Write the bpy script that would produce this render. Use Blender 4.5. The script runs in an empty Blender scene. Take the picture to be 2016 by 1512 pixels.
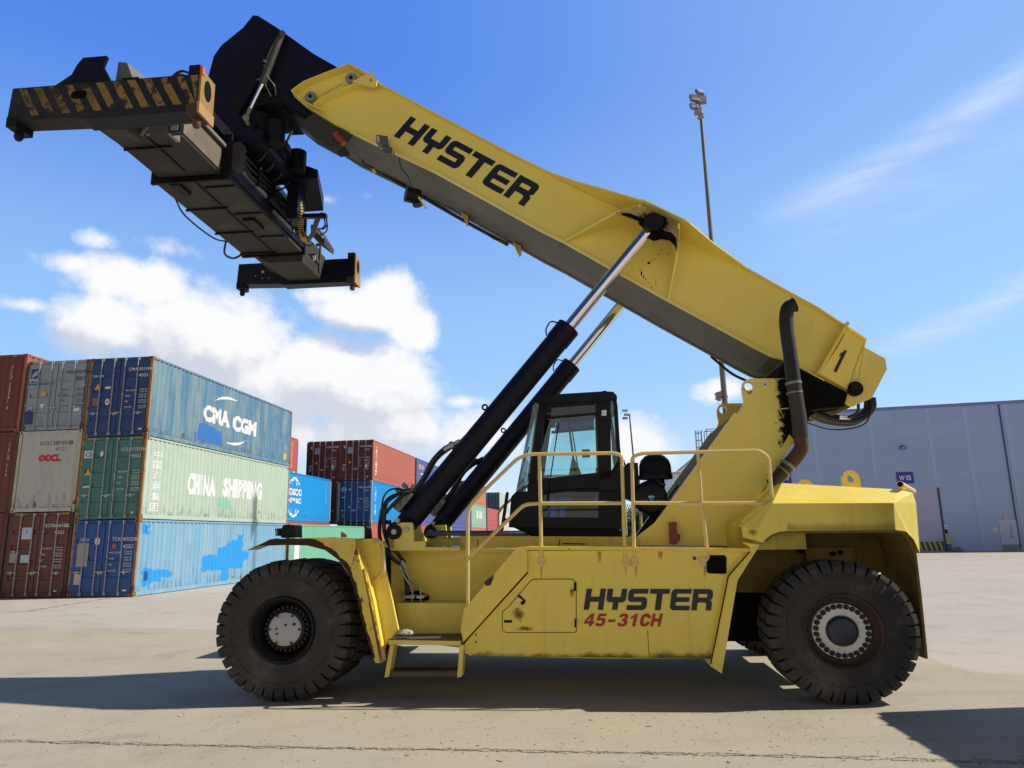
import bpy, bmesh, math, random
from mathutils import Vector, Matrix
random.seed(7)
C = bpy.context.scene.collection
R = math.radians

# ------------------------------------------------------------------ camera
FPX, PITCH, ROLL, CAMH = 1430.0, 0.2057, -0.0165, 1.83
CP, SP, CR, SR = math.cos(PITCH), math.sin(PITCH), math.cos(ROLL), math.sin(ROLL)
FW = Vector((0, CP, SP)); UP0 = Vector((0, -SP, CP)); RT0 = Vector((1, 0, 0))
RT = RT0*CR + UP0*SR
UP = -RT0*SR + UP0*CR
camd = bpy.data.cameras.new("camera"); cam = bpy.data.objects.new("camera", camd); C.objects.link(cam)
camd.sensor_width = 36; camd.lens = FPX/2016*36; camd.clip_end = 3000
cam.matrix_world = Matrix((
    (RT.x, UP.x, -FW.x, 0), (RT.y, UP.y, -FW.y, 0), (RT.z, UP.z, -FW.z, CAMH), (0, 0, 0, 1)))
bpy.context.scene.camera = cam

# ------------------------------------------------------------------ light and sky
SUN_AZ, SUN_EL = R(4.5), R(44)          # azimuth from +X towards +Y
sd = Vector((math.cos(SUN_EL)*math.cos(SUN_AZ), math.cos(SUN_EL)*math.sin(SUN_AZ), math.sin(SUN_EL)))
ld = bpy.data.lights.new("sun", "SUN"); ld.energy = 5.0; ld.angle = R(0.55); ld.color = (1.0, 0.94, 0.84)
lo = bpy.data.objects.new("sun", ld); C.objects.link(lo)
lo.rotation_euler = (-sd).to_track_quat('-Z', 'Y').to_euler(); lo.location = (20, 0, 30)
sc = bpy.context.scene
sc.view_settings.view_transform = 'Standard'; sc.view_settings.look = 'None'
sc.view_settings.exposure = 0.0; sc.view_settings.gamma = 1.0
try: sc.cycles.max_bounces = 6; sc.cycles.transparent_max_bounces = 12
except Exception: pass

def ray(px, py): return RT*(px-1008) + UP*(756-py) + FW*FPX

class NT:
    """small helper for node trees"""
    def __init__(s, tree): s.t = tree; tree.nodes.clear()
    def n(s, typ, ins=None, **props):
        nd = s.t.nodes.new(typ)
        for k, v in props.items(): setattr(nd, k, v)
        for k, v in (ins or {}).items(): s.set(nd, k, v)
        return nd
    def set(s, nd, k, v):
        sock = nd.inputs[k]
        if hasattr(v, 'is_output') or isinstance(v, bpy.types.NodeSocket): s.t.links.new(v, sock)
        else: sock.default_value = v
    def math(s, op, a, b=0.0, c=None, clamp=False):
        nd = s.n('ShaderNodeMath', operation=op, use_clamp=clamp)
        s.set(nd, 0, a); s.set(nd, 1, b)
        if c is not None: s.set(nd, 2, c)
        return nd.outputs[0]
    def ramp(s, fac, lo, hi, a=0.0, b=1.0):
        nd = s.n('ShaderNodeMapRange', interpolation_type='SMOOTHSTEP')
        s.set(nd, 'Value', fac); s.set(nd, 'From Min', lo); s.set(nd, 'From Max', hi)
        s.set(nd, 'To Min', a); s.set(nd, 'To Max', b)
        return nd.outputs[0]
    def mix(s, fac, a, b, mode='MIX'):
        nd = s.n('ShaderNodeMix', data_type='RGBA', blend_type=mode)
        s.set(nd, 0, fac); s.set(nd, 6, a); s.set(nd, 7, b)
        return nd.outputs[2]
    def noise(s, vec, scale, detail=4.0, rough=.55, dist=0.0):
        nd = s.n('ShaderNodeTexNoise'); s.set(nd, 'Vector', vec); s.set(nd, 'Scale', scale)
        s.set(nd, 'Detail', detail); s.set(nd, 'Roughness', rough); s.set(nd, 'Distortion', dist)
        return nd.outputs['Fac']
    def mapping(s, vec, scale=(1, 1, 1), loc=(0, 0, 0), rot=(0, 0, 0)):
        nd = s.n('ShaderNodeMapping'); s.set(nd, 'Vector', vec)
        nd.inputs['Scale'].default_value = scale; nd.inputs['Location'].default_value = loc; nd.inputs['Rotation'].default_value = rot
        return nd.outputs[0]

def col(c): return (c[0], c[1], c[2], 1.0)
def srgb(r, g, b):
    f = lambda x: (x/255/12.92) if x/255 <= .04045 else ((x/255+.055)/1.055)**2.4
    return (f(r), f(g), f(b))

W = bpy.data.worlds.new("World"); sc.world = W; W.use_nodes = True
def build_world():
    N = NT(W.node_tree)
    sky = N.n('ShaderNodeTexSky', sky_type='NISHITA', sun_disc=False)
    sky.sun_elevation = SUN_EL; sky.sun_rotation = math.pi/2 - SUN_AZ
    sky.air_density = 1.0; sky.dust_density = 0.4; sky.ozone_density = 2.0
    d = N.n('ShaderNodeTexCoord').outputs['Generated']
    sep = N.n('ShaderNodeSeparateXYZ', {0: d}); x, y, z = sep.outputs
    az = N.math('ARCTAN2', x, y); el = N.math('ARCSINE', z)
    # clear-day colour: deep overhead, paler towards the horizon and towards the sun
    g1 = N.mix(N.ramp(el, .02, .26), col((7.2, 8.7, 9.8)), col((3.7, 6.4, 9.9)))
    g1 = N.mix(N.ramp(el, .22, .62), g1, col((.98, 2.70, 8.9)))
    g1 = N.mix(N.ramp(el, .70, 1.0), g1, col((.12, .3, 1.1)))  # sky overhead, out of view, darkened to keep ground shadows deep
    side = N.ramp(az, -.3, .75)
    g1 = N.mix(N.math('MULTIPLY', side, .52), g1, col((4.8, 7.4, 10.0)))
    skyc = N.mix(.80, N.mix(1.0, sky.outputs[0], col((.75, 1.15, 1.9)), 'MULTIPLY'), g1)
    # clouds: rounded heaps in azimuth / elevation, their outline broken up by noise
    def ae(px, py):
        r = ray(px, py).normalized(); return math.atan2(r.x, r.y), math.asin(r.z)
    n1 = N.noise(d, 8.5, 7, .63, .1)
    n3 = N.noise(d, 30.0, 2, .6)
    off = N.n('ShaderNodeVectorMath', operation='ADD'); N.set(off, 0, d); off.inputs[1].default_value = (.012, 0, .020)
    n2 = N.noise(off.outputs[0], 8.5, 4, .63, .1)
    blobs = [(150, 520, 75, 30, .72), (245, 545, 120, 56, .95), (300, 560, 90, 70, .95), (195, 473, 56, 26, .52), (330, 490, 70, 30, .54),
             (225, 655, 130, 85, .95), (420, 680, 250, 130, 1.15), (600, 745, 300, 130, 1.15), (730, 775, 190, 115, 1.05), (780, 835, 150, 70, .9),
             (775, 600, 110, 80, 1.15), (700, 618, 130, 56, 1.0), (818, 640, 82, 66, 1.0), (635, 582, 80, 34, .7), (40, 600, 70, 18, .40), (560, 850, 420, 70, .75),
             (960, 855, 240, 70, .62), (905, 790, 80, 22, .5), (1255, 885, 120, 75, .85), (1430, 768, 80, 32, .75), (1640, 1010, 500, 60, .5),
             (640, 392, 50, 18, .30), (720, 382, 40, 16, .30), (2600, 820, 420, 140, 1.0)]
    def dens(azs, els, nz, small=True):
        acc = None
        for px, py, rx, ry, amp in blobs:
            if not small and (rx < 130 or amp < .9): continue
            a, e = ae(px, py)
            u = N.math('DIVIDE', N.math('SUBTRACT', azs, a), rx/FPX); v = N.math('DIVIDE', N.math('SUBTRACT', els, e), ry/FPX)
            r2 = N.math('ADD', N.math('MULTIPLY', u, u), N.math('MULTIPLY', v, v))
            b = N.math('MULTIPLY', N.math('SUBTRACT', 1.0, N.math('POWER', r2, .6)), amp)
            acc = b if acc is None else N.math('SMOOTH_MAX', acc, b, .12)
        return N.math('ADD', acc, N.math('MULTIPLY', N.math('SUBTRACT', nz, .5), 2.1))
    nz1 = N.math('ADD', N.math('MULTIPLY', n1, .84), N.math('MULTIPLY', n3, .14))
    nz2 = N.math('ADD', N.math('MULTIPLY', n2, .84), N.math('MULTIPLY', n3, .14))
    d1 = dens(az, el, nz1); d2 = dens(N.math('ADD', az, .015), N.math('ADD', el, .034), nz2, False)
    m = N.ramp(d1, .10, .66)
    shade = N.ramp(N.math('SUBTRACT', d1, d2), -.26, .34)
    cc = N.mix(shade, col((6.3, 6.6, 7.7)), col((10.0, 9.95, 9.9)))
    cc = N.mix(N.ramp(el, .26, .08, 0, .35), cc, col((8.6, 8.8, 9.4)))
    # thin high cirrus on the right: long streaks
    def streak(px0, py0, px1, py1, w, amp):
        (a0, e0), (a1, e1) = ae(px0, py0), ae(px1, py1); dx, dy = a1-a0, e1-e0; ln = math.hypot(dx, dy); ux, uy = dx/ln, dy/ln
        sx = N.math('SUBTRACT', az, a0); sy = N.math('SUBTRACT', el, e0)
        t = N.math('ADD', N.math('MULTIPLY', sx, ux/ln), N.math('MULTIPLY', sy, uy/ln))
        q = N.math('ADD', N.math('MULTIPLY', sx, -uy), N.math('MULTIPLY', sy, ux))
        q = N.math('DIVIDE', N.math('ADD', q, N.math('MULTIPLY', N.math('MULTIPLY', t, t), -.04)), w/FPX)
        g = N.math('EXPONENT', N.math('MULTIPLY', N.math('MULTIPLY', q, q), -1.0))
        return N.math('MULTIPLY', N.math('MULTIPLY', g, N.math('MULTIPLY', N.ramp(t, -.05, .35), N.ramp(t, 2.2, 1.0))), amp)
    mp = N.mapping(d, scale=(3.0, 3.0, 22.0), rot=(0, R(22), 0))
    ci = N.ramp(N.noise(mp, 3.0, 5, .6, .3), .30, .72, .35, 1.0)
    ck = streak(1480, 432, 2016, 228, 24, .42)
    for sdef in ((1690, 690, 2016, 640, 24, .40), (1500, 470, 1950, 360, 70, .14)): ck = N.math('ADD', ck, streak(*sdef))
    skyc = N.mix(N.math('MULTIPLY', ck, ci), skyc, col((8.4, 9.2, 10.2)))
    skyc = N.mix(N.ramp(el, .16, -.02, 0, .55), skyc, col((7.8, 8.9, 9.9)))
    fin = N.mix(N.math('MULTIPLY', m, .97), skyc, cc)
    # behind the camera: unseen warm bank added as fill light, sky above it darkened
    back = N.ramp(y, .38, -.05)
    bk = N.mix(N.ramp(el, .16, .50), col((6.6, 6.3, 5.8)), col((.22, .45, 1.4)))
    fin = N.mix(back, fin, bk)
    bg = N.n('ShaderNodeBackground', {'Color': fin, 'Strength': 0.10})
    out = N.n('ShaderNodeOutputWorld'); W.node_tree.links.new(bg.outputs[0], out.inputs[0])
build_world()

# ------------------------------------------------------------------ vehicle frame (metres on the ground)
def ground(px, py, z=0.0):
    d = ray(px, py); t = (z-CAMH)/d.z; return Vector((d.x*t, d.y*t, z))
G1, G2 = ground(560, 1384), ground(1650, 1390)
U = (G2-G1).normalized(); VV = Vector((-U.y, U.x, 0)); ORG = (G1+G2)/2
def L(px, py, v):
    """point of the vertical plane v (metres in from the near tyre faces) seen at this place of the photograph, in vehicle axes"""
    d = ray(px, py); t = (v + ORG.dot(VV))/d.dot(VV)
    p = Vector((0, 0, CAMH)) + d*t - ORG
    return Vector((p.dot(U), v, p.z))
def LS(pts, v): return [L(x, y, v) for x, y in pts]
def v_(p, v): return Vector((p.x, v, p.z))
VC = 1.95      # lateral centre of the vehicle

# ------------------------------------------------------------------ mesh helpers
SPLIT = {'boom_cable', 'cable_conduit', 'lock_linkage', 'axle_beam', 'hatch_hinge', 'deck_slot', 'cable_clip'}
def finish(name, bm, mats, parent=None, smooth=False, bev=0.0):
    if name in SPLIT:
        left = set(bm.verts); isl = []
        while left:
            st = [left.pop()]; cur = list(st)
            while st:
                v = st.pop()
                for e in v.link_edges:
                    w = e.other_vert(v)
                    if w in left: left.remove(w); st.append(w); cur.append(w)
            isl.append({v.index for v in cur}) if False else isl.append(cur)
        if len(isl) > 1:
            bm.verts.index_update(); keys = [{v.index for v in c} for c in isl]; o = None
            for kx in keys:
                b2 = bm.copy(); b2.verts.ensure_lookup_table(); bmesh.ops.delete(b2, geom=[v for v in b2.verts if v.index not in kx], context='VERTS')
                o = finish1(name, b2, mats, parent, smooth, bev)
            bm.free(); return o
    return finish1(name, bm, mats, parent, smooth, bev)
def finish1(name, bm, mats, parent=None, smooth=False, bev=0.0):
    if bev > 0:
        es = [e for e in bm.edges if len(e.link_faces) == 2 and e.calc_face_angle(0) > R(28)]
        try: bmesh.ops.bevel(bm, geom=es, offset=bev, segments=2, profile=.6, affect='EDGES', clamp_overlap=True)
        except Exception: pass
    bmesh.ops.recalc_face_normals(bm, faces=bm.faces[:])
    me = bpy.data.meshes.new(name); bm.to_mesh(me); bm.free()
    for m in (mats if isinstance(mats, (list, tuple)) else [mats]): me.materials.append(m)
    if smooth:
        for p in me.polygons: p.use_smooth = True
        me.set_sharp_from_angle(angle=R(35))
    o = bpy.data.objects.new(name, me); C.objects.link(o)
    if parent: o.parent = parent
    return o
def B(): return bmesh.new()
def prism(bm, a, b, mi=0):
    """closed solid between two loops of points"""
    va = [bm.verts.new(p) for p in a]; vb = [bm.verts.new(p) for p in b]; n = len(a)
    fs = [bm.faces.new(va), bm.faces.new(vb[::-1])]
    for i in range(n): fs.append(bm.faces.new((va[i], vb[i], vb[(i+1) % n], va[(i+1) % n])))
    for f in fs: f.material_index = mi
    return fs
def ext(bm, pts, v0, v1, vref=None, mi=0):
    """side profile traced on plane vref, extruded from v0 to v1"""
    vref = v0 if vref is None else vref
    q = LS(pts, vref)
    return prism(bm, [Vector((p.x, v0, p.z)) for p in q], [Vector((p.x, v1, p.z)) for p in q], mi)
def box(bm, lo, hi, mi=0):
    x0, y0, z0 = lo; x1, y1, z1 = hi
    return prism(bm, [(x0, y0, z0), (x1, y0, z0), (x1, y0, z1), (x0, y0, z1)], [(x0, y1, z0), (x1, y1, z0), (x1, y1, z1), (x0, y1, z1)], mi)
def obox(bm, c, ax, ay, az, mi=0):
    """box about centre c with half axes"""
    c, ax, ay, az = Vector(c), Vector(ax), Vector(ay), Vector(az)
    return prism(bm, [c-ax-ay-az, c+ax-ay-az, c+ax-ay+az, c-ax-ay+az], [c-ax+ay-az, c+ax+ay-az, c+ax+ay+az, c-ax+ay+az], mi)
def tube(bm, pts, r, n=10, mi=0, closed=False, radii=None):
    pts = [Vector(p) for p in pts]; m = len(pts); rings = []
    t0 = (pts[1]-pts[0]).normalized()
    nrm = t0.orthogonal().normalized()
    for i, p in enumerate(pts):
        if closed: t = (pts[(i+1) % m]-pts[i-1]).normalized()
        else: t = ((pts[min(i+1, m-1)]-pts[i]).normalized() + (pts[i]-pts[max(i-1, 0)]).normalized())
        t = t.normalized() if t.length > 1e-6 else t0
        nrm = (nrm - t*nrm.dot(t)).normalized(); bi = t.cross(nrm)
        rr = radii[i] if radii else r
        rings.append([bm.verts.new(p + (nrm*math.cos(a)+bi*math.sin(a))*rr) for a in [2*math.pi*k/n for k in range(n)]])
    for i in range(m if closed else m-1):
        A, D = rings[i], rings[(i+1) % m]
        for k in range(n):
            f = bm.faces.new((A[k], A[(k+1) % n], D[(k+1) % n], D[k])); f.material_index = mi
    if not closed:
        bm.faces.new(rings[0][::-1]).material_index = mi; bm.faces.new(rings[-1]).material_index = mi
def cyl(bm, p0, p1, r, n=20, mi=0, r1=None): tube(bm, [p0, p1], r, n, mi, radii=[r, r if r1 is None else r1])
def smooth_path(pts, k=6):
    pts = [Vector(p) for p in pts]; out = []
    P = [2*pts[0]-pts[1]] + pts + [2*pts[-1]-pts[-2]]
    for i in range(1, len(P)-2):
        a, b, c, d = P[i-1], P[i], P[i+1], P[i+2]
        for j in range(k):
            t = j/k
            out.append(.5*((2*b) + (c-a)*t + (2*a-5*b+4*c-d)*t*t + (-a+3*b-3*c+d)*t**3))
    out.append(pts[-1]); return out
def rounded(pts, r, k=4):
    """polyline with rounded inner corners"""
    pts = [Vector(p) for p in pts]; out = [pts[0]]
    for i in range(1, len(pts)-1):
        a, b, c = pts[i-1], pts[i], pts[i+1]
        d1, d2 = (a-b), (c-b); q = min(r, d1.length*.45, d2.length*.45)
        s, e = b+d1.normalized()*q, b+d2.normalized()*q
        for j in range(k+1):
            t = j/k; out.append(s*(1-t)**2 + b*2*t*(1-t) + e*t*t)
    out.append(pts[-1]); return out
def lathe(bm, prof, cen, axis, n=40, mi=0, close=False):
    """prof = [(radius, distance along axis)]"""
    axis = Vector(axis).normalized(); a = axis.orthogonal().normalized(); b = axis.cross(a); cen = Vector(cen); rings = []
    for r, h in prof:
        if r < 1e-5: rings.append([bm.verts.new(cen+axis*h)]*n)
        else: rings.append([bm.verts.new(cen+axis*h+(a*math.cos(2*math.pi*k/n)+b*math.sin(2*math.pi*k/n))*r) for k in range(n)])
    for i in range(len(rings)-1 + (1 if close else 0)):
        A, D = rings[i], rings[(i+1) % len(rings)]
        for k in range(n):
            vs = []
            for w in (A[k], A[(k+1) % n], D[(k+1) % n], D[k]):
                if w not in vs: vs.append(w)
            if len(vs) >= 3:
                try: bm.faces.new(vs).material_index = mi
                except ValueError: pass
def flat(bm, pts, mi=0):
    f = bm.faces.new([bm.verts.new(p) for p in pts]); f.material_index = mi; return f
def empty(name, loc=(0, 0, 0), rz=0.0):
    o = bpy.data.objects.new(name, None); C.objects.link(o); o.location = loc; o.rotation_euler = (0, 0, rz)
    o.empty_display_size = .3; return o
def tag(o, label=None, cat=None, group=None, kind=None):
    if label: o['label'] = label
    if cat: o['category'] = cat
    if group: o['group'] = group
    if kind: o['kind'] = kind
    return o

# lettering ---------------------------------------------------------
def text2d(s, bold=.0, shear=.0, spacing=1.0):
    c = bpy.data.curves.new("lettering", "FONT"); c.body = s; c.offset = bold; c.shear = shear; c.space_character = spacing
    c.resolution_u = 3
    o = bpy.data.objects.new("lettering", c); m = o.to_mesh()
    vs = [(v.co.x, v.co.y) for v in m.vertices]; fs = [tuple(p.vertices) for p in m.polygons]
    o.to_mesh_clear(); bpy.data.objects.remove(o); bpy.data.curves.remove(c)
    x0 = min(v[0] for v in vs); x1 = max(v[0] for v in vs); y0 = min(v[1] for v in vs); y1 = max(v[1] for v in vs)
    return [((x-x0)/(x1-x0), (y-y0)/(y1-y0)) for x, y in vs], fs, (x1-x0)/(y1-y0)
TC = {}
def text_into(bm, s, org, xd, yd, w=None, h=None, bold=.012, shear=0.0, mi=0, spacing=1.0):
    """text laid on a plane: org = lower left corner, xd / yd unit axes, size w x h"""
    key = (s, bold, shear, spacing)
    if key not in TC: TC[key] = text2d(s, bold, shear, spacing)
    vs, fs, asp = TC[key]
    if w is None: w = h*asp
    if h is None: h = w/asp
    org, xd, yd = Vector(org), Vector(xd), Vector(yd)
    bv = [bm.verts.new(org+xd*(x*w)+yd*(y*h)) for x, y in vs]
    for f in fs:
        try: bm.faces.new([bv[i] for i in f]).material_index = mi
        except ValueError: pass
    return w
LOGO = {
 'H': [(0,0),(.28,0),(.28,.38),(.72,.38),(.72,0),(1,0),(1,1),(.72,1),(.72,.62),(.28,.62),(.28,1),(0,1)],
 'Y': [(.36,0),(.64,0),(.64,.36),(.84,.36),(.94,.40),(1,.5),(1,1),(.72,1),(.72,.61),(.28,.61),(.28,1),(0,1),(0,.5),(.06,.40),(.16,.36),(.36,.36)],
 'S': [(0,0),(.82,0),(.94,.05),(1,.16),(1,.46),(.95,.57),(.83,.62),(.28,.62),(.28,.77),(1,.77),(1,1),(.18,1),(.06,.95),(0,.84),(0,.54),(.05,.43),(.17,.38),(.72,.38),(.72,.23),(0,.23)],
 'T': [(.35,0),(.65,0),(.65,.77),(1,.77),(1,1),(0,1),(0,.77),(.35,.77)],
 'E': [(.18,0),(1,0),(1,.22),(.28,.22),(.28,.39),(.94,.39),(.94,.61),(.28,.61),(.28,.78),(1,.78),(1,1),(.18,1),(.06,.95),(0,.84),(0,.16),(.06,.05)],
 'R': [(0,0),(.28,0),(.28,.37),(.62,.37),(.70,.34),(.72,.27),(.72,0),(1,0),(1,.33),(.97,.42),(.88,.47),(.97,.53),(1,.62),(1,.84),(.94,.95),(.82,1),(0,1),
       (0,.682),(.28,.682),(.28,.77),(.72,.77),(.72,.60),(.28,.60),(.28,.680),(0,.680)],
 'i': [(.42,0),(.74,0),(.74,1),(.50,1),(.36,.86),(.12,.76),(.12,.58),(.42,.70)],
 '4': [(.55,0),(.82,0),(.82,.20),(1,.20),(1,.40),(.82,.40),(.82,1),(.50,1),(0,.42),(0,.404),(.24,.404),(.55,.74),(.55,.40),(0,.40),(0,.20),(.55,.20)],
 '5': [(0,.24),(.06,.10),(.25,0),(.70,0),(.92,.12),(1,.32),(.95,.54),(.75,.66),(.38,.64),(.42,.80),(.92,.80),(.92,1),(.18,1),(.06,.46),(.34,.46),(.60,.48),(.70,.34),(.62,.21),(.42,.19),(.30,.27)],
 '3': [(0,.26),(.06,.10),(.25,0),(.72,0),(.94,.12),(1,.30),(.92,.47),(.78,.53),(.90,.60),(.95,.74),(.88,.90),(.70,1),(.28,1),(.10,.90),(.03,.74),(.32,.70),(.40,.80),(.56,.81),(.65,.72),(.58,.62),(.40,.60),(.36,.42),(.58,.42),(.69,.31),(.60,.19),(.42,.18),(.31,.29)],
 'C': [(.30,0),(.70,0),(.90,.12),(1,.36),(.70,.40),(.62,.25),(.45,.22),(.33,.34),(.33,.66),(.45,.78),(.62,.75),(.70,.62),(1,.66),(.90,.88),(.70,1),(.30,1),(.08,.86),(0,.66),(0,.34),(.08,.14)],
 '-': [(.15,.34),(.85,.34),(.85,.54),(.15,.54)],
 '1': [(.30,0),(.78,0),(.78,1),(.44,1),(.30,.86),(.05,.80),(.05,.66),(.30,.70)],
}
def logo_into(bm, word, p0, px, py, gap=.09, mi=0):
    """block letters on the parallelogram p0, px (whole baseline), py (height)"""
    p0, px, py = Vector(p0), Vector(px), Vector(py); n = len(word); wl = 1/(n+gap*(n-1))
    for i, ch in enumerate(word):
        x0 = i*wl*(1+gap)
        flat(bm, [p0+px*(x0+a*wl)+py*b for a, b in LOGO[ch]], mi)

# ------------------------------------------------------------------ materials
def mat(name, c, rough=.5, metal=0.0, var=.12, vscale=2.5, dirt=0.0, dirtc=(.10, .085, .06), rust=0.0, rustc=(.13, .05, .02), rscale=3.0,
        streak=0.0, streakc=(.12, .10, .07), bump=0.0, bscale=40.0, rand=False, spec=.5, coat=0.0, fade=None, fadeamt=0.0):
    m = bpy.data.materials.new(name); m.use_nodes = True; N = NT(m.node_tree)
    co = N.n('ShaderNodeTexCoord').outputs['Object']
    if rand:
        oi = N.n('ShaderNodeObjectInfo').outputs['Random']
        ad = N.n('ShaderNodeVectorMath', operation='ADD'); N.set(ad, 0, co)
        cb = N.n('ShaderNodeCombineXYZ', {0: N.math('MULTIPLY', oi, 71.0), 1: N.math('MULTIPLY', oi, 37.0), 2: N.math('MULTIPLY', oi, 53.0)})
        N.set(ad, 1, cb.outputs[0]); co = ad.outputs[0]
    c1 = N.noise(co, vscale, 5, .6)
    base = N.mix(c1, col([k*(1-var) for k in c]), col([min(1, k*(1+var)) for k in c]))
    ro = N.math('ADD', N.math('MULTIPLY', N.noise(co, 6.0, 4), .22), rough-.11)
    if fade is not None:
        fz = N.noise(N.mapping(co, scale=(1.6, 1.6, .22)), 1.3, 7, .66)
        base = N.mix(N.math('MULTIPLY', N.ramp(fz, .35, .66), fadeamt), base, col(fade))
    if dirt > 0:
        dn = N.noise(co, 1.4, 8, .65)
        base = N.mix(N.math('MULTIPLY', N.ramp(dn, .48, .75), dirt), base, col(dirtc))
    if streak > 0:
        sn = N.noise(N.mapping(co, scale=(7, 7, .35)), 2.0, 5, .6)
        base = N.mix(N.math('MULTIPLY', N.ramp(sn, .52, .78), streak), base, col(streakc))
    if rust > 0:
        rn = N.noise(co, rscale, 10, .68, .4)
        thr_ = .74-rust*.32
        if rand:
            gz = N.n('ShaderNodeSeparateXYZ', {0: N.n('ShaderNodeTexCoord').outputs['Generated']}).outputs[2]
            low = N.math('MULTIPLY', N.ramp(gz, .30, .0), .13)
            rn = N.math('ADD', rn, low)
            base = N.mix(N.math('MULTIPLY', N.ramp(N.math('ADD', N.noise(N.mapping(co, scale=(3, 3, .8)), 3.0, 6, .6), N.math('MULTIPLY', low, 1.2)), .58, .74), .5), base, col([k*.45+.02 for k in c]))
        rm = N.ramp(rn, thr_, thr_+.06)
        base = N.mix(rm, base, col(rustc)); ro = N.mix(rm, ro, col((.85, .85, .85)))
    b = N.n('ShaderNodeBsdfPrincipled', {'Base Color': base, 'Roughness': ro, 'Metallic': metal, 'Specular IOR Level': spec, 'Coat Weight': coat})
    if bump > 0:
        bn = N.n('ShaderNodeBump', {'Height': N.noise(co, bscale, 6, .65), 'Strength': bump, 'Distance': .01})
        N.set(b, 'Normal', bn.outputs[0])
    o = N.n('ShaderNodeOutputMaterial'); m.node_tree.links.new(b.outputs[0], o.inputs[0]); return m
def glass(name, tint, gloss=.12, rough=.02):
    m = bpy.data.materials.new(name); m.use_nodes = True; N = NT(m.node_tree)
    t = N.n('ShaderNodeBsdfTransparent', {'Color': col(tint)}); g = N.n('ShaderNodeBsdfGlossy', {'Color': (1, 1, 1, 1), 'Roughness': rough})
    fr = N.n('ShaderNodeFresnel', {'IOR': 1.45}); fac = N.math('ADD', N.math('MULTIPLY', fr.outputs[0], .9), gloss*.3)
    mx = N.n('ShaderNodeMixShader', {0: fac, 1: t.outputs[0], 2: g.outputs[0]})
    o = N.n('ShaderNodeOutputMaterial'); m.node_tree.links.new(mx.outputs[0], o.inputs[0]); return m

YC = (.89, .70, .105)
YEL = mat('yellow_paint', YC, .42, var=.07, dirt=.22, dirtc=(.50, .36, .07), streak=.20, streakc=(.44, .30, .06), rust=.03, bump=.04, bscale=6, rscale=5, fade=(.80, .64, .17), fadeamt=.4)
YELC = mat('boom_yellow_paint', (.89, .72, .14), .40, var=.05, dirt=.10, dirtc=(.5, .38, .12), streak=.08, streakc=(.42, .32, .1), bump=.03, bscale=5, fade=(.82, .68, .20), fadeamt=.4)
YELD = mat('dirty_yellow_paint', (.64, .50, .09), .6, var=.15, dirt=.65, dirtc=(.20, .15, .07), streak=.5, streakc=(.18, .13, .06), rust=.10, bump=.1)
YELR = mat('rusty_yellow_paint', (.80, .60, .09), .5, var=.1, dirt=.3, dirtc=(.30, .20, .08), streak=.35, streakc=(.2, .1, .04), rust=.62, rustc=(.11, .045, .025), rscale=2.3, bump=.1, bscale=30)
RAIL = mat('handrail_paint', (.74, .58, .22), .45, var=.06, dirt=.15, dirtc=(.45, .3, .12), rust=.03)
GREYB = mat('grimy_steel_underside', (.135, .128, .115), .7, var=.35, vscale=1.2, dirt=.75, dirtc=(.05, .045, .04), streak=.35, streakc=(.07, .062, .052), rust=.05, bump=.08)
NAVY = mat('navy_black_paint', (.006, .007, .018), .45, var=.3, dirt=.3, dirtc=(.016, .016, .022), bump=.03, spec=.22)
BLK = mat('black_steel', (.007, .007, .009), .55, var=.3, dirt=.3, dirtc=(.018, .016, .015), bump=.05, spec=.22)
GRIME = mat('greasy_black', (.005, .005, .005), .7, var=.4, spec=.08)
SPRD = mat('spreader_grey_black', (.046, .042, .039), .7, var=.4, vscale=1.3, dirt=.7, dirtc=(.11, .095, .078), streak=.3, streakc=(.03, .028, .026), rust=.14, bump=.1, spec=.25)
CHROME = mat('chrome_rod', (.86, .87, .9), .10, metal=1.0, var=.02)
STEEL = mat('bare_steel', (.42, .42, .42), .42, metal=.7, var=.2, dirt=.4, dirtc=(.15, .13, .11))
ALU = mat('dull_aluminium', (.24, .225, .20), .5, metal=.3, var=.2, dirt=.3)
RUBBER = mat('tyre_rubber', (.052, .050, .048), .92, var=.35, vscale=4, dirt=.9, dirtc=(.135, .125, .11), bump=.25, bscale=30, spec=.12)
HOSE = mat('rubber_hose', (.012, .012, .015), .45, var=.2)
RIMB = mat('dark_rim', (.014, .014, .017), .6, var=.3, dirt=.3, spec=.2)
RIMR = mat('rusty_rim', (.055, .030, .022), .7, var=.35, dirt=.5, dirtc=(.03, .02, .018), rust=.3, bump=.1)
HUBS = mat('silver_hub', (.46, .46, .48), .5, metal=.25, var=.12, dirt=.5, dirtc=(.22, .21, .20), rust=.03)
HUBW = mat('chipped_white_paint', (.76, .76, .73), .55, var=.08, dirt=.45, dirtc=(.33, .30, .20), rust=.42, rustc=(.045, .028, .022), rscale=11)
HUBB = mat('dark_blue_cap', (.018, .022, .045), .4, var=.2, dirt=.3, dirtc=(.05, .05, .05))
BOLT = mat('black_bolts', (.016, .014, .014), .6, var=.3)
EXB = mat('sooty_exhaust', (.008, .008, .008), .62, var=.3)
EXG = mat('exhaust_grey_steel', (.035, .030, .027), .5, metal=.3, var=.3, dirt=.4, rust=.15)
EXR = mat('exhaust_rust', (.085, .038, .02), .8, var=.4, rust=.35, rustc=(.13, .055, .025))
PLAST = mat('black_plastic', (.006, .006, .011), .42, var=.2, spec=.22)
REDP = mat('dark_red_paint', (.20, .012, .018), .4, var=.15)
REDL = mat('red_lens', (.30, .04, .015), .3, var=.1)
ORNG = mat('orange_lens', (.65, .13, .02), .3, var=.1)
WHITE = mat('white_paint', (.78, .78, .76), .5, var=.04)
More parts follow.
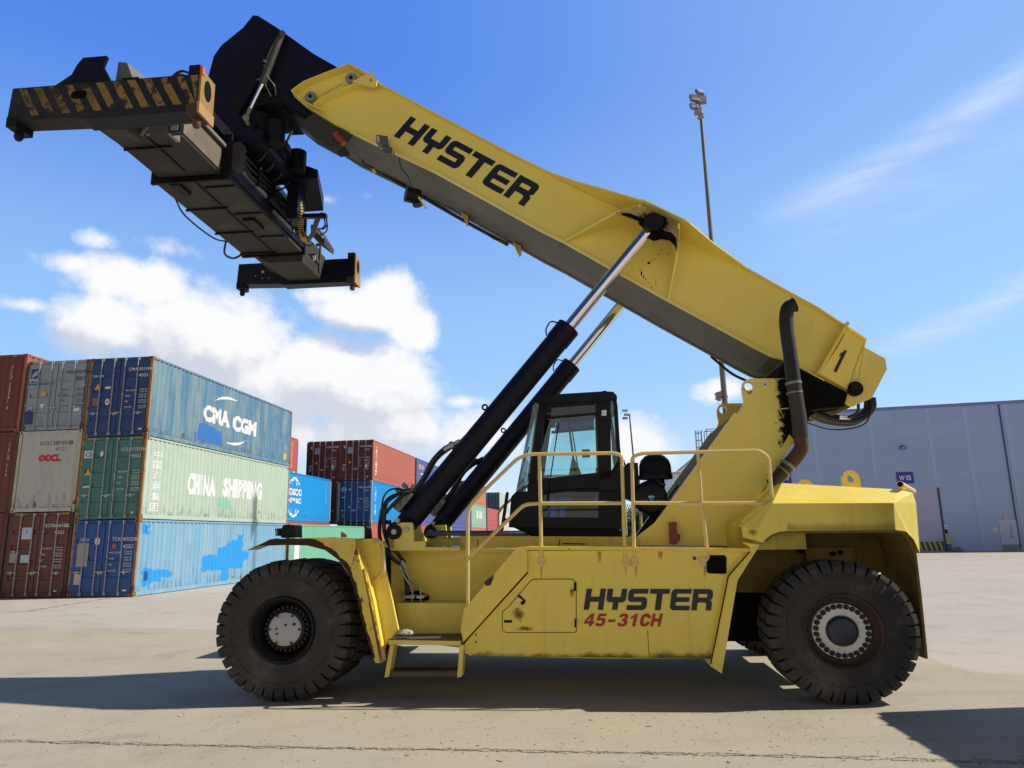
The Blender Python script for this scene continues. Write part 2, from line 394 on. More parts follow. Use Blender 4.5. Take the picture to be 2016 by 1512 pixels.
TXB = mat('logo_black_vinyl', (.008, .009, .02), .4, var=.05)
TXR = mat('red_vinyl', (.40, .01, .012), .4, var=.05)
STRIPE = mat('worn_hazard_yellow', (.26, .15, .025), .65, var=.35, vscale=6, dirt=.95, dirtc=(.03, .024, .018), streak=.5, streakc=(.03, .025, .02), rust=.78, rustc=(.022, .02, .024), rscale=4.5, bump=.15)
SPIRAL = mat('yellow_spiral_guard', (.55, .36, .08), .5, var=.2, dirt=.4)
GRATE = mat('steel_grating', (.10, .10, .10), .6, metal=.4, var=.3)
GLS = glass('tinted_cab_glass', (.76, .91, .92), .08)
GLD = glass('dark_cab_glass', (.10, .17, .30), .12)
LAMPG = mat('lamp_glass', (.45, .47, .5), .15, var=.1)
PAPER = mat('crumpled_cloth', (.42, .39, .35), .8, var=.2)
BLUES = mat('blue_sticker', (.02, .22, .55), .4, var=.05)
CLOTH = mat('seat_fabric', (.02, .02, .022), .9, var=.3)

def film(name, radial=False, thr=.5, sc=9.0, c=(.006, .006, .006), axis=0, top=1.0, soft=.13):
    """thin colour layer whose opacity breaks up by noise towards its edge"""
    m = bpy.data.materials.new(name); m.use_nodes = True; N = NT(m.node_tree)
    tc = N.n('ShaderNodeTexCoord'); g = N.n('ShaderNodeSeparateXYZ', {0: tc.outputs['Generated']}); nz = N.noise(tc.outputs['Object'], sc, 8, .65)
    if radial:
        dx = N.math('SUBTRACT', g.outputs[0], .5); dz = N.math('SUBTRACT', g.outputs[2], .5)
        r = N.math('SQRT', N.math('ADD', N.math('MULTIPLY', dx, dx), N.math('MULTIPLY', dz, dz))); a = N.math('SUBTRACT', 1.0, N.math('MULTIPLY', r, 2.0))
    else: a = g.outputs[axis] if axis < 3 else N.math('SUBTRACT', 1.0, g.outputs[axis-3])
    k = N.ramp(N.math('ADD', a, N.math('MULTIPLY', N.math('SUBTRACT', nz, .5), 1.4)), thr-soft, thr+soft, 0.0, top)
    t = N.n('ShaderNodeBsdfTransparent'); p = N.n('ShaderNodeBsdfPrincipled', {'Base Color': col(c), 'Roughness': .75, 'Specular IOR Level': .1})
    mx = N.n('ShaderNodeMixShader', {0: k, 1: t.outputs[0], 2: p.outputs[0]}); o = N.n('ShaderNodeOutputMaterial'); m.node_tree.links.new(mx.outputs[0], o.inputs[0]); return m
SOOTX = film('soot_edge', False, .55, 14.0); SOOTR = film('soot_round', True, .42, 10.0); RUSTP = film('rust_patch', True, .58, 22.0, (.20, .085, .025), top=.7, soft=.3); DARKBAND = film('bottom_dark_band', False, .72, 5.0, (.10, .075, .02), 5, .7, .3); SMEAR = film('dark_smear', True, .55, 3.0, (.13, .10, .03), top=.34, soft=.5); SHADEP = film('frame_shade', True, .55, 2.5, (.10, .08, .03), top=.42, soft=.5)
RUSTLIP = mat('rust_brown_edge', (.050, .026, .018), .8, var=.5, vscale=8, dirt=.5, dirtc=(.10, .05, .025), spec=.2)
# ================================================================== the reach stacker
VEH = empty('reach_stacker', ORG, math.atan2(U.y, U.x))
tag(VEH, 'yellow reach stacker with raised boom and black spreader', 'reach stacker')
def mir(p): return Vector((p[0], 2*VC-p[1], p[2]))

# ---- wheels -------------------------------------------------------
def make_wheel(name, u, v0, rad, flip, kind, w=.52, nl=36, hub=True):
    """v0 = outer face; flip = -1 for wheels whose outer face looks away from the camera"""
    root = empty(name, (u, v0, rad-.012)); root.parent = VEH; root.scale = (1.02 if kind == 'front' else 1.055, 1, .985)
    ax = (0, flip, 0)
    k = rad/.80
    bm = B()
    rimr = .37
    prof = [(rimr, .05), (rimr+.02, .015), (.45, .0), (.56, -.006), (.66, .006), (.715, .04), (.745, .10), (.752, w/2), (.745, w-.10), (.715, w-.04), (.66, w-.006), (.56, w), (.45, w), (rimr+.02, w-.015), (rimr, w-.05)]
    lathe(bm, [(r*k if i not in (0, len(prof)-1) else r, h) for i, (r, h) in enumerate(prof)], (0, 0, 0), ax, 72, close=False)
    rnd = random.Random(3)
    for side in (0, 1):
        for i in range(nl):
            a0 = 2*math.pi*(i+.5*side)/nl; da = 2*math.pi/nl*.405
            j = rnd.uniform(-.013, .004)
            def P(a, r, h): return Vector((math.cos(a)*r*k, flip*(h if side == 0 else w-h), math.sin(a)*r*k))
            sk = .045*(1 if side == 0 else -1)
            outer = [P(a0-da, .655, .004), P(a0-da*1.0, .735, -.006), P(a0-da*.92, .800+j, .035), P(a0-da*.9-sk, .803+j, w*.46)]
            outer2 = [P(a0+da, .655, .004), P(a0+da*1.0, .735, -.006), P(a0+da*.92, .800+j, .035), P(a0+da*.9-sk, .803+j, w*.46)]
            inn = [P(a0-da, .655, .05), P(a0-da, .72, .10), P(a0-da, .74, .12), P(a0-da-sk, .74, w*.46)]
            inn2 = [P(a0+da, .655, .05), P(a0+da, .72, .10), P(a0+da, .74, .12), P(a0+da-sk, .74, w*.46)]
            A = [bm.verts.new(p) for p in outer]; D = [bm.verts.new(p) for p in outer2]
            I = [bm.verts.new(p) for p in inn]; J = [bm.verts.new(p) for p in inn2]
            for q in range(3):
                bm.faces.new((A[q], A[q+1], D[q+1], D[q])); bm.faces.new((A[q], I[q], I[q+1], A[q+1])); bm.faces.new((D[q], D[q+1], J[q+1], J[q]))
            bm.faces.new((A[3], I[3], J[3], D[3])); bm.faces.new((A[0], D[0], J[0], I[0]))
    for rr_, hh in ((.475, .004), (.60, -.003)):
        lathe(bm, [((rr_-.008)*k, hh-.0), (rr_*k, hh-.007), ((rr_+.008)*k, hh-.0)], (0, 0, 0), ax, 72)
    finish('tyre', bm, RUBBER, root, smooth=True)
    # raised ring on the sidewall belongs to the rim flange
    bm = B()
    if kind == 'front':
        lathe(bm, [(.375, .06), (.385, .02), (.375, -.004), (.355, .0), (.345, .03), (.325, .06), (.315, .10), (.305, .30), (.05, .32)], (0, 0, 0), ax, 56)
        finish('rim', bm, RIMB, root, smooth=True)
        if hub:
            bm = B()
            lathe(bm, [(.285, .30), (.285, .21), (.262, .185), (.235, .18), (.225, .12), (.205, .11)], (0, 0, 0), ax, 48, mi=1)
            lathe(bm, [(.0, .075), (.18, .075), (.192, .083), (.196, .12)], (0, 0, 0), ax, 48, mi=0)
            for i in range(28):
                a = 2*math.pi*i/28; c = Vector((math.cos(a)*.247, 0, math.sin(a)*.247))
                cyl(bm, c+Vector(ax)*.19, c+Vector(ax)*.135, .018, 6, 1)
            for i in range(6):
                a = 2*math.pi*(i+.0)/6; c = Vector((math.cos(a)*.178, 0, math.sin(a)*.178))
                cyl(bm, c+Vector(ax)*.08, c+Vector(ax)*.058, .014, 8, 1)
            for (x, z, r) in ((.012, .05, .014), (.115, .06, .018), (-.095, .005, .012), (-.085, -.05, .012)):
                cyl(bm, Vector((x, 0, z))+Vector(ax)*.08, Vector((x, 0, z))+Vector(ax)*.064, r, 12, 1)
            finish('hub', bm, [HUBS, BOLT], root, smooth=True)
    else:
        lathe(bm, [(.375, .06), (.395, .018), (.405, .0), (.395, -.01), (.375, .002), (.36, .05), (.335, .085), (.31, .095), (.30, .14), (.05, .15)], (0, 0, 0), ax, 56)
        finish('rim', bm, RIMR, root, smooth=True)
        if hub:
            bm = B()
            lathe(bm, [(.298, .13), (.296, .075), (.285, .066), (.155, .062), (.13, .07)], (0, 0, 0), ax, 56, mi=0)
            lathe(bm, [(.168, .072), (.162, .045), (.15, .03), (.14, .018), (.128, .014), (.0, .006)], (0, 0, 0), ax, 40, mi=1)
            for i in range(26):
                a = 2*math.pi*(i+.5)/26; c = Vector((math.cos(a)*.262, 0, math.sin(a)*.262))
                cyl(bm, c+Vector(ax)*.07, c+Vector(ax)*.048, .0285, 10, 2); cyl(bm, c+Vector(ax)*.05, c+Vector(ax)*.03, .014, 8, 2)
            finish('hub', bm, [HUBW, HUBB, BOLT], root, smooth=True)
    return root
UF, UR = -3.12, 3.19
make_wheel('front_wheel', UF, 0.0, .805, 1, 'front')
make_wheel('front_wheel', UF, .58, .805, 1, 'front', hub=False)
make_wheel('front_wheel', UF, 3.32, .805, 1, 'front', hub=False)
make_wheel('front_wheel', UF, 3.9, .805, -1, 'front', hub=False).location.y = 4.42
make_wheel('rear_wheel', UR, 0.0, .765, 1, 'rear')
make_wheel('rear_wheel', UR, 3.9, .765, -1, 'rear', hub=False)
bm = B(); cyl(bm, (UF, .3, .80), (UF, 3.6, .80), .26, 20); cyl(bm, (UR, .25, .79), (UR, 3.65, .79), .22, 20)
box(bm, (UF-.35, 1.15, .55), (UF+.4, 2.75, 1.1)); finish('axle_beam', bm, GRIME, VEH)

# ---- chassis ------------------------------------------------------
bm = B()
ext(bm, [(916, 1262), (1037, 1084), (1471, 1084), (1404, 1297), (1180, 1296), (925, 1291), (914, 1280)], .20, 1.15)
tank = finish('side_tank', bm, YEL, VEH, bev=.012)
bm = B()
ext(bm, [(1001, 1196), (1045, 1145), (1052, 1141), (1127, 1141), (1133, 1147), (1133, 1243), (996, 1244), (990, 1240), (990, 1205)], .185, .22, .2)
hatch = finish('hatch', bm, YEL, tank, bev=.004)
bm = B()
ext(bm, [(1018, 1174), (1022, 1170), (1035, 1183), (1033, 1188), (1028, 1192), (1024, 1186), (1030, 1182)], .179, .19)
ext(bm, [(992, 1221), (1008, 1221), (1008, 1226), (992, 1226)], .179, .19)
ext(bm, [(1130, 1147), (1134, 1147), (1134, 1163), (1130, 1163)], .175, .19); ext(bm, [(1131, 1219), (1135, 1219), (1135, 1235), (1131, 1235)], .175, .19)
for a, b in ((937, 1250), (937, 1264)): ext(bm, [(a-1, b-2), (a+1, b-2), (a+1, b+2), (a-1, b+2)], .19, .21)
finish('hatch_hinge', bm, BLK, hatch)
bm = B()
q = [(1395, 1093), (1426, 1093), (1430, 1097), (1430, 1127), (1426, 1130), (1395, 1129), (1391, 1125), (1391, 1097)]
ext(bm, q, .190, .24, .2); finish('recess', bm, GRIME, tank)
bm = B(); c = L(1367, 1099, .2); cyl(bm, (c.x, .185, c.z), (c.x, .22, c.z), .026, 18, 0); cyl(bm, (c.x, .175, c.z), (c.x, .19, c.z), .018, 18, 1)
finish('filler_lock', bm, [STEEL, HUBB], tank)
def sheet(name, pxs, v, mt, parent):
    bm = B(); flat(bm, [v_(p, v) for p in LS(pxs, v)]); return finish(name, bm, mt, parent)
def seam(name, pxs, v, w, parent):
    bm = B(); P = LS(pxs, v)
    for a, b in zip(P, P[1:]):
        n = Vector((-(b-a).z, 0, (b-a).x)).normalized()*w/2; flat(bm, [v_(p, v) for p in (a-n, b-n, b+n, a+n)])
    return finish(name, bm, GRIME, parent)
seam('hatch_gap', [(1000, 1196), (1044, 1144), (1052, 1140), (1127, 1140), (1134.5, 1147), (1134.5, 1243.5), (1131, 1245), (996, 1245.5), (989, 1240), (989, 1205), (1000, 1196)], .1975, .007, tank)
sheet('rust_patch', [(1002, 1186), (1040, 1186), (1040, 1232), (1002, 1232)], .182, RUSTP, hatch); sheet('rust_patch', [(1008, 1230), (1060, 1236), (1060, 1246), (1008, 1246)], .182, RUSTP, hatch); sheet('rust_patch', [(1118, 1150), (1134, 1150), (1134, 1182), (1118, 1182)], .182, RUSTP, hatch)
sheet('bottom_dark_band', [(926, 1272), (1408, 1276), (1404, 1297), (926, 1292)], .196, DARKBAND, tank)  # darker towards the bottom edge of the tank
DRIP = film('rust_drip', False, .50, 10.0, (.30, .15, .03), 2, .45, .4)
for x, y0, y1, w in ((1066, 1112, 1150, 2), (1232, 1114, 1140, 2), (1252, 1114, 1146, 2), (1388, 1114, 1150, 2.5), (1180, 1086, 1120, 4), (1300, 1086, 1110, 5)): sheet('rust_drip', [(x-w, y0), (x+w, y0), (x+w*.6, y1), (x-w*.6, y1)], .1965, DRIP, tank)
seam('stringer_gap', [(1039, 1127), (931, 1246), (912, 1268)], .1955, .016, tank); seam('post_gap', [(1476, 1086), (1434, 1134), (1399, 1308)], .118, .014, VEH); seam('weld_line', [(1275, 1240), (1278, 1294)], .197, .005, tank)
# HYSTER and 45-31CH on the tank
bm = B(); p0 = L(1149, 1200.5, .2); p0.y = .194; pe = L(1400, 1202, .2); pe.y = .194; pt = L(1155, 1159, .2); pt.y = .194
logo_into(bm, 'HYSTER', p0, pe-p0, pt-p0); finish('lettering', bm, TXB, tank)
bm = B(); p0 = L(1148.5, 1233, .2); p0.y = .194; pe = L(1302, 1233.5, .2); pe.y = .194; pt = L(1149, 1208, .2); pt.y = .194
xd = (pe-p0); yd = (pt-p0)
logo_into(bm, '45-3iCH', p0, xd*.985, yd+xd*.035, gap=.12); finish('lettering', bm, TXR, tank)
# column at the rear end of the tank
bm = B()
a = LS([(1462, 1067), (1496, 1073), (1452, 1143), (1421, 1326), (1399, 1312), (1434, 1135), (1478, 1078)], .12)
prism(bm, [Vector((p.x, .12+(0.0 if i in (1, 2, 3) else .02), p.z)) for i, p in enumerate(a)], [Vector((p.x, .75, p.z)) for p in a])
finish('rear_post', bm, YEL, VEH, bev=.012)
# recessed frame side behind the steps, step box, belly
bm = B()
ext(bm, [(770, 1077), (1045, 1082), (1045, 1290), (770, 1260)], 1.0, 1.15)
ext(bm, [(776, 1079), (1200, 1081), (1200, 1088), (776, 1086)], .93, 1.0)
frame = finish('main_frame', bm, YEL, VEH, bev=.008)
bm = B(); ext(bm, [(780, 1187), (918, 1188), (918, 1246), (790, 1246)], .62, 1.0); finish('step_box', bm, YEL, VEH, bev=.008)
bm = B(); box(bm, (-2.4, 1.15, .5), (3.4, 2.75, 1.55)); box(bm, (-2.0, 2.75, .55), (2.2, 3.65, 1.6)); box(bm, (-.9, 1.04, .48), (1.7, 1.2, 1.5)); finish('belly_light_block', bm, GRIME, VEH)  # plain dark boxes added so no light leaks through the body
# deck and top rail under the cab
bm = B()
ext(bm, [(905, 1055), (1258, 1057), (1258, 1079), (905, 1079)], .95, 2.9); ext(bm, [(848, 1060), (905, 1060), (905, 1075), (838, 1075)], 1.0, 2.9)
deck = finish('deck', bm, YELD, VEH, bev=.01)
bm = B(); ext(bm, [(838, 1047), (1035, 1048), (1035, 1055), (838, 1055)], .98, 2.9); 
for i in range(40):
    p = L(842+i*4.8, 1046.5, .98); box(bm, (p.x-.006, .99, p.z-.002), (p.x+.008, 2.88, p.z+.012))
finish('deck_grating', bm, GRATE, deck)
bm = B()
for a, b in ((940, 1062), (1101, 1062)): ext(bm, [(a, b), (a+1.5, b), (a+1.5, b+13), (a, b+13)], .945, .96)
ext(bm, [(1108, 1069), (1152, 1070), (1152, 1072), (1108, 1071)], .943, .96); finish('deck_slot', bm, GRIME, deck)
# walkway with serrated tread edge
bm = B()
ext(bm, [(1036, 1076.5), (1119, 1077), (1119, 1083), (1036, 1082.5)], .13, 1.0); ext(bm, [(1121, 1077), (1265, 1078), (1265, 1084), (1121, 1083)], .13, 1.0)
ext(bm, [(1267, 1078), (1473, 1080), (1473, 1086.5), (1267, 1084)], .13, 1.0)
walk = finish('walkway', bm, YEL, VEH, bev=.006)
bm = B()
pa, pb = L(1040, 1076.5, .13), L(1470, 1079.5, .13)
for i in range(110):
    t = i/110; u = pa.x+(pb.x-pa.x)*t; z = pa.z+(pb.z-pa.z)*t-.004
    prism(bm, [(u, .14, z), (u+.013, .14, z), (u+.0065, .14, z+.013)], [(u, .17, z), (u+.013, .17, z), (u+.0065, .17, z+.013)])
finish('tread_edge', bm, YEL, walk)

# ---- steps --------------------------------------------------------
st = empty('access_steps', (0, 0, 0)); st.parent = VEH
bm = B(); ext(bm, [(913, 1200), (1019, 1076.5), (1037, 1075.5), (1037, 1126), (932, 1243), (912, 1264), (907, 1240)], .14, .17); finish('stringer', bm, YEL, st, bev=.004)
bm = B(); ext(bm, [(953, 1146), (973, 1131), (972, 1136), (966, 1152), (957, 1154)], .1385, .142, .14); finish('scuff_mark', bm, RIMR, st)
bm = B()
ext(bm, [(764, 1260), (906, 1262), (906, 1271), (764, 1269)], .13, .62)
finish('step_tread', bm, YEL, st, bev=.004)
bm = B(); pa, pb = L(764, 1260, .13), L(906, 1262, .13)
box(bm, (pa.x, .14, pa.z-.005), (pb.x, .61, pa.z+.004)); n = 34
for i in range(n):
    u = pa.x+(pb.x-pa.x)*i/n; box(bm, (u, .132, pa.z), (u+.020, .15, pa.z+.012))
finish('step_tread', bm, GRATE, st)
bm = B(); pa, pb = L(763, 1323, .13), L(903, 1324, .13)
box(bm, (pa.x, .135, pa.z-.05), (pb.x, .16, pa.z-.0)); box(bm, (pa.x, .40, pa.z-.05), (pb.x, .43, pa.z))
for i in range(n):
    u = pa.x+(pb.x-pa.x)*i/n; box(bm, (u, .16, pa.z-.02), (u+.018, .40, pa.z-.004)); box(bm, (u, .131, pa.z-.004), (u+.018, .16, pa.z+.012))
for k in range(6): box(bm, (pa.x, .17+k*.045, pa.z-.026), (pb.x, .185+k*.045, pa.z-.021))
finish('step_tread', bm, mat('oily_grating', (.07, .055, .025), .6, var=.4, dirt=.5), st)
for x0, x1 in ((772, 760), (909, 903)):
    bm = B(); a = LS([(x0-4, 1270), (x0+4, 1270), (x1+6, 1332), (x1-3, 1334)], .13); prism(bm, [Vector((p.x, .125, p.z)) for p in a], [Vector((p.x, .30, p.z)) for p in a])
    finish('hanger', bm, YEL, st, bev=.004)

# ---- handrails ----------------------------------------------------
def rail(name, paths, r=.022, v=.20, feet=()):
    bm = B()
    for p in paths:
        tube(bm, rounded([L(x, y, v if len(q) == 0 else q[0]) for x, y, *q in p], .14), r, 10)
    for x, y in feet:
        c = L(x, y, .17); lathe(bm, [(.0, -.006), (.034, -.006), (.034, .006), (.0, .006)], (c.x, .18, c.z-.02), (0, 1, 0), 18); obox(bm, (c.x, .18, c.z+.015), (.030, 0, 0), (0, .005, 0), (0, 0, .03)); cyl(bm, (c.x, .158, c.z-.02), (c.x, .19, c.z-.02), .013, 6)
    return finish(name, bm, RAIL, VEH, smooth=True)
rail('handrail', [[(921, 1238), (921, 997), (1027, 894.5), (1210, 892), (1224, 897), (1226, 960), (1231, 1112)],
                  [(921.5, 1100), (1032, 993), (1062, 991), (1227, 990.5)], [(1062, 894), (1064, 1000), (1066, 1112)]], feet=((1066, 1106), (1232, 1107)))
rail('handrail', [[(1249, 1112), (1247, 1020), (1244, 900), (1262, 892.5), (1495, 887), (1513, 900), (1520, 986), (1505, 990), (1380, 991), (1247, 990)],
                  [(1374, 891), (1381, 990), (1392, 1080), (1394, 1098), (1386, 1106)]], feet=((1249, 1107), (1384, 1106)))
bm = B()
tube(bm, rounded([Vector((-1.0, 3.7, 1.7)), Vector((-1.0, 3.7, 2.25)), Vector((-.3, 3.7, 2.8)), Vector((1.1, 3.7, 2.8)), Vector((1.1, 3.7, 1.7))], .12), .022)
tube(bm, [Vector((-.75, 3.7, 2.3)), Vector((1.1, 3.7, 2.3))], .022); tube(bm, [Vector((0, 3.7, 1.7)), Vector((0, 3.7, 2.8))], .022)
tube(bm, rounded([Vector((1.35, 3.7, 1.7)), Vector((1.35, 3.7, 2.8)), Vector((3.0, 3.7, 2.8)), Vector((3.0, 3.7, 1.7))], .12), .022); tube(bm, [Vector((1.35, 3.7, 2.3)), Vector((3.0, 3.7, 2.3))], .022)
finish('handrail', bm, RAIL, VEH, smooth=True)

# ---- front fender -------------------------------------------------
arch = [(490, 1083), (510, 1075), (560, 1073), (605, 1074), (640, 1083), (668, 1104), (690, 1138), (703, 1180), (712, 1220), (726, 1268), (739, 1305)]
outer_f = [(757, 1291), (746, 1250), (722, 1120), (706, 1062), (640, 1058), (545, 1061), (531, 1063)]
bm = B()
q = LS(arch + [(748, 1306), (742, 1270), (714, 1130), (698, 1061), (640, 1058), (545, 1061), (531, 1063)], .0)
near = [Vector((p.x, .0, p.z)) for p in q]; far = [Vector((p.x, .27, p.z)) for p in q]
prism(bm, near, far)
fend = finish('front_fender', bm, YELR, VEH, bev=.008)
bm = B(); p0_, p1_ = L(531, 1063, 0), L(700, 1061, 0); box(bm, (p0_.x+.05, .272, p0_.z-.02), (p1_.x, 1.05, p0_.z)); finish('inner_arch_plate', bm, BLK, fend)
bm = B(); rr = random.Random(21)
lipo = [(489, 1082), (531, 1062.5), (545, 1060.5), (575, 1060), (606, 1060), (622, 1063), (634, 1068), (640, 1075), (652, 1079), (664, 1088), (670, 1098), (680, 1104), (690, 1118), (694, 1134), (702, 1150), (706, 1172), (711, 1190), (715, 1210), (722, 1236), (730, 1262), (742, 1304)]
lipi = [(490, 1083), (500, 1079), (512, 1074.5), (560, 1073), (590, 1073.3), (605, 1074), (622, 1078), (640, 1083), (654, 1093), (662, 1099), (668, 1104), (679, 1119), (690, 1138), (694, 1152), (699, 1166), (703, 1180), (707, 1197), (712, 1220), (718, 1242), (726, 1268), (739, 1305)]
fine_o = []
for a, b in zip(lipo, lipo[1:]):
    for k in range(4): fine_o.append((a[0]+(b[0]-a[0])*k/4+rr.uniform(-1.2, 1.2), a[1]+(b[1]-a[1])*k/4+rr.uniform(-.8, .8)))
fine_i = []
for a, b in zip(lipi, lipi[1:]):
    for k in range(4): fine_i.append((a[0]+(b[0]-a[0])*k/4, a[1]+(b[1]-a[1])*k/4))
A1, A2 = [v_(p, -.004) for p in LS(fine_o, 0)], [v_(p, -.004) for p in LS(fine_i, 0)]
for i in range(len(A1)-1): flat(bm, [A1[i], A1[i+1], A2[i+1], A2[i]])
finish('rusted_lip', bm, RUSTLIP, fend)
bm = B(); ext(bm, [(704, 1062), (745, 1060), (765, 1150), (784, 1240), (760, 1266), (754, 1290), (740, 1240), (722, 1150)], .275, .33); finish('fender_panel', bm, YEL, fend, bev=.006)
LIPR = film('lip_rust', False, .60, 11.0, (.12, .05, .028), 4, .95, .16)
bm = B(); q = LS([(712, 1120), (726, 1190), (736, 1240), (743, 1272), (749, 1305)], 0.0)
for a, b in zip(q, q[1:]): flat(bm, [a+Vector((.012, .005, 0)), a+Vector((.012, .2, 0)), b+Vector((.012, .2, 0)), b+Vector((.012, .005, 0))])
finish('lip_rust', bm, LIPR, fend)
bm = B(); rr = random.Random(31); E1_ = [(706, 1150), (716, 1185), (726, 1218), (734, 1245), (744, 1272), (752, 1303)]
ra, rb2 = [], []
for a, b in zip(E1_, E1_[1:]):
    for k in range(5):
        x, y = a[0]+(b[0]-a[0])*k/5, a[1]+(b[1]-a[1])*k/5; ra.append(L(x, y, -.0)); rb2.append(rr.uniform(.03, .20)*(.4+.6*min(1, (y-1150)/60)))
bm.free()
bm = B()   # raised guard strip along the rear lip
qa = LS([(718, 1100), (738, 1185), (752, 1262), (757, 1300)], .22)
for i in range(3):
    p, r_ = qa[i], qa[i+1]; obox(bm, (p+r_)/2+Vector((.0, -.03, 0)), (r_-p)/2, (0, .055, 0), (.012, 0, .003))
finish('guard_strip', bm, YEL, fend, bev=.004)
bm = B(); tube(bm, rounded([L(736, 1067, .28), L(754, 1066, .24), L(757, 1128, .22), L(738, 1142, .28)], .09), .022, 10); finish('grab_handle', bm, RAIL, fend, smooth=True)
bm = B(); ext(bm, [(556, 1036), (560, 1033), (578, 1033), (580, 1036), (580, 1059), (554, 1059), (552, 1053)], .12, .36); 
ext(bm, [(541, 1041), (551, 1040), (551, 1055), (543, 1055)], .14, .20); ext(bm, [(551, 1045), (556, 1045), (556, 1051), (551, 1051)], .15, .19); lampbox = finish('marker_lamp', bm, PLAST, fend, bev=.012)
bm = B(); ext(bm, [(543, 1042), (545, 1042), (546, 1053), (544, 1053)], .135, .145); finish('lens', bm, LAMPG, lampbox)
bm = B(); ext(bm, [(671, 1047), (673, 1047), (682, 1053), (682, 1058), (671, 1058)], .3, .32); finish('fender_tab', bm, YELD, fend)
bm = B(); a = LS([(720, 1036), (724, 1040), (729, 1096), (727, 1098), (722, 1060)], .4); prism(bm, [Vector((p.x, .38, p.z)) for p in a], [Vector((p.x, .56, p.z)) for p in a])
tube(bm, [L(724, 1068, .45), L(713, 1068, .45), L(712, 1084, .42), L(716, 1100, .42)], .012); finish('mirror', bm, PLAST, fend, bev=.004)
bm = B(); box(bm, (-4.0, 3.35, 1.70), (-2.25, 4.45, 1.78)); prism(bm, [(-2.35, 3.4, 1.9), (-2.2, 3.4, 1.9), (-1.95, 3.4, .5), (-2.05, 3.4, .5)], [(-2.35, 4.4, 1.9), (-2.2, 4.4, 1.9), (-1.95, 4.4, .5), (-2.05, 4.4, .5)])
finish('front_fender', bm, YELR, VEH, bev=.008)
bm = B(); box(bm, (-2.7, 1.1, .9), (-2.2, 2.8, 1.70)); finish('front_bulkhead', bm, BLK, VEH)
# hydraulic lines beside the fender
def hoses(name, paths, r, mt, parent=None, k=5):
    bm = B()
    for p in paths: tube(bm, smooth_path([L(*q) for q in p], k), r, 8)
    return finish(name, bm, mt, parent or VEH, smooth=True)
hoses('hydraulic_hose', [[(752, 1003, .75), (747, 1040, .72), (751, 1070, .7), (772, 1098, .72), (790, 1112, .78)],
                         [(758, 1000, .7), (756, 1040, .66), (765, 1070, .66), (783, 1090, .7), (796, 1108, .76)],
                         [(790, 1110, .80), (799, 1140, .84), (803, 1176, .86)]], .026, HOSE)
hoses('hydraulic_pipe', [[(782, 1103, .75), (797, 1137, .8), (811, 1160, .8), (811, 1186, .8)], [(789, 1108, .75), (806, 1138, .78), (826, 1157, .78), (828, 1186, .78)]], .014, STEEL)
bm = B(); ext(bm, [(794, 1173), (816, 1172), (816, 1178), (794, 1178)], .72, .9); ext(bm, [(820, 1173), (834, 1172), (834, 1178), (820, 1178)], .72, .9)
cyl(bm, L(791, 1104, .73), L(799, 1120, .75), .022, 8); finish('pipe_clamp', bm, STEEL, VEH, bev=.004)
bm = B(); ext(bm, [(798, 1182), (806, 1166), (822, 1163), (842, 1172), (846, 1178), (834, 1186)], .97, .995); finish('access_hole', bm, GRIME, VEH)
# front chassis plates with the pin of each lift cylinder
for vp in (.60, 1.03, 2.82, 3.24):
    bm = B(); q = LS([(770, 1082), (764, 1052), (776, 1034), (792, 1029), (812, 1029), (815, 1052), (815, 1066), (838, 1066), (838, 1078), (775, 1084)], .62)
    prism(bm, [v_(p, vp) for p in q], [v_(p, vp+.07) for p in q]); finish('cylinder_bracket', bm, YELC, VEH, bev=.01)
bm = B(); ext(bm, [(770, 1076), (905, 1078), (905, 1084), (770, 1084)], .62, 1.0); finish('bracket_base', bm, YEL, VEH, bev=.008)
bm = B(); ext(bm, [(764, 1052), (776, 1040), (776, 1080), (768, 1080)], .6, .99); finish('front_gusset', bm, YEL, VEH)

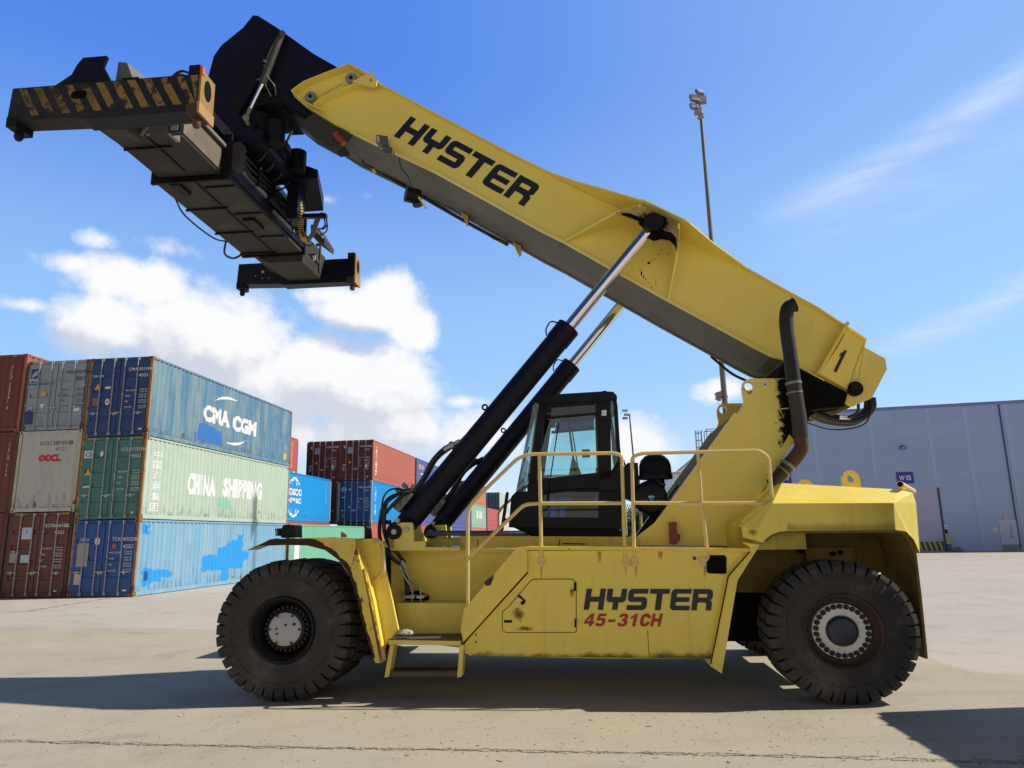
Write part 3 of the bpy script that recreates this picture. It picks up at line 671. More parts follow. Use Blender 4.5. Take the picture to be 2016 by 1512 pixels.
# ---- lift cylinders -----------------------------------------------
def lift_cylinder(vc, near):
    pin = Vector((-1.955, vc, 1.90)); top = Vector((1.50, vc, 5.93)); d = (top-pin).normalized(); n = Vector((-d.z, 0, d.x))
    r = empty('lift_cylinder', (0, 0, 0)); r.parent = VEH
    glandl = 3.50
    bm = B()
    tube(bm, [pin+d*.16, pin+d*.24, pin+d*.30, pin+d*(glandl-.26), pin+d*(glandl-.255), pin+d*(glandl-.01), pin+d*glandl], .155, 32, radii=[.10, .15, .152, .152, .162, .162, .15])
    finish('barrel', bm, NAVY, r, smooth=True)
    bm = B(); tube(bm, [pin+d*(glandl-.05), top-d*.05], .082, 28); finish('rod', bm, CHROME, r, smooth=True)
    bm = B(); cyl(bm, pin-Vector((0, .17, 0)), pin+Vector((0, .17, 0)), .13, 24); obox(bm, pin+d*.13, d*.14, (0, .12, 0), n*.12)
    cyl(bm, pin-Vector((0, .20, 0)), pin-Vector((0, .17, 0)), .055, 16); finish('base_eye', bm, BLK, r, smooth=True)
    bm = B(); s = -.275
    cyl(bm, pin+Vector((0, s, 0)), pin+Vector((0, s+.08, 0)), .095, 28, 0); cyl(bm, pin+Vector((0, s-.02, 0)), pin+Vector((0, s+.02, 0)), .034, 18, 1)
    finish('pin_cap', bm, [RIMB, STEEL], r, smooth=True)
    for dx, dz in ((.155, .03), (.04, .14)): bm = B(); cyl(bm, pin+Vector((dx, s-.01, dz)), pin+Vector((dx, s+.06, dz)), .030, 14, 0); finish('keeper_bolt', bm, STEEL, r, smooth=True)
    bm = B(); cyl(bm, top-Vector((0, .16, 0)), top+Vector((0, .16, 0)), .13, 24); finish('rod_eye', bm, BLK, r, smooth=True)
    bm = B()   # lug with hole on the barrel
    c = pin+d*1.95+n*.155
    lathe(bm, [(.022, -.012), (.022, .012), (.045, .012), (.045, -.012)], c+n*.03, (0, 1, 0), 16, close=True); obox(bm, c-n*.005, d*.03, (0, .012, 0), n*.012)
    finish('lug', bm, NAVY, r)
    # valve block and its hoses
    bm = B(); vb = pin+d*.34+n*.225
    obox(bm, vb, d*.15, (0, .09, 0), n*.07)
    for k in (-.085, .03): cyl(bm, vb+d*k+Vector((0, -.09, 0)), vb+d*k+Vector((0, -.12, 0)), .045, 14); 
    for k in (-.085, .03): cyl(bm, vb+d*k+Vector((0, -.12, 0)), vb+d*k+Vector((0, -.135, 0)), .025, 8)
    cyl(bm, vb+d*.15, vb+d*.24+n*.02, .035, 10); cyl(bm, vb+d*.05+n*.07, vb+d*.05+n*.17, .035, 10); cyl(bm, vb+d*.15+n*.07, vb+d*.15+n*.15, .03, 10)
    finish('valve_block', bm, ALU, r, bev=.006)
    bm = B()
    def dn(px, py):
        q = L(px, py, .85)-Vector((-1.955, .85, 1.90)); return pin+d*q.dot(d)+n*q.dot(n)
    tube(bm, smooth_path([dn(*q) for q in [(806, 984), (812, 972), (823, 958), (836, 938), (848, 914), (860, 898), (874, 885), (888, 878)]]), .034, 10)
    tube(bm, smooth_path([dn(*q) for q in [(808, 986), (823, 966), (842, 938), (856, 912), (870, 896), (888, 883), (904, 870), (918, 856)]]), .014, 8)
    finish('hose', bm, HOSE, r, smooth=True)
    bm = B(); tube(bm, [dn(874, 885), dn(886, 879), dn(887, 878.5), dn(893, 875), dn(894, 874.5), dn(906, 868)], .04, 12, radii=[.042, .042, .055, .055, .03, .03]); finish('hose_fitting', bm, STEEL if near else BLK, r, smooth=True)
    # wire clip at the gland
    bm = B(); tube(bm, smooth_path([pin+d*(glandl-.05)+n*.16, pin+d*(glandl-.10)+n*.24, pin+d*(glandl-.22)+n*.22, pin+d*(glandl-.28)+n*.16]), .010, 6); finish('clip', bm, HOSE, r)
    return r
lift_cylinder(.85, True); lift_cylinder(3.05, False)
hoses('hydraulic_hose', [[(752, 1012, .72), (756, 990, .7), (775, 974, .7), (806, 972, .78)], [(757, 1012, .7), (766, 985, .66), (790, 968, .7), (806, 962, .78)],
                         [(762, 1010, .7), (776, 990, .68), (798, 974, .72), (812, 968, .78)], [(750, 1010, .75), (757, 975, .75), (780, 962, .78), (830, 975, .85)]], .012, HOSE)
hoses('hydraulic_hose', [[(755, 1015, .7), (772, 995, .66), (792, 976, .7), (806, 970, .78)], [(750, 1015, .74), (760, 990, .72), (784, 972, .74)]], .024, HOSE)
bm = B(); ext(bm, [(745, 1024), (765, 1024), (765, 1032), (745, 1032)], .68, .82); finish('hose_clamp', bm, BLK, VEH)

# ---- cab ----------------------------------------------------------
cab = empty('cab', (0, 0, 0)); cab.parent = VEH
CV0, CV1 = 1.25, 2.70
def both(bm, pts, t=.07, mi=0):
    ext(bm[0], pts, CV0, CV0+t, CV0, mi); ext(bm[1], pts, CV1-t, CV1, CV0, mi)
bm = (B(), B())
both(bm, [(1062, 786), (1078, 789), (1056, 948), (1040, 953)])                       # front pillar
both(bm, [(1173, 790), (1201, 786), (1204, 940), (1179, 945)])                       # rear pillar
both(bm, [(1061, 786), (1206, 780), (1206, 788), (1172, 791), (1172, 796), (1085, 802), (1085, 812), (1076, 814)])   # header
both(bm, [(1076, 820), (1173, 812), (1173, 817), (1076, 826)], .05)                  # transom
both(bm, [(1038, 952), (1054, 944), (1178, 930), (1206, 926), (1224, 905), (1224, 968), (1066, 968), (1038, 968)])
both(bm, [(1008, 976), (1016, 968), (1066, 966), (1068, 1018), (1178, 1019), (1180, 966), (1225, 966), (1223, 1040), (1002, 1038)])
both(bm, [(1206, 780), (1213, 782), (1216, 800), (1221, 880), (1225, 912), (1206, 930), (1204, 926), (1217, 905), (1213, 880), (1208, 800)], .05)
for k in bm: finish('side_frame', k, PLAST, cab, bev=.008)
bm = B()   # roof
q = LS([(1052, 791), (1060, 781), (1075, 778), (1190, 771), (1207, 772), (1214, 779), (1215, 786), (1206, 789), (1062, 795)], CV0)
prism(bm, [Vector((p.x, CV0-.03, p.z)) for p in q], [Vector((p.x, CV1+.03, p.z)) for p in q]); finish('roof', bm, PLAST, cab, bev=.03)
bm = B(); p = L(1190, 772, 1.5); cyl(bm, (p.x, 1.5, p.z-.10), (p.x, 1.5, p.z+.015), .03, 12); box(bm, (p.x-.07, 1.46, p.z-.10), (p.x+.02, 1.54, p.z-.005)); finish('roof_beacon_socket', bm, PLAST, cab)
bm = B()   # floor, lower nose and rear wall
def strip(px0, px1, t=.04):
    a, b = L(px0[0], px0[1], CV0), L(px1[0], px1[1], CV0); n = Vector((-(b-a).z, 0, (b-a).x)).normalized()*t
    prism(bm, [Vector((p.x, CV0+.02, p.z)) for p in (a, b, b+n, a+n)], [Vector((p.x, CV1-.02, p.z)) for p in (a, b, b+n, a+n)])
strip((1016, 968), (1006, 978)); strip((1006, 978), (1001, 1038)); strip((1002, 1034), (1223, 1036)); strip((1223, 1036), (1221, 930))
finish('cab_shell', bm, PLAST, cab, bev=.01)
bm = B()   # base under the cab
ext(bm, [(1010, 1038), (1215, 1040), (1240, 1058), (1050, 1058)], CV0+.1, CV1-.1); finish('cab_base', bm, BLK, cab)
def pane(name, quad, mt, t=.008):
    bm = B(); n = (quad[1]-quad[0]).cross(quad[2]-quad[0]).normalized()*t
    prism(bm, quad, [q+n for q in quad]); return finish(name, bm, mt, cab)
a, b = L(1048, 798, CV0), L(1015, 968, CV0)
pane('windscreen', [v_(a, CV0+.05), v_(b, CV0+.05), v_(b, CV1-.05), v_(a, CV1-.05)], GLS)
for vv in (CV0+.02, CV1-.03):
    q = LS([(1050, 796), (1062, 790), (1064, 800), (1042, 948), (1018, 966)], CV0); pane('quarter_glass', [v_(p, vv) for p in q], GLS)
    q = LS([(1082, 826), (1173, 817), (1178, 932), (1054, 947), (1068, 880)], CV0); pane('door_glass', [v_(p, vv) for p in q], GLS)
    q = LS([(1086, 802), (1172, 796), (1172, 812), (1084, 820)], CV0); pane('top_glass', [v_(p, vv) for p in q], GLD)
    q = LS([(1066, 968), (1179, 966), (1178, 1019), (1069, 1018)], CV0); pane('lower_glass', [v_(p, vv) for p in q], GLD if vv < 2 else GLS)
    q = LS([(1202, 790), (1208, 789), (1214, 880), (1218, 905), (1205, 928)], CV0); pane('rear_quarter_glass', [v_(p, vv) for p in q], GLS)
a, b = L(1210, 792, CV0), L(1222, 905, CV0)
pane('rear_glass', [v_(a, CV0+.05), v_(b, CV0+.05), v_(b, CV1-.05), v_(a, CV1-.05)], GLS)
bm = B()   # sill moulding and lower window frame
tube(bm, smooth_path([L(1068, 972, CV0-.01), L(1090, 968, CV0-.01), L(1130, 964, CV0-.01), L(1178, 963, CV0-.01)]), .018, 8)
tube(bm, [L(1100, 832, CV0-.02), L(1076, 990, CV0-.02)], .008, 6); finish('door_trim', bm, BLK, cab)
bm = B(); tube(bm, [L(1118, 822, 2.3), L(1133, 935, 2.3)], .015, 6); tube(bm, [L(1125, 838, 2.4), L(1140, 935, 2.4)], .010, 6)
tube(bm, [L(1058, 812, CV0+.3), L(1040, 950, CV0+.3)], .02, 6); tube(bm, [L(1041, 880, CV0-.01), L(1019, 955, CV0+.2)], .008, 6); finish('wiper', bm, BLK, cab)
bm = B()   # seat and console
s0 = L(1160, 935, 1.9); 
box(bm, (s0.x-.35, 1.65, 2.05), (s0.x+.15, 2.25, 2.2)); box(bm, (s0.x+.10, 1.70, 2.15), (s0.x+.24, 2.2, 2.75)); box(bm, (s0.x+.12, 1.83, 2.76), (s0.x+.2, 2.07, 2.92))
finish('seat', bm, CLOTH, cab, bev=.03)
bm = B(); c0 = L(1110, 935, 1.9); tube(bm, [Vector((c0.x-.35, 1.95, 2.0)), Vector((c0.x-.20, 1.95, 2.55))], .04, 10)
cw = Vector((c0.x-.18, 1.95, 2.60)); dv = Vector((.25, 0, 1)).normalized()
e1 = Vector((0, 1, 0)); e2 = dv.cross(e1)
tube(bm, [cw+(e1*math.cos(a)+e2*math.sin(a))*.19 for a in [2*math.pi*i/20 for i in range(20)]], .016, 8, closed=True); tube(bm, [cw-e1*.18, cw+e1*.18], .014, 6)
box(bm, (s0.x-.25, 1.45, 2.0), (s0.x+.05, 1.58, 2.38)); finish('steering_wheel', bm, BLK, cab)
bm = B(); p = L(1155, 893, 2.55); box(bm, (p.x-.07, 2.5, p.z-.06), (p.x+.05, 2.55, p.z+.06)); finish('display', bm, BLK, cab)
bm = B(); p = L(1129, 935, 2.3); prism(bm, [p+Vector((-.07, 0, 0)), p+Vector((.12, 0, .02)), p+Vector((.01, 0, .27)), p+Vector((-.01, 0, .27))], [p+Vector((-.07, .12, 0)), p+Vector((.12, .12, .02)), p+Vector((.01, .05, .27)), p+Vector((-.01, .05, .27))]); finish('hanging_cloth', bm, PAPER, cab)
bm = B(); ext(bm, [(1092, 826), (1100, 823), (1104, 826), (1102, 834), (1096, 835)], 2.5, 2.55); finish('inside_mirror', bm, STEEL, cab)
bm = B(); ext(bm, [(1184.5, 808), (1194, 807), (1194, 818), (1184.5, 818.5)], CV0-.012, CV0+.0); finish('notice', bm, WHITE, cab)
bm = B(); obox(bm, (L(999, 990, 1.1)+L(988, 1024, 1.1))/2, (L(999, 950, 1.1)-L(988, 1024, 1.1))*.5, (0, .10, 0), (.012, 0, .006)); tube(bm, [L(990, 1023, 1.1), L(1003, 1022, 1.25)], .015, 6)
finish('mirror', bm, PLAST, cab)
bm = B(); tube(bm, [L(1227, 905, 1.3), L(1232, 920, 1.3)], .012); ext(bm, [(1229, 918), (1236, 911), (1256, 911), (1258, 946), (1256, 984), (1246, 986), (1229, 980)], 1.25, 1.55); finish('condenser_box', bm, PLAST, cab, bev=.015)

# ---- tower that carries the boom ----------------------------------
TOW = [(1264, 1073), (1452, 815), (1463, 797), (1465, 788), (1461, 770), (1462, 756), (1470, 747), (1480, 745), (1552, 745), (1553, 850), (1562, 868), (1432, 1075)]
for k, v0 in enumerate((1.0, 2.85)):
    tw = empty('tower_plate', (0, 0, 0)); tw.parent = VEH
    bm = B(); q = LS(TOW, 1.0)
    hole = L(1474.5, 760.5, 1.0); n = 20
    # plate with the lug hole: cut the plate below the lug and ring the hole
    lug = q[3:9]; body = q[:4]+[L(1552, 788, 1.0)]+q[9:]
    prism(bm, [v_(p, v0) for p in body], [v_(p, v0+.06) for p in body])
    ring = [hole+Vector((math.cos(a), 0, math.sin(a)))*.057 for a in [2*math.pi*i/n for i in range(n)]]
    outl = [L(x, y, 1.0) for x, y in [(1465, 788), (1462, 776), (1460.5, 764), (1462.5, 754), (1468, 748), (1476, 745.5), (1486, 745.3), (1500, 745), (1552, 745), (1552, 788)]]
    def outer_at(a):
        d = Vector((math.cos(a), 0, math.sin(a))); best = None
        for i in range(len(outl)):
            s_, e_ = outl[i]-hole, outl[(i+1) % len(outl)]-hole
            den = d.x*(e_.z-s_.z) - d.z*(e_.x-s_.x)
            if abs(den) < 1e-9: continue
            t = (s_.x*(e_.z-s_.z) - s_.z*(e_.x-s_.x))/den; w = (s_.x*d.z - s_.z*d.x)/den
            if t > 0 and -1e-6 <= w <= 1+1e-6 and (best is None or t < best): best = t
        return hole+d*(best or .1)
    angs = sorted([2*math.pi*i/n for i in range(n)] + [math.atan2(p.z-hole.z, p.x-hole.x) % (2*math.pi) for p in outl])
    for i in range(len(angs)):
        a0, a1 = angs[i], angs[(i+1) % len(angs)]
        if abs(a0-a1) < 1e-5: continue
        i0, i1 = hole+Vector((math.cos(a0), 0, math.sin(a0)))*.057, hole+Vector((math.cos(a1), 0, math.sin(a1)))*.057
        o0, o1 = outer_at(a0), outer_at(a1)
        va = [bm.verts.new(v_(p, v0+.001)) for p in (i0, o0, o1, i1)]; vb = [bm.verts.new(v_(p, v0+.061)) for p in (i0, o0, o1, i1)]
        bm.faces.new(va); bm.faces.new(vb[::-1]); bm.faces.new((va[0], va[3], vb[3], vb[0])); bm.faces.new((va[1], va[2], vb[2], vb[1]))
    finish('plate', bm, YELC, tw)
    bm = B()   # front flange strip and rear edge strip
    e = [(1257, 1073), (1446, 813), (1452, 815), (1264, 1073)]
    q = LS(e, 1.0); prism(bm, [v_(p, v0-.03) for p in q], [v_(p, v0+.09) for p in q])
    q = LS([(1553, 856), (1562, 868), (1432, 1075), (1424, 1075)], 1.0); prism(bm, [v_(p, v0-.04) for p in q], [v_(p, v0+.09) for p in q])
    q = LS([(1453, 811), (1552, 803), (1552, 805), (1453, 813)], 1.0); prism(bm, [v_(p, v0-.006) for p in q], [v_(p, v0+.002) for p in q])
    finish('flange', bm, YELC, tw, bev=.004)
    if k == 0:
        bm = B(); ext(bm, [(1502, 751), (1511, 751), (1511, 761), (1502, 761)], v0-.006, v0, 1.0); dc = finish('warning_label', bm, WHITE, tw)
        bm = B(); a = LS([(1504, 759), (1509, 759), (1506.5, 754)], 1.0); flat(bm, [v_(p, v0-.009) for p in a]); finish('symbol', bm, TXB, dc)
        bm = B(); c = L(1476, 771, 1.0); tube(bm, [c+Vector((math.cos(a)*.022-.005, -.005, math.sin(a)*.026)) for a in [R(x) for x in (150, 200, 250, 300, 350, 30, 70)]], .006, 6)
        ext(bm, [(1463.5, 764), (1465.5, 766), (1464.5, 768), (1466, 770), (1465, 771)], v0-.004, v0, 1.0); finish('stencil', bm, RIMR, tw)
        bm = B()
        ext(bm, [(1316, 1029), (1330, 1028), (1330, 1050), (1337, 1052), (1337, 1064), (1331, 1065), (1332, 1071), (1318, 1071)], v0-.12, v0, 1.0); finish('extinguisher_box', bm, REDP, tw, bev=.01)
        bm = B(); q = LS([(1524, 746), (1552.5, 746), (1553, 850), (1562, 868), (1530, 915), (1515, 915), (1524, 850)], 1.0); flat(bm, [v_(p, v0-.005) for p in q])
        finish('soot_mark', bm, SOOTX, tw)
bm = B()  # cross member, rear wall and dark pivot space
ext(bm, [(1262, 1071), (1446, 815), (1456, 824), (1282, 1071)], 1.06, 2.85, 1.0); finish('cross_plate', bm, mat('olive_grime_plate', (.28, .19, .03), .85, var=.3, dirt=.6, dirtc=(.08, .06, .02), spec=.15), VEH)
bm = B(); ext(bm, [(1520, 760), (1545, 712), (1571, 722), (1669, 773), (1662, 800), (1600, 806), (1580, 850), (1555, 880), (1440, 1071), (1400, 1071)], 1.34, 2.60, 1.34); finish('pivot_shade_block', bm, GRIME, VEH)  # black block stands for the shaded cavity between the tower plates
bm = B()
q = LS([(1258, 1073), (1232, 1073), (1300, 1020), (1330, 985)], 1.02); prism(bm, [v_(p, .98) for p in q], [v_(p, 1.0) for p in q]); finish('tower_gusset', bm, YELC, VEH)
bm = B(); tube(bm, [L(1258, 1060, 1.3), L(1310, 985, 1.3)], .05, 10); tube(bm, [L(1296, 1015, .95), L(1320, 975, .95), L(1335, 955, .95)], .012, 6); finish('cable_conduit', bm, BLK, VEH)

# ---- exhaust ------------------------------------------------------
ex = empty('exhaust_pipe', (0, 0, 0)); ex.parent = VEH
EV = .80
p1 = [L(*q, EV) for q in [(1564, 600), (1552, 606), (1548, 622), (1549, 650), (1556, 700), (1563, 756)]]
bm = B(); tube(bm, smooth_path(p1, 5), .085, 22, radii=[.10]+[.088]*25)
finish('tail_pipe', bm, EXB, ex, smooth=True)
bm = B(); e_ = p1[0]; dd = (p1[0]-p1[1]).normalized(); cyl(bm, e_+dd*.001, e_+dd*.004, .085, 20); finish('pipe_mouth', bm, GRIME, ex)
bm = B(); tube(bm, [L(1562, 752, EV), L(1573, 822, EV), L(1576, 862, EV)], .092, 22); finish('silencer_pipe', bm, EXG, ex, smooth=True)
bm = B(); tube(bm, smooth_path([L(1576, 860, EV), L(1578, 880, EV), L(1570, 895, EV), L(1556, 912, EV)], 4), .088, 20); finish('elbow', bm, EXR, ex, smooth=True)
bm = B(); tube(bm, [L(1558, 908, EV), L(1520, 955, EV)], .086, 20); finish('lower_pipe', bm, EXG, ex, smooth=True)
for x, y, x2, y2 in ((1561.5, 752, 1562.5, 757), (1564, 772, 1564.5, 775), (1553, 914, 1549, 919), (1543, 927, 1541, 929)):
    bm = B(); cyl(bm, L(x, y, EV), L(x2, y2, EV), .100, 22); finish('clamp', bm, ALU, ex, smooth=True)
bm = B(); ext(bm, [(1548, 905), (1556, 898), (1560, 905), (1540, 930), (1534, 924)], .86, 1.0, EV); finish('bracket', bm, BLK, ex)

LHD0 = mat('dull_clamp', (.10, .10, .09), .5, metal=.3)
# ---- air cleaner --------------------------------------------------
ac = empty('air_cleaner', (0, 0, 0)); ac.parent = VEH
c = L(1290, 930, 1.25)
bm = B(); lathe(bm, [(.0, .275), (.06, .272), (.13, .245), (.185, .19), (.208, .12), (.213, .0), (.222, -.015), (.222, -.06), (.10, -.065), (.10, -.0)], (c.x, 1.25, c.z-.03), (0, 0, 1), 36); finish('dome_cap', bm, PLAST, ac, smooth=True)
bm = B(); cyl(bm, (c.x, 1.25, c.z-.30), (c.x, 1.25, c.z-.06), .115, 24); finish('neck', bm, PLAST, ac, smooth=True)
bm = B(); lathe(bm, [(.118, -.01), (.126, -.01), (.126, .02), (.118, .02)], (c.x, 1.25, c.z-.17), (0, 0, 1), 28, close=True); finish('clamp', bm, LHD0, ac)
c2 = L(1281, 978, 1.05)
bm = B(); lathe(bm, [(.0, 0), (.16, .0), (.19, .015), (.205, .05), (.212, .06), (.212, .45), (.0, .46)], (c2.x, 1.0, c2.z), (0, 1, 0), 40); finish('drum', bm, PLAST, ac, smooth=True)
bm = B()
h = [(-.5, .2), (-.38, .42), (-.15, .5), (.15, .5), (.38, .42), (.5, .2), (.35, -.1), (0, -.5), (-.35, -.1)]
flat(bm, [(c2.x+.005+x*.088, .996, c2.z-.02+z*.072) for x, z in h]); em = finish('emblem', bm, BLUES, ac)
bm = B(); text_into(bm, 'EMCEL', (c2.x-.028, .993, c2.z-.010), (1, 0, 0), (0, 0, 1), w=.066, h=.018); finish('lettering', bm, WHITE, em)
bm = B(); tube(bm, [(c2.x, 1.2, c2.z-.18), (c2.x+.25, 1.25, c2.z-.3)], .07, 12); finish('duct', bm, PLAST, ac)

sheet('frame_shade', [(776, 1150), (850, 1150), (850, 1188), (776, 1188)], .995, SHADEP, frame)  # soft dark patch painting shading onto the frame side
# ---- counterweight and hood ---------------------------------------
F0 = .03
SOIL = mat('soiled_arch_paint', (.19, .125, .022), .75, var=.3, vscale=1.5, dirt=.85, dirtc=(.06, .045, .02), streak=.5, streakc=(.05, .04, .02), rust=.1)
face = [(1464, 1037), (1467, 1058), (1494, 1066), (1502, 1068), (1508, 1061), (1520, 1052), (1533, 1047), (1550, 1045), (1763, 1043), (1759.5, 990), (1520.5, 991), (1492, 1040)]
fl = LS(face, F0)
top = LS([(1539.5, 951), (1768, 963.5)], .42)
vf = {0: .16, 1: .14, 2: .04}
near = [Vector((p.x, vf.get(i, F0), p.z)) for i, p in enumerate(fl)]
cwt = empty('counterweight', (0, 0, 0)); cwt.parent = VEH
bm = B()
nv = [bm.verts.new(p) for p in near]
fv = [bm.verts.new(mir(p)) for p in near]
tn = [bm.verts.new(p) for p in top]; tf = [bm.verts.new(mir(p)) for p in top]
b1 = bm.verts.new(L(1466, 1030, .42)); b2 = bm.verts.new(mir(b1.co))
# side, split along its folds
bm.faces.new((nv[0], nv[1], nv[2], nv[11])); bm.faces.new((nv[2], nv[3], nv[4], nv[5], nv[6], nv[7], nv[8], nv[9], nv[10], nv[11]))
bm.faces.new((fv[0], fv[11], fv[2], fv[1])); bm.faces.new([fv[i] for i in (11, 10, 9, 8, 7, 6, 5, 4, 3, 2)])
bm.faces.new((nv[10], nv[9], tn[1], tn[0])); bm.faces.new((fv[9], fv[10], tf[0], tf[1])); bm.faces.new((tn[0], tn[1], tf[1], tf[0]))
bm.faces.new((nv[0], nv[11], nv[10], tn[0])); bm.faces.new((fv[0], tf[0], fv[10], fv[11])); bm.faces.new((nv[0], tn[0], tf[0], fv[0]))
# chamfered rear corners and the back
rn = [bm.verts.new(L(x, y, v)) for x, y, v in [(1797, 970.5, .40), (1803.5, 990, .40), (1811, 1089, .40), (1799, 1062, .29), (1784, 1046.5, .16)]]
rf = [bm.verts.new(mir(v.co)) for v in rn]
bm.faces.new((tn[1], nv[9], nv[8], rn[4], rn[3], rn[2], rn[1], rn[0])); bm.faces.new((tf[1], rf[0], rf[1], rf[2], rf[3], rf[4], fv[8], fv[9]))
bm.faces.new((tn[1], rn[0], rf[0], tf[1])); bm.faces.new((rn[0], rn[1], rf[1], rf[0])); bm.faces.new((rn[1], rn[2], rf[2], rf[1]))
finish('weight_block', bm, YEL, cwt, bev=.012)
sheet('soot_film', [(1600, 992), (1759, 991), (1762, 1043), (1600, 1044)], F0-.004, film('soot_film', False, .70, 2.5, (.09, .08, .02), 0, .28, .6), cwt); sheet('soot_film', [(1550, 1022), (1762, 1022), (1763, 1043), (1550, 1044)], F0-.005, film('edge_film', False, .62, 3.0, (.06, .05, .02), 5, .34, .5), cwt); sheet('rust_patch', [(1464, 1034), (1492, 1036), (1500, 1062), (1470, 1058)], .02, RUSTP, cwt)
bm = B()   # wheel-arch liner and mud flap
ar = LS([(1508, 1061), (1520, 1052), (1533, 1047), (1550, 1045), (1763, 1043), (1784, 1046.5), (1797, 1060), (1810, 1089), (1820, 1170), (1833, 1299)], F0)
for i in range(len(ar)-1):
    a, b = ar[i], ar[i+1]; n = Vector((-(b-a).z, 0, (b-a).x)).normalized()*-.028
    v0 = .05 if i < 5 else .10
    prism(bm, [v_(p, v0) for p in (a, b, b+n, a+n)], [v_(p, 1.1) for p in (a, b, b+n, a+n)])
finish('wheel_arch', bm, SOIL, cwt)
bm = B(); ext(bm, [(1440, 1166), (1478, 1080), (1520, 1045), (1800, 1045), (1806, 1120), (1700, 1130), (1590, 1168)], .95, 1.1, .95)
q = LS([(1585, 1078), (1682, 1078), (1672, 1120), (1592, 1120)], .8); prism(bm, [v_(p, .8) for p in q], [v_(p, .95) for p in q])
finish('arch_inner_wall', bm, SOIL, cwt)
bm = B(); tube(bm, [L(1545, 1060, .9), L(1573, 1085, .9), L(1605, 1088, .85)], .02, 8); cyl(bm, L(1640, 1090, .76), L(1640, 1090, .9), .03, 10); cyl(bm, L(1655, 1088, .76), L(1655, 1088, .9), .03, 10); finish('axle_line', bm, GRIME, cwt)
bm = B(); box(bm, (2.2, .42, 1.62), (3.0, 3.48, 1.95)); finish('hood_floor', bm, YELD, cwt)
def eye(px, py, v, s):
    bm = B(); c = L(px, py, v); n = 18
    lathe(bm, [(.045*s, -.03), (.045*s, .03), (.10*s, .03), (.10*s, -.03)], c, (0, 1, 0), 24, close=True)
    prism(bm, [c+Vector((-.10*s, -.029, -.14*s)), c+Vector((.10*s, -.029, -.14*s)), c+Vector((.10*s, -.029, 0)), c+Vector((.07*s, -.029, -.066*s)), c+Vector((-.07*s, -.029, -.066*s)), c+Vector((-.10*s, -.029, 0))],
          [c+Vector((-.10*s, .029, -.14*s)), c+Vector((.10*s, .029, -.14*s)), c+Vector((.10*s, .029, 0)), c+Vector((.07*s, .029, -.066*s)), c+Vector((-.07*s, .029, -.066*s)), c+Vector((-.10*s, .029, 0))])
    finish('lifting_eye', bm, YEL, cwt)
eye(1674, 943, .9, 1.05); eye(1585, 957, 2.9, 1.0)
bm = B(); a, b = L(1774, 954, .50), L(1797, 969, 1.2); tube(bm, [L(1772, 953.5, .36), L(1797, 968, .95)], .040, 16); finish('rear_tube', bm, RAIL, cwt, smooth=True)
bm = B(); a = L(1772, 953.5, .36); b = L(1797, 968, .95); d_ = (a-b).normalized(); cyl(bm, a+d_*.001, a+d_*.003, .03, 14); cyl(bm, b, b-d_*.04, .03, 12); finish('tube_mouth', bm, GRIME, cwt)
bm = B(); q = LS([(1794.5, 1001), (1800, 1000), (1804, 1025), (1797.5, 1025)], .50); prism(bm, [v_(p, .50+.03*i%2) for i, p in enumerate(q)], [p+Vector((.05, .16, 0)) for p in q]); finish('tail_lamp', bm, REDL, cwt)
# ---- boom ---------------------------------------------------------
boom = empty('boom', (0, 0, 0)); boom.parent = VEH
BV = 1.30
def bz(top, uu, pts):
    for a, b in zip(pts, pts[1:]):
        if min(a.x, b.x) <= uu <= max(a.x, b.x) and abs(b.x-a.x) > 1e-6: return a.z+(b.z-a.z)*(uu-a.x)/(b.x-a.x)
    return pts[-1].z if uu > pts[-1].x else pts[0].z
topl = LS([(604, 170), (692, 136), (749, 171), (1004, 307), (1086, 347), (1446, 520), (1528, 567), (1612, 613)], BV)
botl = LS([(1571, 719), (1545, 706), (1521, 700), (1487, 683), (1391, 631), (1315, 590), (1208, 530), (1108, 474), (1060, 450), (967, 398), (856, 337), (745, 285), (658, 243), (602, 207), (579, 187)], BV)
bm = B()
lp = topl+botl
fs = prism(bm, [v_(p, BV) for p in lp], [v_(p, 2*VC-BV) for p in lp])
# rear section narrows towards the pivot
rear = LS([(1612, 613), (1712, 666), (1707, 678), (1750, 701), (1754, 722), (1724, 780), (1686, 797), (1671, 787), (1671, 771), (1571, 719)], BV)
# the tapering box: fold line to the pivot line
q = [rear[0], rear[1], rear[8], rear[9]]
vt = [BV, BV+.17, BV+.17, BV]
prism(bm, [v_(p, v) for p, v in zip(q, vt)], [v_(p, 2*VC-v) for p, v in zip(q, vt)])
bm.faces.ensure_lookup_table(); bmesh.ops.recalc_face_normals(bm, faces=bm.faces[:])
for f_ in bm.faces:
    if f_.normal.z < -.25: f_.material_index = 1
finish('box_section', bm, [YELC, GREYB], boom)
bm = B()   # pivot ears
q = [rear[i] for i in (1, 2, 3, 4, 5, 6, 7, 8)]
prism(bm, [v_(p, BV+.13) for p in q], [v_(p, BV+.20) for p in q]); ear = finish('pivot_ear', bm, YELC, boom, bev=.004)
bm = B(); prism(bm, [mir(v_(p, BV+.13)) for p in q], [mir(v_(p, BV+.20)) for p in q]); finish('pivot_ear', bm, YELC, boom, bev=.004)
bm = B(); c = L(1688, 763, BV); cyl(bm, (c.x, 1.36, c.z), (c.x, 2.54, c.z), .098, 28); lathe(bm, [(.0, 0), (.07, 0), (.075, .02), (.098, .02)], (c.x, 1.34, c.z), (0, 1, 0), 28); finish('pivot_pin', bm, BLK, boom, smooth=True)
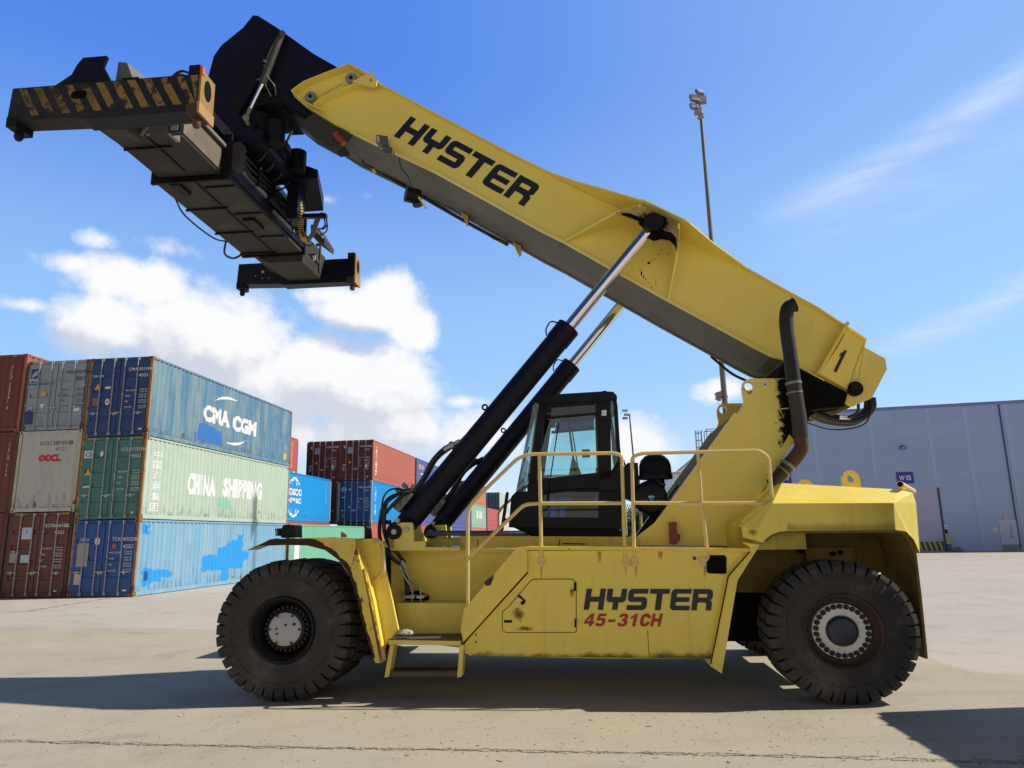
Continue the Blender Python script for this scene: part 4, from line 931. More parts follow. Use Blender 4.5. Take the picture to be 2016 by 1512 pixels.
# boxed plate with the fleet number
r0, r1, r2, r3 = L(1663, 640, BV-.10), L(1698, 684, BV-.10), L(1668, 766, BV-.10), L(1612, 736, BV-.10)
rb = L(1608, 733, BV)
bm = B()
A_ = [v_(L(1666, 655, BV), BV-.06), v_(L(1697, 683, BV), BV+.035), v_(L(1668, 767, BV), BV+.035), v_(L(1613, 737, BV), BV-.06)]
nrm = (A_[1]-A_[0]).cross(A_[3]-A_[0]).normalized(); nrm = nrm if nrm.y < 0 else -nrm
def onplate(px, py, off=.004):
    d = Vector(ray(px, py)); dl = Vector((d.dot(U), d.dot(VV), d.z)); o_ = Vector((0, 0, CAMH))-ORG; ol = Vector((o_.dot(U), o_.dot(VV), o_.z))
    t = (A_[0]-ol).dot(nrm)/dl.dot(nrm); return ol+dl*t+nrm*off
A_[2] = onplate(1668, 767, 0)
prism(bm, A_, [v_(p, BV+.22) for p in A_]); npl = finish('number_plate', bm, YELC, boom, bev=.006)
bm = B()
p0, pe, pt = onplate(1637, 729), onplate(1649, 735), onplate(1658, 686)
logo_into(bm, '1', p0, pe-p0, pt-p0); finish('lettering', bm, TXB, npl)
bm = B()   # rib that throws the shadow, rear lip
a = LS([(1664, 636), (1668, 640), (1613, 737), (1607, 734)], BV); prism(bm, [v_(p, BV-.10) for p in a], [v_(p, BV+.12) for p in a])
finish('rib', bm, YELC, boom, bev=.003)
# flanges along the top and bottom edges
st_px = [(604, 170, 0), (692, 136, 0), (749, 171, 0), (1004, 307, 0), (1086, 347, .0), (1138, 371, .10), (1190, 396, .27), (1255, 428, .46), (1262, 431, .50), (1340, 469, .50), (1348, 473, .48), (1400, 498, .22), (1446, 520, .06), (1470, 534, 0), (1528, 567, 0), (1612, 613, 0), (1712, 666, -.17)]
def flange(name, pts, over, th, sgn=1, farm=None):
    for m_ in (False, True):
        bm = B()
        for i in range(len(pts)-1):
            (p, o1), (q_, o2) = pts[i], pts[i+1]; up = Vector((0, 0, th*sgn))
            quad = [v_(p, BV-over-o1), v_(q_, BV-over-o2), v_(q_, BV+.05+max(0, -o2)), v_(p, BV+.05+max(0, -o1))]
            if m_: quad = [mir(k2) for k2 in quad]
            prism(bm, quad, [k2+up for k2 in quad])
        finish(name, bm, (farm or YELC) if m_ else YELC, boom)
flange('top_flange', [(L(x, y, BV), o) for x, y, o in st_px], .075, .022)
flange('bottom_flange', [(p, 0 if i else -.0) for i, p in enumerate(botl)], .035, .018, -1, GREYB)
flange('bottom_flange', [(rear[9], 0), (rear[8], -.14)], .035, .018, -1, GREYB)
# cylinder mount brackets on both flanks
for m_ in (False, True):
    g = (lambda p: mir(p)) if m_ else (lambda p: p)
    def rib(name, pts, vs, th=.03, mt=YELC):
        bm = B()
        P = [v_(L(x, y, v), v) for (x, y), v in zip(pts, vs)]
        for a, b in zip(P, P[1:]):
            n = Vector((-(b-a).z, 0, (b-a).x)).normalized()*th
            quad = [a, b, v_(b, BV+.02), v_(a, BV+.02)]
            prism(bm, [g(k2) for k2 in quad], [g(k2-n) for k2 in quad])
        finish(name, bm, mt, boom)
    rib('mount_rib', [(1108, 474), (1150, 451), (1215, 415), (1262, 402)], [1.27, 1.12, .86, .78])
    rib('mount_rib', [(1339, 440), (1338, 462), (1334, 510), (1318, 590)], [.78, .80, .95, 1.27])
    bm = B(); q = LS([(1212, 418), (1262, 403), (1338, 441), (1336, 470), (1332, 497), (1328, 482), (1318, 474), (1303, 470), (1287, 474), (1272, 466), (1266, 448), (1256, 434), (1240, 428), (1225, 424)], .79)
    prism(bm, [g(v_(p, .79)) for p in q], [g(v_(p, .83)) for p in q])
    mp_ = finish('mount_plate', bm, mat('sooty_yellow', (.50, .37, .12), .5, var=.2, dirt=.9, dirtc=(.02, .02, .02)), boom)
    if not m_:
        bm = B(); rr = random.Random(2)
        band = LS([(1222, 419), (1240, 420), (1256, 427), (1266, 437), (1274, 436), (1288, 432), (1302, 440), (1306, 454), (1322, 458), (1331, 468), (1334, 494), (1328, 483), (1318, 474), (1303, 471), (1287, 475), (1272, 467), (1266, 449), (1256, 435), (1240, 429), (1225, 424)], .79)
        flat(bm, [v_(p, .786) for p in band]); finish('grease_smear', bm, GRIME, mp_)
        bm = B(); q = LS([(1228, 417), (1262, 404), (1337, 442), (1334, 480), (1300, 474), (1262, 446)], .79); flat(bm, [v_(p, .783) for p in q]); finish('soot_halo', bm, SOOTR, mp_)
    bm = B(); c = L(1287, 447, .79); cyl(bm, g(Vector((c.x, .755, c.z))), g(Vector((c.x, .90, c.z))), .095, 28); cyl(bm, g(Vector((c.x, .745, c.z))), g(Vector((c.x, .76, c.z))), .05, 16)
    finish('mount_pin', bm, GRIME, boom, smooth=True)
bm = B(); rr = random.Random(11)   # oil splashes on the bay behind the rod
for x, y, w_, h_ in ((1277, 518, 5, 5), (1284, 513, 3, 2), (1289, 510, 2, 2), (1297, 500, 1, 5), (1301, 492, 1, 4), (1263, 538, 3, 8), (1267, 545, 2, 4), (1271, 550, 1.5, 4), (1260, 531, 1.5, 4), (1278, 557, 2, 2), (1316, 500, 1.5, 3), (1291, 556, .7, 14), (1283, 566, .6, 8)):
    c = L(x, y, BV); s_ = .0062
    flat(bm, [Vector((c.x+math.cos(t)*w_*s_*.7*rr.uniform(.7, 1.2), BV-.003-.0001*w_, c.z+math.sin(t)*h_*s_*.7*rr.uniform(.7, 1.2))) for t in [2*math.pi*i/9 for i in range(9)]])
finish('oil_splash', bm, GRIME, boom)
# name on the boom
bm = B(); p0, pe, pt = L(775, 268, BV), L(1031, 407, BV), L(809, 229, BV)
for p in (p0, pe, pt): p.y = BV-.004
logo_into(bm, 'HYSTER', p0, pe-p0, pt-p0, gap=.10); finish('lettering', bm, TXB, boom)
# front end frame
def strap(name, pts, v0, v1, th, mt=YELC, parent=None):
    bm = B(); P = LS(pts, BV)
    for a, b in zip(P, P[1:]):
        n = Vector((-(b-a).z, 0, (b-a).x)).normalized()*th
        prism(bm, [v_(p, v0) for p in (a, b, b+n, a+n)], [v_(p, v1) for p in (a, b, b+n, a+n)])
    return finish(name, bm, mt, parent or boom)
strap('front_rim', [(579, 187), (604, 169), (692, 134), (740, 160), (752, 172)], 1.17, 1.32, -.02)
strap('front_rim', [(579, 188), (602, 207), (640, 226)], 1.19, 1.32, .016)
strap('front_rib', [(622, 212), (640, 199), (735, 158)], 1.18, 1.32, -.03)
strap('front_rib', [(634, 186), (672, 166)], 1.27, 1.32, -.015)
strap('front_rib', [(672, 166), (686, 168)], 1.27, 1.32, -.015)
bm = B(); ext(bm, [(700, 173), (727, 160), (736, 154), (743, 162), (748, 172), (747, 181), (740, 184)], 1.13, 1.165, BV); finish('lug_plate', bm, YELC, boom, bev=.004)
bm = B(); c = L(737, 172, BV); cyl(bm, (c.x, 1.10, c.z), (c.x, 1.15, c.z), .02, 10); finish('lug_pin', bm, STEEL, boom)
for x, y in ((694, 159), (614.5, 195.5)):
    bm = B(); c = L(x, y, BV)
    cyl(bm, (c.x, 1.22, c.z), (c.x, 1.31, c.z), .078, 12, 0)
    for i in range(12):
        a = 2*math.pi*i/12; cc = c+Vector((math.cos(a)*.078, 0, math.sin(a)*.078)); cyl(bm, (cc.x, 1.215, cc.z), (cc.x, 1.26, cc.z), .013, 8, 0)
    cyl(bm, (c.x, 1.205, c.z), (c.x, 1.23, c.z), .028, 10, 1); finish('adjuster_cap', bm, [STEEL, BLK], boom)
LHD = mat('lamp_housing_grey', (.09, .085, .075), .5, var=.25, dirt=.4)
# lamps, cables and clips under the boom
bm = B(); ext(bm, [(760, 279), (766, 274), (787, 310), (783, 312)], 1.15, 1.17, BV); wl = finish('work_lamp', bm, YELC, boom)
bm = B(); ext(bm, [(750, 286), (757, 284), (759, 301), (751, 300)], 1.02, 1.16, BV); ext(bm, [(757, 284), (772, 286), (775, 305), (759, 302)], 1.04, 1.14, BV); finish('lamp_head', bm, LHD, wl, bev=.008)
bm = B(); ext(bm, [(762, 304), (782, 309), (780, 320), (763, 318)], 1.03, 1.15, BV); finish('lamp_head', bm, LHD, wl, bev=.008)
bm = B(); ext(bm, [(751.5, 288), (756, 287), (757.5, 299), (752.5, 298)], 1.016, 1.02, BV); finish('lamp_glass', bm, LAMPG, wl)
bm = B(); tube(bm, smooth_path([L(786, 311, 1.25), L(790, 330, 1.26), L(803, 348, 1.27), L(809, 366, 1.5)]), .009, 6); finish('lamp_cable', bm, HOSE, wl)
bm = B(); c = L(812, 384, 1.75); cyl(bm, c+Vector((-.10, -.05, 0)), c+Vector((.10, .05, -.02)), .12, 16); cyl(bm, c+Vector((.05, 0, 0)), c+Vector((.09, 0, -.18)), .08, 12); finish('under_lamp', bm, PLAST, boom, smooth=True)
strap('lamp_bracket', [(811, 366), (823, 383)], 1.68, 1.82, .03)
for x, y in ((916, 428), (1019, 488), (733, 325)):
    bm = B(); p = L(x, y, 2.5); prism(bm, [p+Vector((-.06, -.1, .05)), p+Vector((.06, -.1, -.01)), p+Vector((.06, -.1, -.12)), p+Vector((.02, -.1, -.14))], [p+Vector((-.06, .05, .05)), p+Vector((.06, .05, -.01)), p+Vector((.06, .05, -.12)), p+Vector((.02, .05, -.14))]); finish('cable_clip', bm, YELD, boom)
bm = B()
tube(bm, smooth_path([L(696, 300, 2.4), L(760, 345, 2.45), L(900, 427, 2.5), L(1000, 482, 2.5)], 3), .03, 8)
tube(bm, smooth_path([L(955, 455, 2.4), L(972, 470, 2.4), L(996, 476, 2.4), L(1008, 476, 2.4)]), .012, 6); tube(bm, smooth_path([L(690, 295, 2.3), L(698, 306, 2.3), L(712, 310, 2.3), L(716, 322, 2.3), L(735, 332, 2.4)]), .014, 6)
tube(bm, smooth_path([L(1400, 702, 2.2), L(1440, 735, 2.0), L(1475, 752, 1.9)]), .02, 6); finish('boom_cable', bm, HOSE, boom, smooth=True)
for dx, m_ in ((0, REDL), (9, REDL)):
    bm = B(); a, b = L(660+dx, 262+dx*1.0, 1.27), L(668+dx, 274+dx*1.0, 1.27); cyl(bm, a, b, .048, 14); finish('marker_lamp', bm, m_, boom, smooth=True)
bm = B()
for pts in ([(1718, 783, 1.9), (1717, 805, 1.9), (1690, 826, 1.9), (1640, 826, 1.8), (1598, 812, 1.6)], [(1708, 788, 2.0), (1704, 808, 2.0), (1680, 824, 2.0), (1630, 820, 1.9), (1600, 806, 1.7)],
            [(1714, 785, 2.2), (1712, 808, 2.2), (1680, 832, 2.2), (1630, 830, 2.0), (1590, 815, 1.8)]): tube(bm, smooth_path([L(*q) for q in pts]), .045, 10)
tube(bm, smooth_path([L(1719, 800, 1.8), L(1700, 836, 1.8), L(1640, 846, 1.8), L(1588, 832, 1.7)]), .010, 6)
tube(bm, smooth_path([L(1690, 795, 1.6), L(1688, 812, 1.6), L(1670, 822, 1.6)]), .02, 6)
finish('hydraulic_hose', bm, HOSE, boom, smooth=True)
bm = B(); ext(bm, [(1610, 790), (1640, 765), (1680, 772), (1678, 800), (1640, 818), (1612, 810)], 1.7, 2.3, 1.7); finish('hinge_guard', bm, GREYB, boom)

# ---- black telescopic head ----------------------------------------
hd = empty('boom_head', (0, 0, 0)); hd.parent = VEH
HV = 1.45
hp = [(498, 30), (508, 31), (543, 53), (556, 62), (616, 105), (674, 138), (720, 150), (760, 215), (735, 285), (668, 297), (658, 300), (646, 294), (624, 279), (610, 273), (594, 250), (579, 243), (553, 244), (537, 252), (526, 262), (519, 274),
      (524, 290), (540, 312), (540, 330), (470, 335), (448, 300), (437, 262), (412, 240), (405, 205), (406, 165), (421, 110), (436, 89), (479, 54)]
nf = 2*VC-HV
def headloop(pts): return [L(x, y, nf if (y > 236 and x > 500) else HV) for x, y in pts]
for va, vb in ((HV, HV+.06), (nf-.06, nf)):
    bm = B(); q = headloop(hp); prism(bm, [v_(p, va) for p in q], [v_(p, vb) for p in q]); finish('cheek_plate', bm, NAVY, hd, bev=.004)
bm = B(); q = [(500, 40), (545, 62), (616, 112), (690, 150), (740, 215), (725, 280), (660, 292), (612, 266), (580, 240), (535, 248), (516, 272), (490, 300), (455, 290), (440, 250), (460, 180), (486, 100)]
q = [L(x, y, 2.1 if (y > 236 and x > 500) else HV) for x, y in q]; prism(bm, [v_(p, HV+.06) for p in q], [v_(p, nf-.06) for p in q]); finish('inner_box', bm, BLK, hd)
bm = B(); ext(bm, [(516, 105), (537, 72), (556, 66), (562, 75), (540, 110), (470, 228), (452, 200), (470, 170)], HV-.03, HV, HV); finish('cheek_recess', bm, BLK, hd, bev=.01)
bm = B(); tube(bm, [L(554, 70, 1.32), L(548, 82, 1.32), L(516, 165, 1.32)], .055, 18, radii=[.045, .058, .058]); cyl(bm, L(556, 66, 1.25), L(556, 66, 1.45), .05, 12)
tl = finish('tilt_cylinder', bm, mat('dark_barrel', (.05, .045, .04), .45, var=.3, dirt=.4), hd, smooth=True)
bm = B(); tube(bm, [L(516, 166, 1.32), L(493, 214, 1.32)], .034, 14); finish('rod', bm, CHROME, tl, smooth=True)
bm = B(); tube(bm, [L(493, 212, 1.32), L(484, 236, 1.32), L(490, 246, 1.32)], .032, 8); cyl(bm, L(484, 232, 1.25), L(484, 232, 1.45), .05, 12); finish('rod_eye', bm, ALU, tl)
bm = B()
for p in ([(542, 80, 1.3), (533, 98, 1.28), (525, 118, 1.3), (524, 122, 1.3)], [(520, 128, 1.28), (528, 152, 1.3), (540, 168, 1.34), (544, 188, 1.4)], [(506, 156, 1.28), (515, 158, 1.3), (524, 170, 1.34), (534, 190, 1.4)]): tube(bm, smooth_path([L(*k2) for k2 in p]), .008, 6)
cyl(bm, L(520, 119, 1.28), L(527, 123, 1.28), .022, 8); finish('cylinder_line', bm, ALU, tl, smooth=True)
bm = B(); ext(bm, [(594, 250), (640, 222), (700, 262), (668, 297), (646, 293)], 1.33, 1.45, HV); finish('wear_pad_housing', bm, SPRD, hd, bev=.01)
bm = B(); tube(bm, [L(577, 252, 2.3), L(560, 290, 2.3)], .022, 10); d2_ = finish('damper_rod', bm, STEEL, hd, smooth=True)
bm = B(); tube(bm, [L(561, 288, 2.3), L(538, 333, 2.3)], .042, 12); finish('damper', bm, NAVY, hd, smooth=True)
bm = B(); ext(bm, [(565, 247), (590, 247), (590, 253), (565, 254)], 2.1, 2.5, 2.3); tube(bm, smooth_path([L(548, 250, 2.2), L(552, 262, 2.2), L(551, 240, 2.2)]), .008, 6); tube(bm, smooth_path([L(584, 252, 2.2), L(586, 262, 2.2), L(582, 262, 2.2), L(578, 254, 2.2)]), .012, 6); finish('hose_rack', bm, BLK, hd)

# ---- spreader -----------------------------------------------------
sp = empty('spreader', (0, 0, 0)); sp.parent = VEH
UB = -5.27
def end_beam(v0, v1, outv, striped):
    """outv: +1 the plate facing the camera is the outer one"""
    r = empty('end_beam', (0, 0, 0)); r.parent = VEH
    bm = B(); x0, x1 = -6.50, -4.03
    # slightly tapered box with a lump below the main beam
    prof = [(x0+.02, 6.96), (x0, 7.0), (x0+.02, 7.40), (x1, 7.40), (x1, 6.93), (x1-.1, 6.90), (UB-.25, 6.90), (UB-.30, 6.93)]
    prism(bm, [(x, v0, z) for x, z in prof], [(x, v1, z) for x, z in prof])
    finish('beam', bm, mat('grimy_navy_beam', (.016, .016, .022), .6, var=.4, dirt=.6, dirtc=(.05, .04, .03), rust=.25, rustc=(.045, .028, .02), spec=.25) if striped else NAVY, r, bev=.012)
    if striped:
        bm = B(); h0, h1 = 7.0, 7.385; n = 12; w = .105; pitch = .205; sl = .22
        for i in range(n):
            xa = x0+.10+i*pitch; pts = [(xa+sl, h0), (xa+sl+w, h0), (xa+w, h1), (xa, h1)]
            pts = [(min(x, x1-.02), z) for x, z in pts]
            if pts[0][0] >= pts[1][0]-.01: pts = pts[1:]
            # leave the oval hole free
            flat(bm, [(x, v0-.003, z) for x, z in pts])
        finish('hazard_stripe', bm, STRIPE, r)
        bm = B(); c = Vector((-5.58, v0-.006, 7.24)); 
        flat(bm, [c+Vector((math.copysign(.055, math.cos(t))+math.cos(t)*.05, 0, math.sin(t)*.055)) for t in [2*math.pi*(i+.5)/24 for i in range(24)]]); finish('oval_hole', bm, GRIME, r)
    else:
        bm = B()
        for x, z, s in ((-5.95, 7.20, .03), (-6.1, 7.12, .012), (-5.95, 7.06, .012), (-5.82, 7.06, .012)): cyl(bm, (x, v0-.012, z), (x, v0, z), s, 14)
        finish('bolt', bm, STEEL, r)
    for x, s in ((x0, -1), (x1, 1)):
        bm = B()
        box(bm, (min(x, x-s*.14), v0-.01, 6.87), (max(x, x-s*.14)+.008*0, v1+.01, 7.0))
        finish('corner_housing', bm, BLK if s < 0 else RIMR, r, bev=.01)
        bm = B(); c = Vector((x-s*.07, (v0+v1)/2, 6.87))
        lathe(bm, [(.0, -.115), (.035, -.11), (.055, -.07), (.05, -.03), (.045, .0)], c, (0, 0, 1), 14); finish('twist_lock', bm, mat('rusty_lock', (.10, .045, .025), .7, var=.3) if s > 0 else BLK, r, smooth=True)
    # flap plate on the +u end with its oval hole
    bm = B(); y0, y1 = v0-.0, v1+.06
    box(bm, (x1-.0, y0, 7.02), (x1+.025, y1, 7.46)); finish('end_plate', bm, mat('worn_gold_paint', (.30, .19, .035), .5, var=.2, dirt=.7, rust=.3, rustc=(.16, .06, .03), rscale=5), r, bev=.01)
    bm = B(); box(bm, (x1-.01, y0-.01, 6.88), (x1+.03, y1+.02, 7.02)); finish('flap_bracket', bm, mat('rusty_gold', (.42, .24, .07), .6, var=.3, dirt=.4, rust=.5, rustc=(.14, .06, .03)), r, bev=.006)
    bm = B(); c = Vector((x1+.027, (y0+y1)/2, 7.26)); flat(bm, [c+Vector((0, math.cos(t)*.085, math.sin(t)*.14)) for t in [2*math.pi*i/20 for i in range(20)]]); finish('oval_hole', bm, GRIME, r)
    bm = B(); box(bm, (x1-.14, v0-.01, 7.40), (x1+.0, v0+.10, 7.52)); gd = finish('lamp_guard', bm, BLK, r, bev=.004)
    if striped:
        bm = B(); box(bm, (x1+.0, v0-.005, 7.40), (x1+.035, v0+.05, 7.50)); finish('warning_lamp', bm, ORNG, gd, bev=.006)
    return r
end_beam(-1.08, -.82, 1, True); end_beam(4.98, 5.24, 0, False)
# telescoping beams and centre frame
bm = B(); box(bm, (UB-.50, -.80, 7.20), (UB+.47, .95, 7.58)); finish('telescopic_beam', bm, SPRD, sp, bev=.012)
bm = B(); box(bm, (UB-.50, 3.6, 7.20), (UB+.47, 5.05, 7.66)); finish('telescopic_beam', bm, SPRD, sp, bev=.012)
bm = B(); prism(bm, [(UB-.25, -1.06, 6.93), (UB+.1, -1.06, 6.93), (UB+.2, -1.06, 7.22), (UB-.5, -1.06, 7.22)], [(UB-.25, -.4, 6.98), (UB+.1, -.4, 6.98), (UB+.2, -.4, 7.22), (UB-.5, -.4, 7.22)]); finish('beam_foot', bm, SPRD, sp, bev=.01)
bm = B(); box(bm, (UB-.58, .95, 7.14), (UB+.56, 3.95, 7.19)); box(bm, (UB-.58, .95, 7.19), (UB-.52, 3.95, 7.80)); box(bm, (UB+.50, .95, 7.19), (UB+.56, 3.95, 7.80)); box(bm, (UB-.58, .95, 7.76), (UB+.56, 3.95, 7.82))
cf = finish('centre_frame', bm, SPRD, sp, bev=.008)
bm = B(); box(bm, (UB+.565, .95, 7.22), (UB+.60, 3.95, 7.50)); finish('side_rail', bm, NAVY, cf, bev=.006)
bm = B()   # bottom plate seams and stiffeners
for v in (.1, .95, 1.9, 2.85, 3.8):
    box(bm, (UB-.60, v, 7.105), (UB+.1, v+.03, 7.14)) if v > .9 else box(bm, (UB-.50, v, 7.17), (UB+.2, v+.03, 7.20))
    if v > .9: box(bm, (UB+.1, v+.25, 7.11), (UB+.57, v+.275, 7.14)); box(bm, (UB+.02, v+.03, 7.118), (UB+.05, v+.9, 7.14))
for v in (.95, 3.92): box(bm, (UB-.62, v, 7.10), (UB+.62, v+.05, 7.84))
box(bm, (UB-.02, -.75, 7.18), (UB+.01, .8, 7.20))
finish('stiffener', bm, BLK, cf)
bm = B(); tube(bm, smooth_path([Vector((UB-.62, 1.6, 7.2)), Vector((UB-.72, 2.1, 7.12)), Vector((UB-.72, 3.0, 7.12)), Vector((UB-.64, 3.4, 7.2))]), .015, 6)
tube(bm, smooth_path([Vector((UB-.62, 3.3, 7.2)), Vector((UB-.74, 3.5, 7.02)), Vector((UB-.70, 3.75, 7.02)), Vector((UB-.6, 3.9, 7.15))]), .02, 6); finish('cable', bm, HOSE, cf)
bm = B(); box(bm, (UB+.60, 1.35, 7.40), (UB+.64, 2.3, 7.45)); finish('slide_rod', bm, STEEL, cf)
bm = B(); tube(bm, [(UB+.66, 2.2, 7.42), (UB+.66, 3.2, 7.42)], .055, 14); tube(bm, [(UB+.66, 3.2, 7.42), (UB+.66, 3.9, 7.42)], .03, 10); finish('extension_cylinder', bm, BLK, cf, smooth=True)
bm = B(); box(bm, (UB+.58, 2.5, 7.28), (UB+.63, 3.4, 7.34)); box(bm, (UB+.58, 2.7, 7.55), (UB+.63, 3.6, 7.64)); finish('cable_tray', bm, ALU, cf)
bm = B(); box(bm, (UB+.47, -.72, 7.24), (UB+.49, .9, 7.60)); finish('wear_plate', bm, mat('scuffed_plate', (.16, .13, .10), .6, var=.4, vscale=4, dirt=.6, dirtc=(.34, .27, .18), rust=.2), sp)
bm = B(); box(bm, (UB+.50, -.60, 7.62), (UB+.54, .98, 7.67)); finish('edge_rail', bm, ALU, sp)
# hoses, clamps and brackets crowded along the side of the centre frame
for k, (r_, z0, sag) in enumerate(((.020, 7.62, .06), (.016, 7.70, .03), (.024, 7.54, .09), (.014, 7.46, .05))):
    bm = B(); tube(bm, smooth_path([Vector((UB+.60+.015*k, 1.0+.12*k, z0)), Vector((UB+.66, 1.6, z0-sag)), Vector((UB+.63, 2.3, z0+.02)), Vector((UB+.68, 2.9, z0-sag)), Vector((UB+.62, 3.7-.1*k, z0))], 6), r_, 7); finish('hose', bm, HOSE, sp, smooth=True)
for v in (1.2, 1.75, 2.35, 2.95, 3.5):
    bm = B(); box(bm, (UB+.56, v, 7.40), (UB+.70, v+.035, 7.78)); finish('hose_clamp', bm, BLK, sp, bev=.004)
    bm = B(); cyl(bm, (UB+.70, v+.017, 7.70), (UB+.715, v+.017, 7.70), .018, 8); finish('bolt', bm, STEEL, sp)
for k in range(4):
    bm = B(); a = VC-.5+.32*k; tube(bm, smooth_path([Vector((UB+.5, a, 8.05)), Vector((UB+.78+.04*k, a+.06, 8.28)), Vector((UB+.95, a+.05, 8.05)), Vector((UB+.80, a+.16, 7.80)), Vector((UB+.58, a+.2, 7.74))], 6), .017, 7); finish('hose', bm, HOSE, sp, smooth=True)
bm = B(); box(bm, (UB+.55, .98, 7.30), (UB+.74, 1.16, 7.72)); finish('valve_box', bm, SPRD, sp, bev=.01)
bm = B(); box(bm, (UB-.35, 1.0, 7.085), (UB-.20, 1.35, 7.14)); finish('service_cover', bm, BLK, sp, bev=.006)
bm = B(); box(bm, (UB+.15, 2.35, 7.085), (UB+.35, 2.75, 7.14)); finish('service_cover', bm, BLK, sp, bev=.006)
# top of the spreader: rails, slewing head and yoke
bm = B(); box(bm, (UB-.45, .6, 7.82), (UB-.30, 3.9, 8.0)); tr = finish('top_rail', bm, NAVY, sp, bev=.006)
bm = B(); box(bm, (UB+.35, .5, 7.82), (UB+.50, 4.0, 8.0)); finish('top_rail', bm, NAVY, sp, bev=.006)
bm = B(); box(bm, (UB-.75, 1.25, 7.86), (UB+.95, 2.65, 8.06)); box(bm, (UB-.6, 1.35, 8.06), (UB+.75, 2.55, 8.3)); finish('side_shift_frame', bm, NAVY, sp, bev=.02)
bm = B(); lathe(bm, [(.0, .0), (.55, .0), (.55, .10), (.62, .10), (.62, .22), (.48, .22), (.48, .60), (.0, .6)], (UB+.45, VC, 8.0), (0, 0, 1), 36); finish('slewing_ring', bm, BLK, sp, smooth=True)
bm = B(); cyl(bm, (UB+1.05, 1.5, 7.95), (UB+1.05, 1.5, 8.32), .14, 16); finish('slew_motor', bm, BLK, sp, smooth=True); bm = B(); cyl(bm, (UB+1.05, 2.4, 7.95), (UB+1.05, 2.4, 8.32), .14, 16); finish('slew_motor', bm, BLK, sp, smooth=True)
bm = B(); prism(bm, [(UB+.70, 2.55, 7.9), (UB+1.35, 2.55, 7.9), (UB+1.35, 2.55, 8.05), (UB+.9, 2.55, 8.25)], [(UB+.70, 3.4, 7.7), (UB+1.15, 3.4, 7.7), (UB+1.15, 3.4, 7.95), (UB+.9, 3.4, 8.0)])
prism(bm, [(UB+.8, 2.6, 7.2), (UB+1.0, 2.6, 7.2), (UB+1.0, 2.6, 7.95), (UB+.8, 2.6, 7.95)], [(UB+.8, 2.9, 7.2), (UB+1.0, 2.9, 7.2), (UB+1.0, 2.9, 7.95), (UB+.8, 2.9, 7.95)]); finish('yoke', bm, NAVY, sp, bev=.01)
# near cover plate, valve box and hoses at the near end
bm = B(); q = [(-6.28, 7.40), (-5.86, 7.68), (-5.80, 7.82), (-5.73, 7.91), (-5.41, 7.91), (-5.40, 7.90), (-5.44, 7.76), (-5.25, 7.42), (-5.2, 7.40)]
prism(bm, [(x, -.90, z-.01) for x, z in q], [(x, -.86, z-.01) for x, z in q]); finish('cover_plate', bm, NAVY, sp, bev=.006)
bm = B(); prism(bm, [(-5.38, -.74, 7.42), (-5.12, -.74, 7.42), (-5.12, -.74, 7.62), (-5.24, -.74, 7.90), (-5.36, -.74, 7.92)], [(-5.38, -.25, 7.42), (-5.02, -.25, 7.42), (-5.02, -.25, 7.62), (-5.14, -.25, 7.90), (-5.36, -.25, 7.92)]); finish('valve_cover', bm, mat('grey_cover', (.13, .13, .13), .5, var=.2, dirt=.4), sp, bev=.012)
bm = B(); box(bm, (-5.18, -.9, 7.40), (-4.95, -.6, 7.56)); finish('junction_box', bm, BLK, sp, bev=.01)
bm = B()
for k2 in range(3):
    tube(bm, smooth_path([Vector((-4.62-.03*k2, -.78, 7.42)), Vector((-4.60-.03*k2, -.76, 7.60-.02*k2)), Vector((-4.48-.02*k2, -.74, 7.71-.05*k2)), Vector((-4.30, -.72, 7.62-.05*k2)), Vector((-4.18, -.70, 7.44))]), .016, 8)
finish('hose', bm, HOSE, sp, smooth=True)
bm = B(); p = Vector((-4.62, -.55, 7.02)); box(bm, (p.x-.05, p.y-.05, p.z-.07), (p.x+.09, p.y+.04, p.z+.07)); fl_ = finish('spreader_lamp', bm, PLAST, sp, bev=.012)
bm = B(); box(bm, (p.x-.03, p.y-.058, p.z-.05), (p.x+.07, p.y-.05, p.z+.05)); finish('lamp_glass', bm, LAMPG, fl_)
bm = B(); box(bm, (-4.75, -.52, 6.98), (-4.70, -.30, 7.25)); tube(bm, [(-5.12, -.5, 7.0), (-5.0, -.5, 7.2)], .03, 8); tube(bm, [(-5.20, -.45, 7.18), (-5.05, -.45, 7.03)], .025, 8); finish('lock_linkage', bm, ALU, sp)
# far end: hose loops, bracket, electric box
hv = 2.75
hoses('hose', [[(557, 325, hv), (575, 345, hv), (586, 370, hv), (589, 392, hv)], [(557, 327, hv), (566, 350, hv), (572, 366, hv), (586, 382, hv)], [(553, 332, hv), (580, 352, hv), (587, 385, hv)]], .020, HOSE, sp)
bm = B(); tube(bm, smooth_path([L(588, 384, hv), L(592, 420, hv), L(592, 450, hv), L(598, 470, hv), L(606, 474, hv)]), .045, 10); spw = finish('wrapped_hose', bm, SPIRAL, sp, smooth=True)
bm = B(); pth = smooth_path([L(588, 384, hv), L(592, 420, hv), L(592, 450, hv), L(598, 470, hv)], 6)
for i in range(1, len(pth)-1, 1): cyl(bm, pth[i]-(pth[i+1]-pth[i]).normalized()*.01, pth[i]+(pth[i+1]-pth[i]).normalized()*.012, .047, 10)
finish('wrap_gap', bm, HOSE, spw)
hoses('hose', [[(604, 473, hv), (614, 460, hv), (622, 434, hv), (632, 421, hv), (642, 424, hv)], [(604, 476, hv), (618, 460, hv), (626, 436, hv), (634, 424, hv), (644, 428, hv)]], .026, mat('grey_hose', (.11, .11, .11), .4), sp)
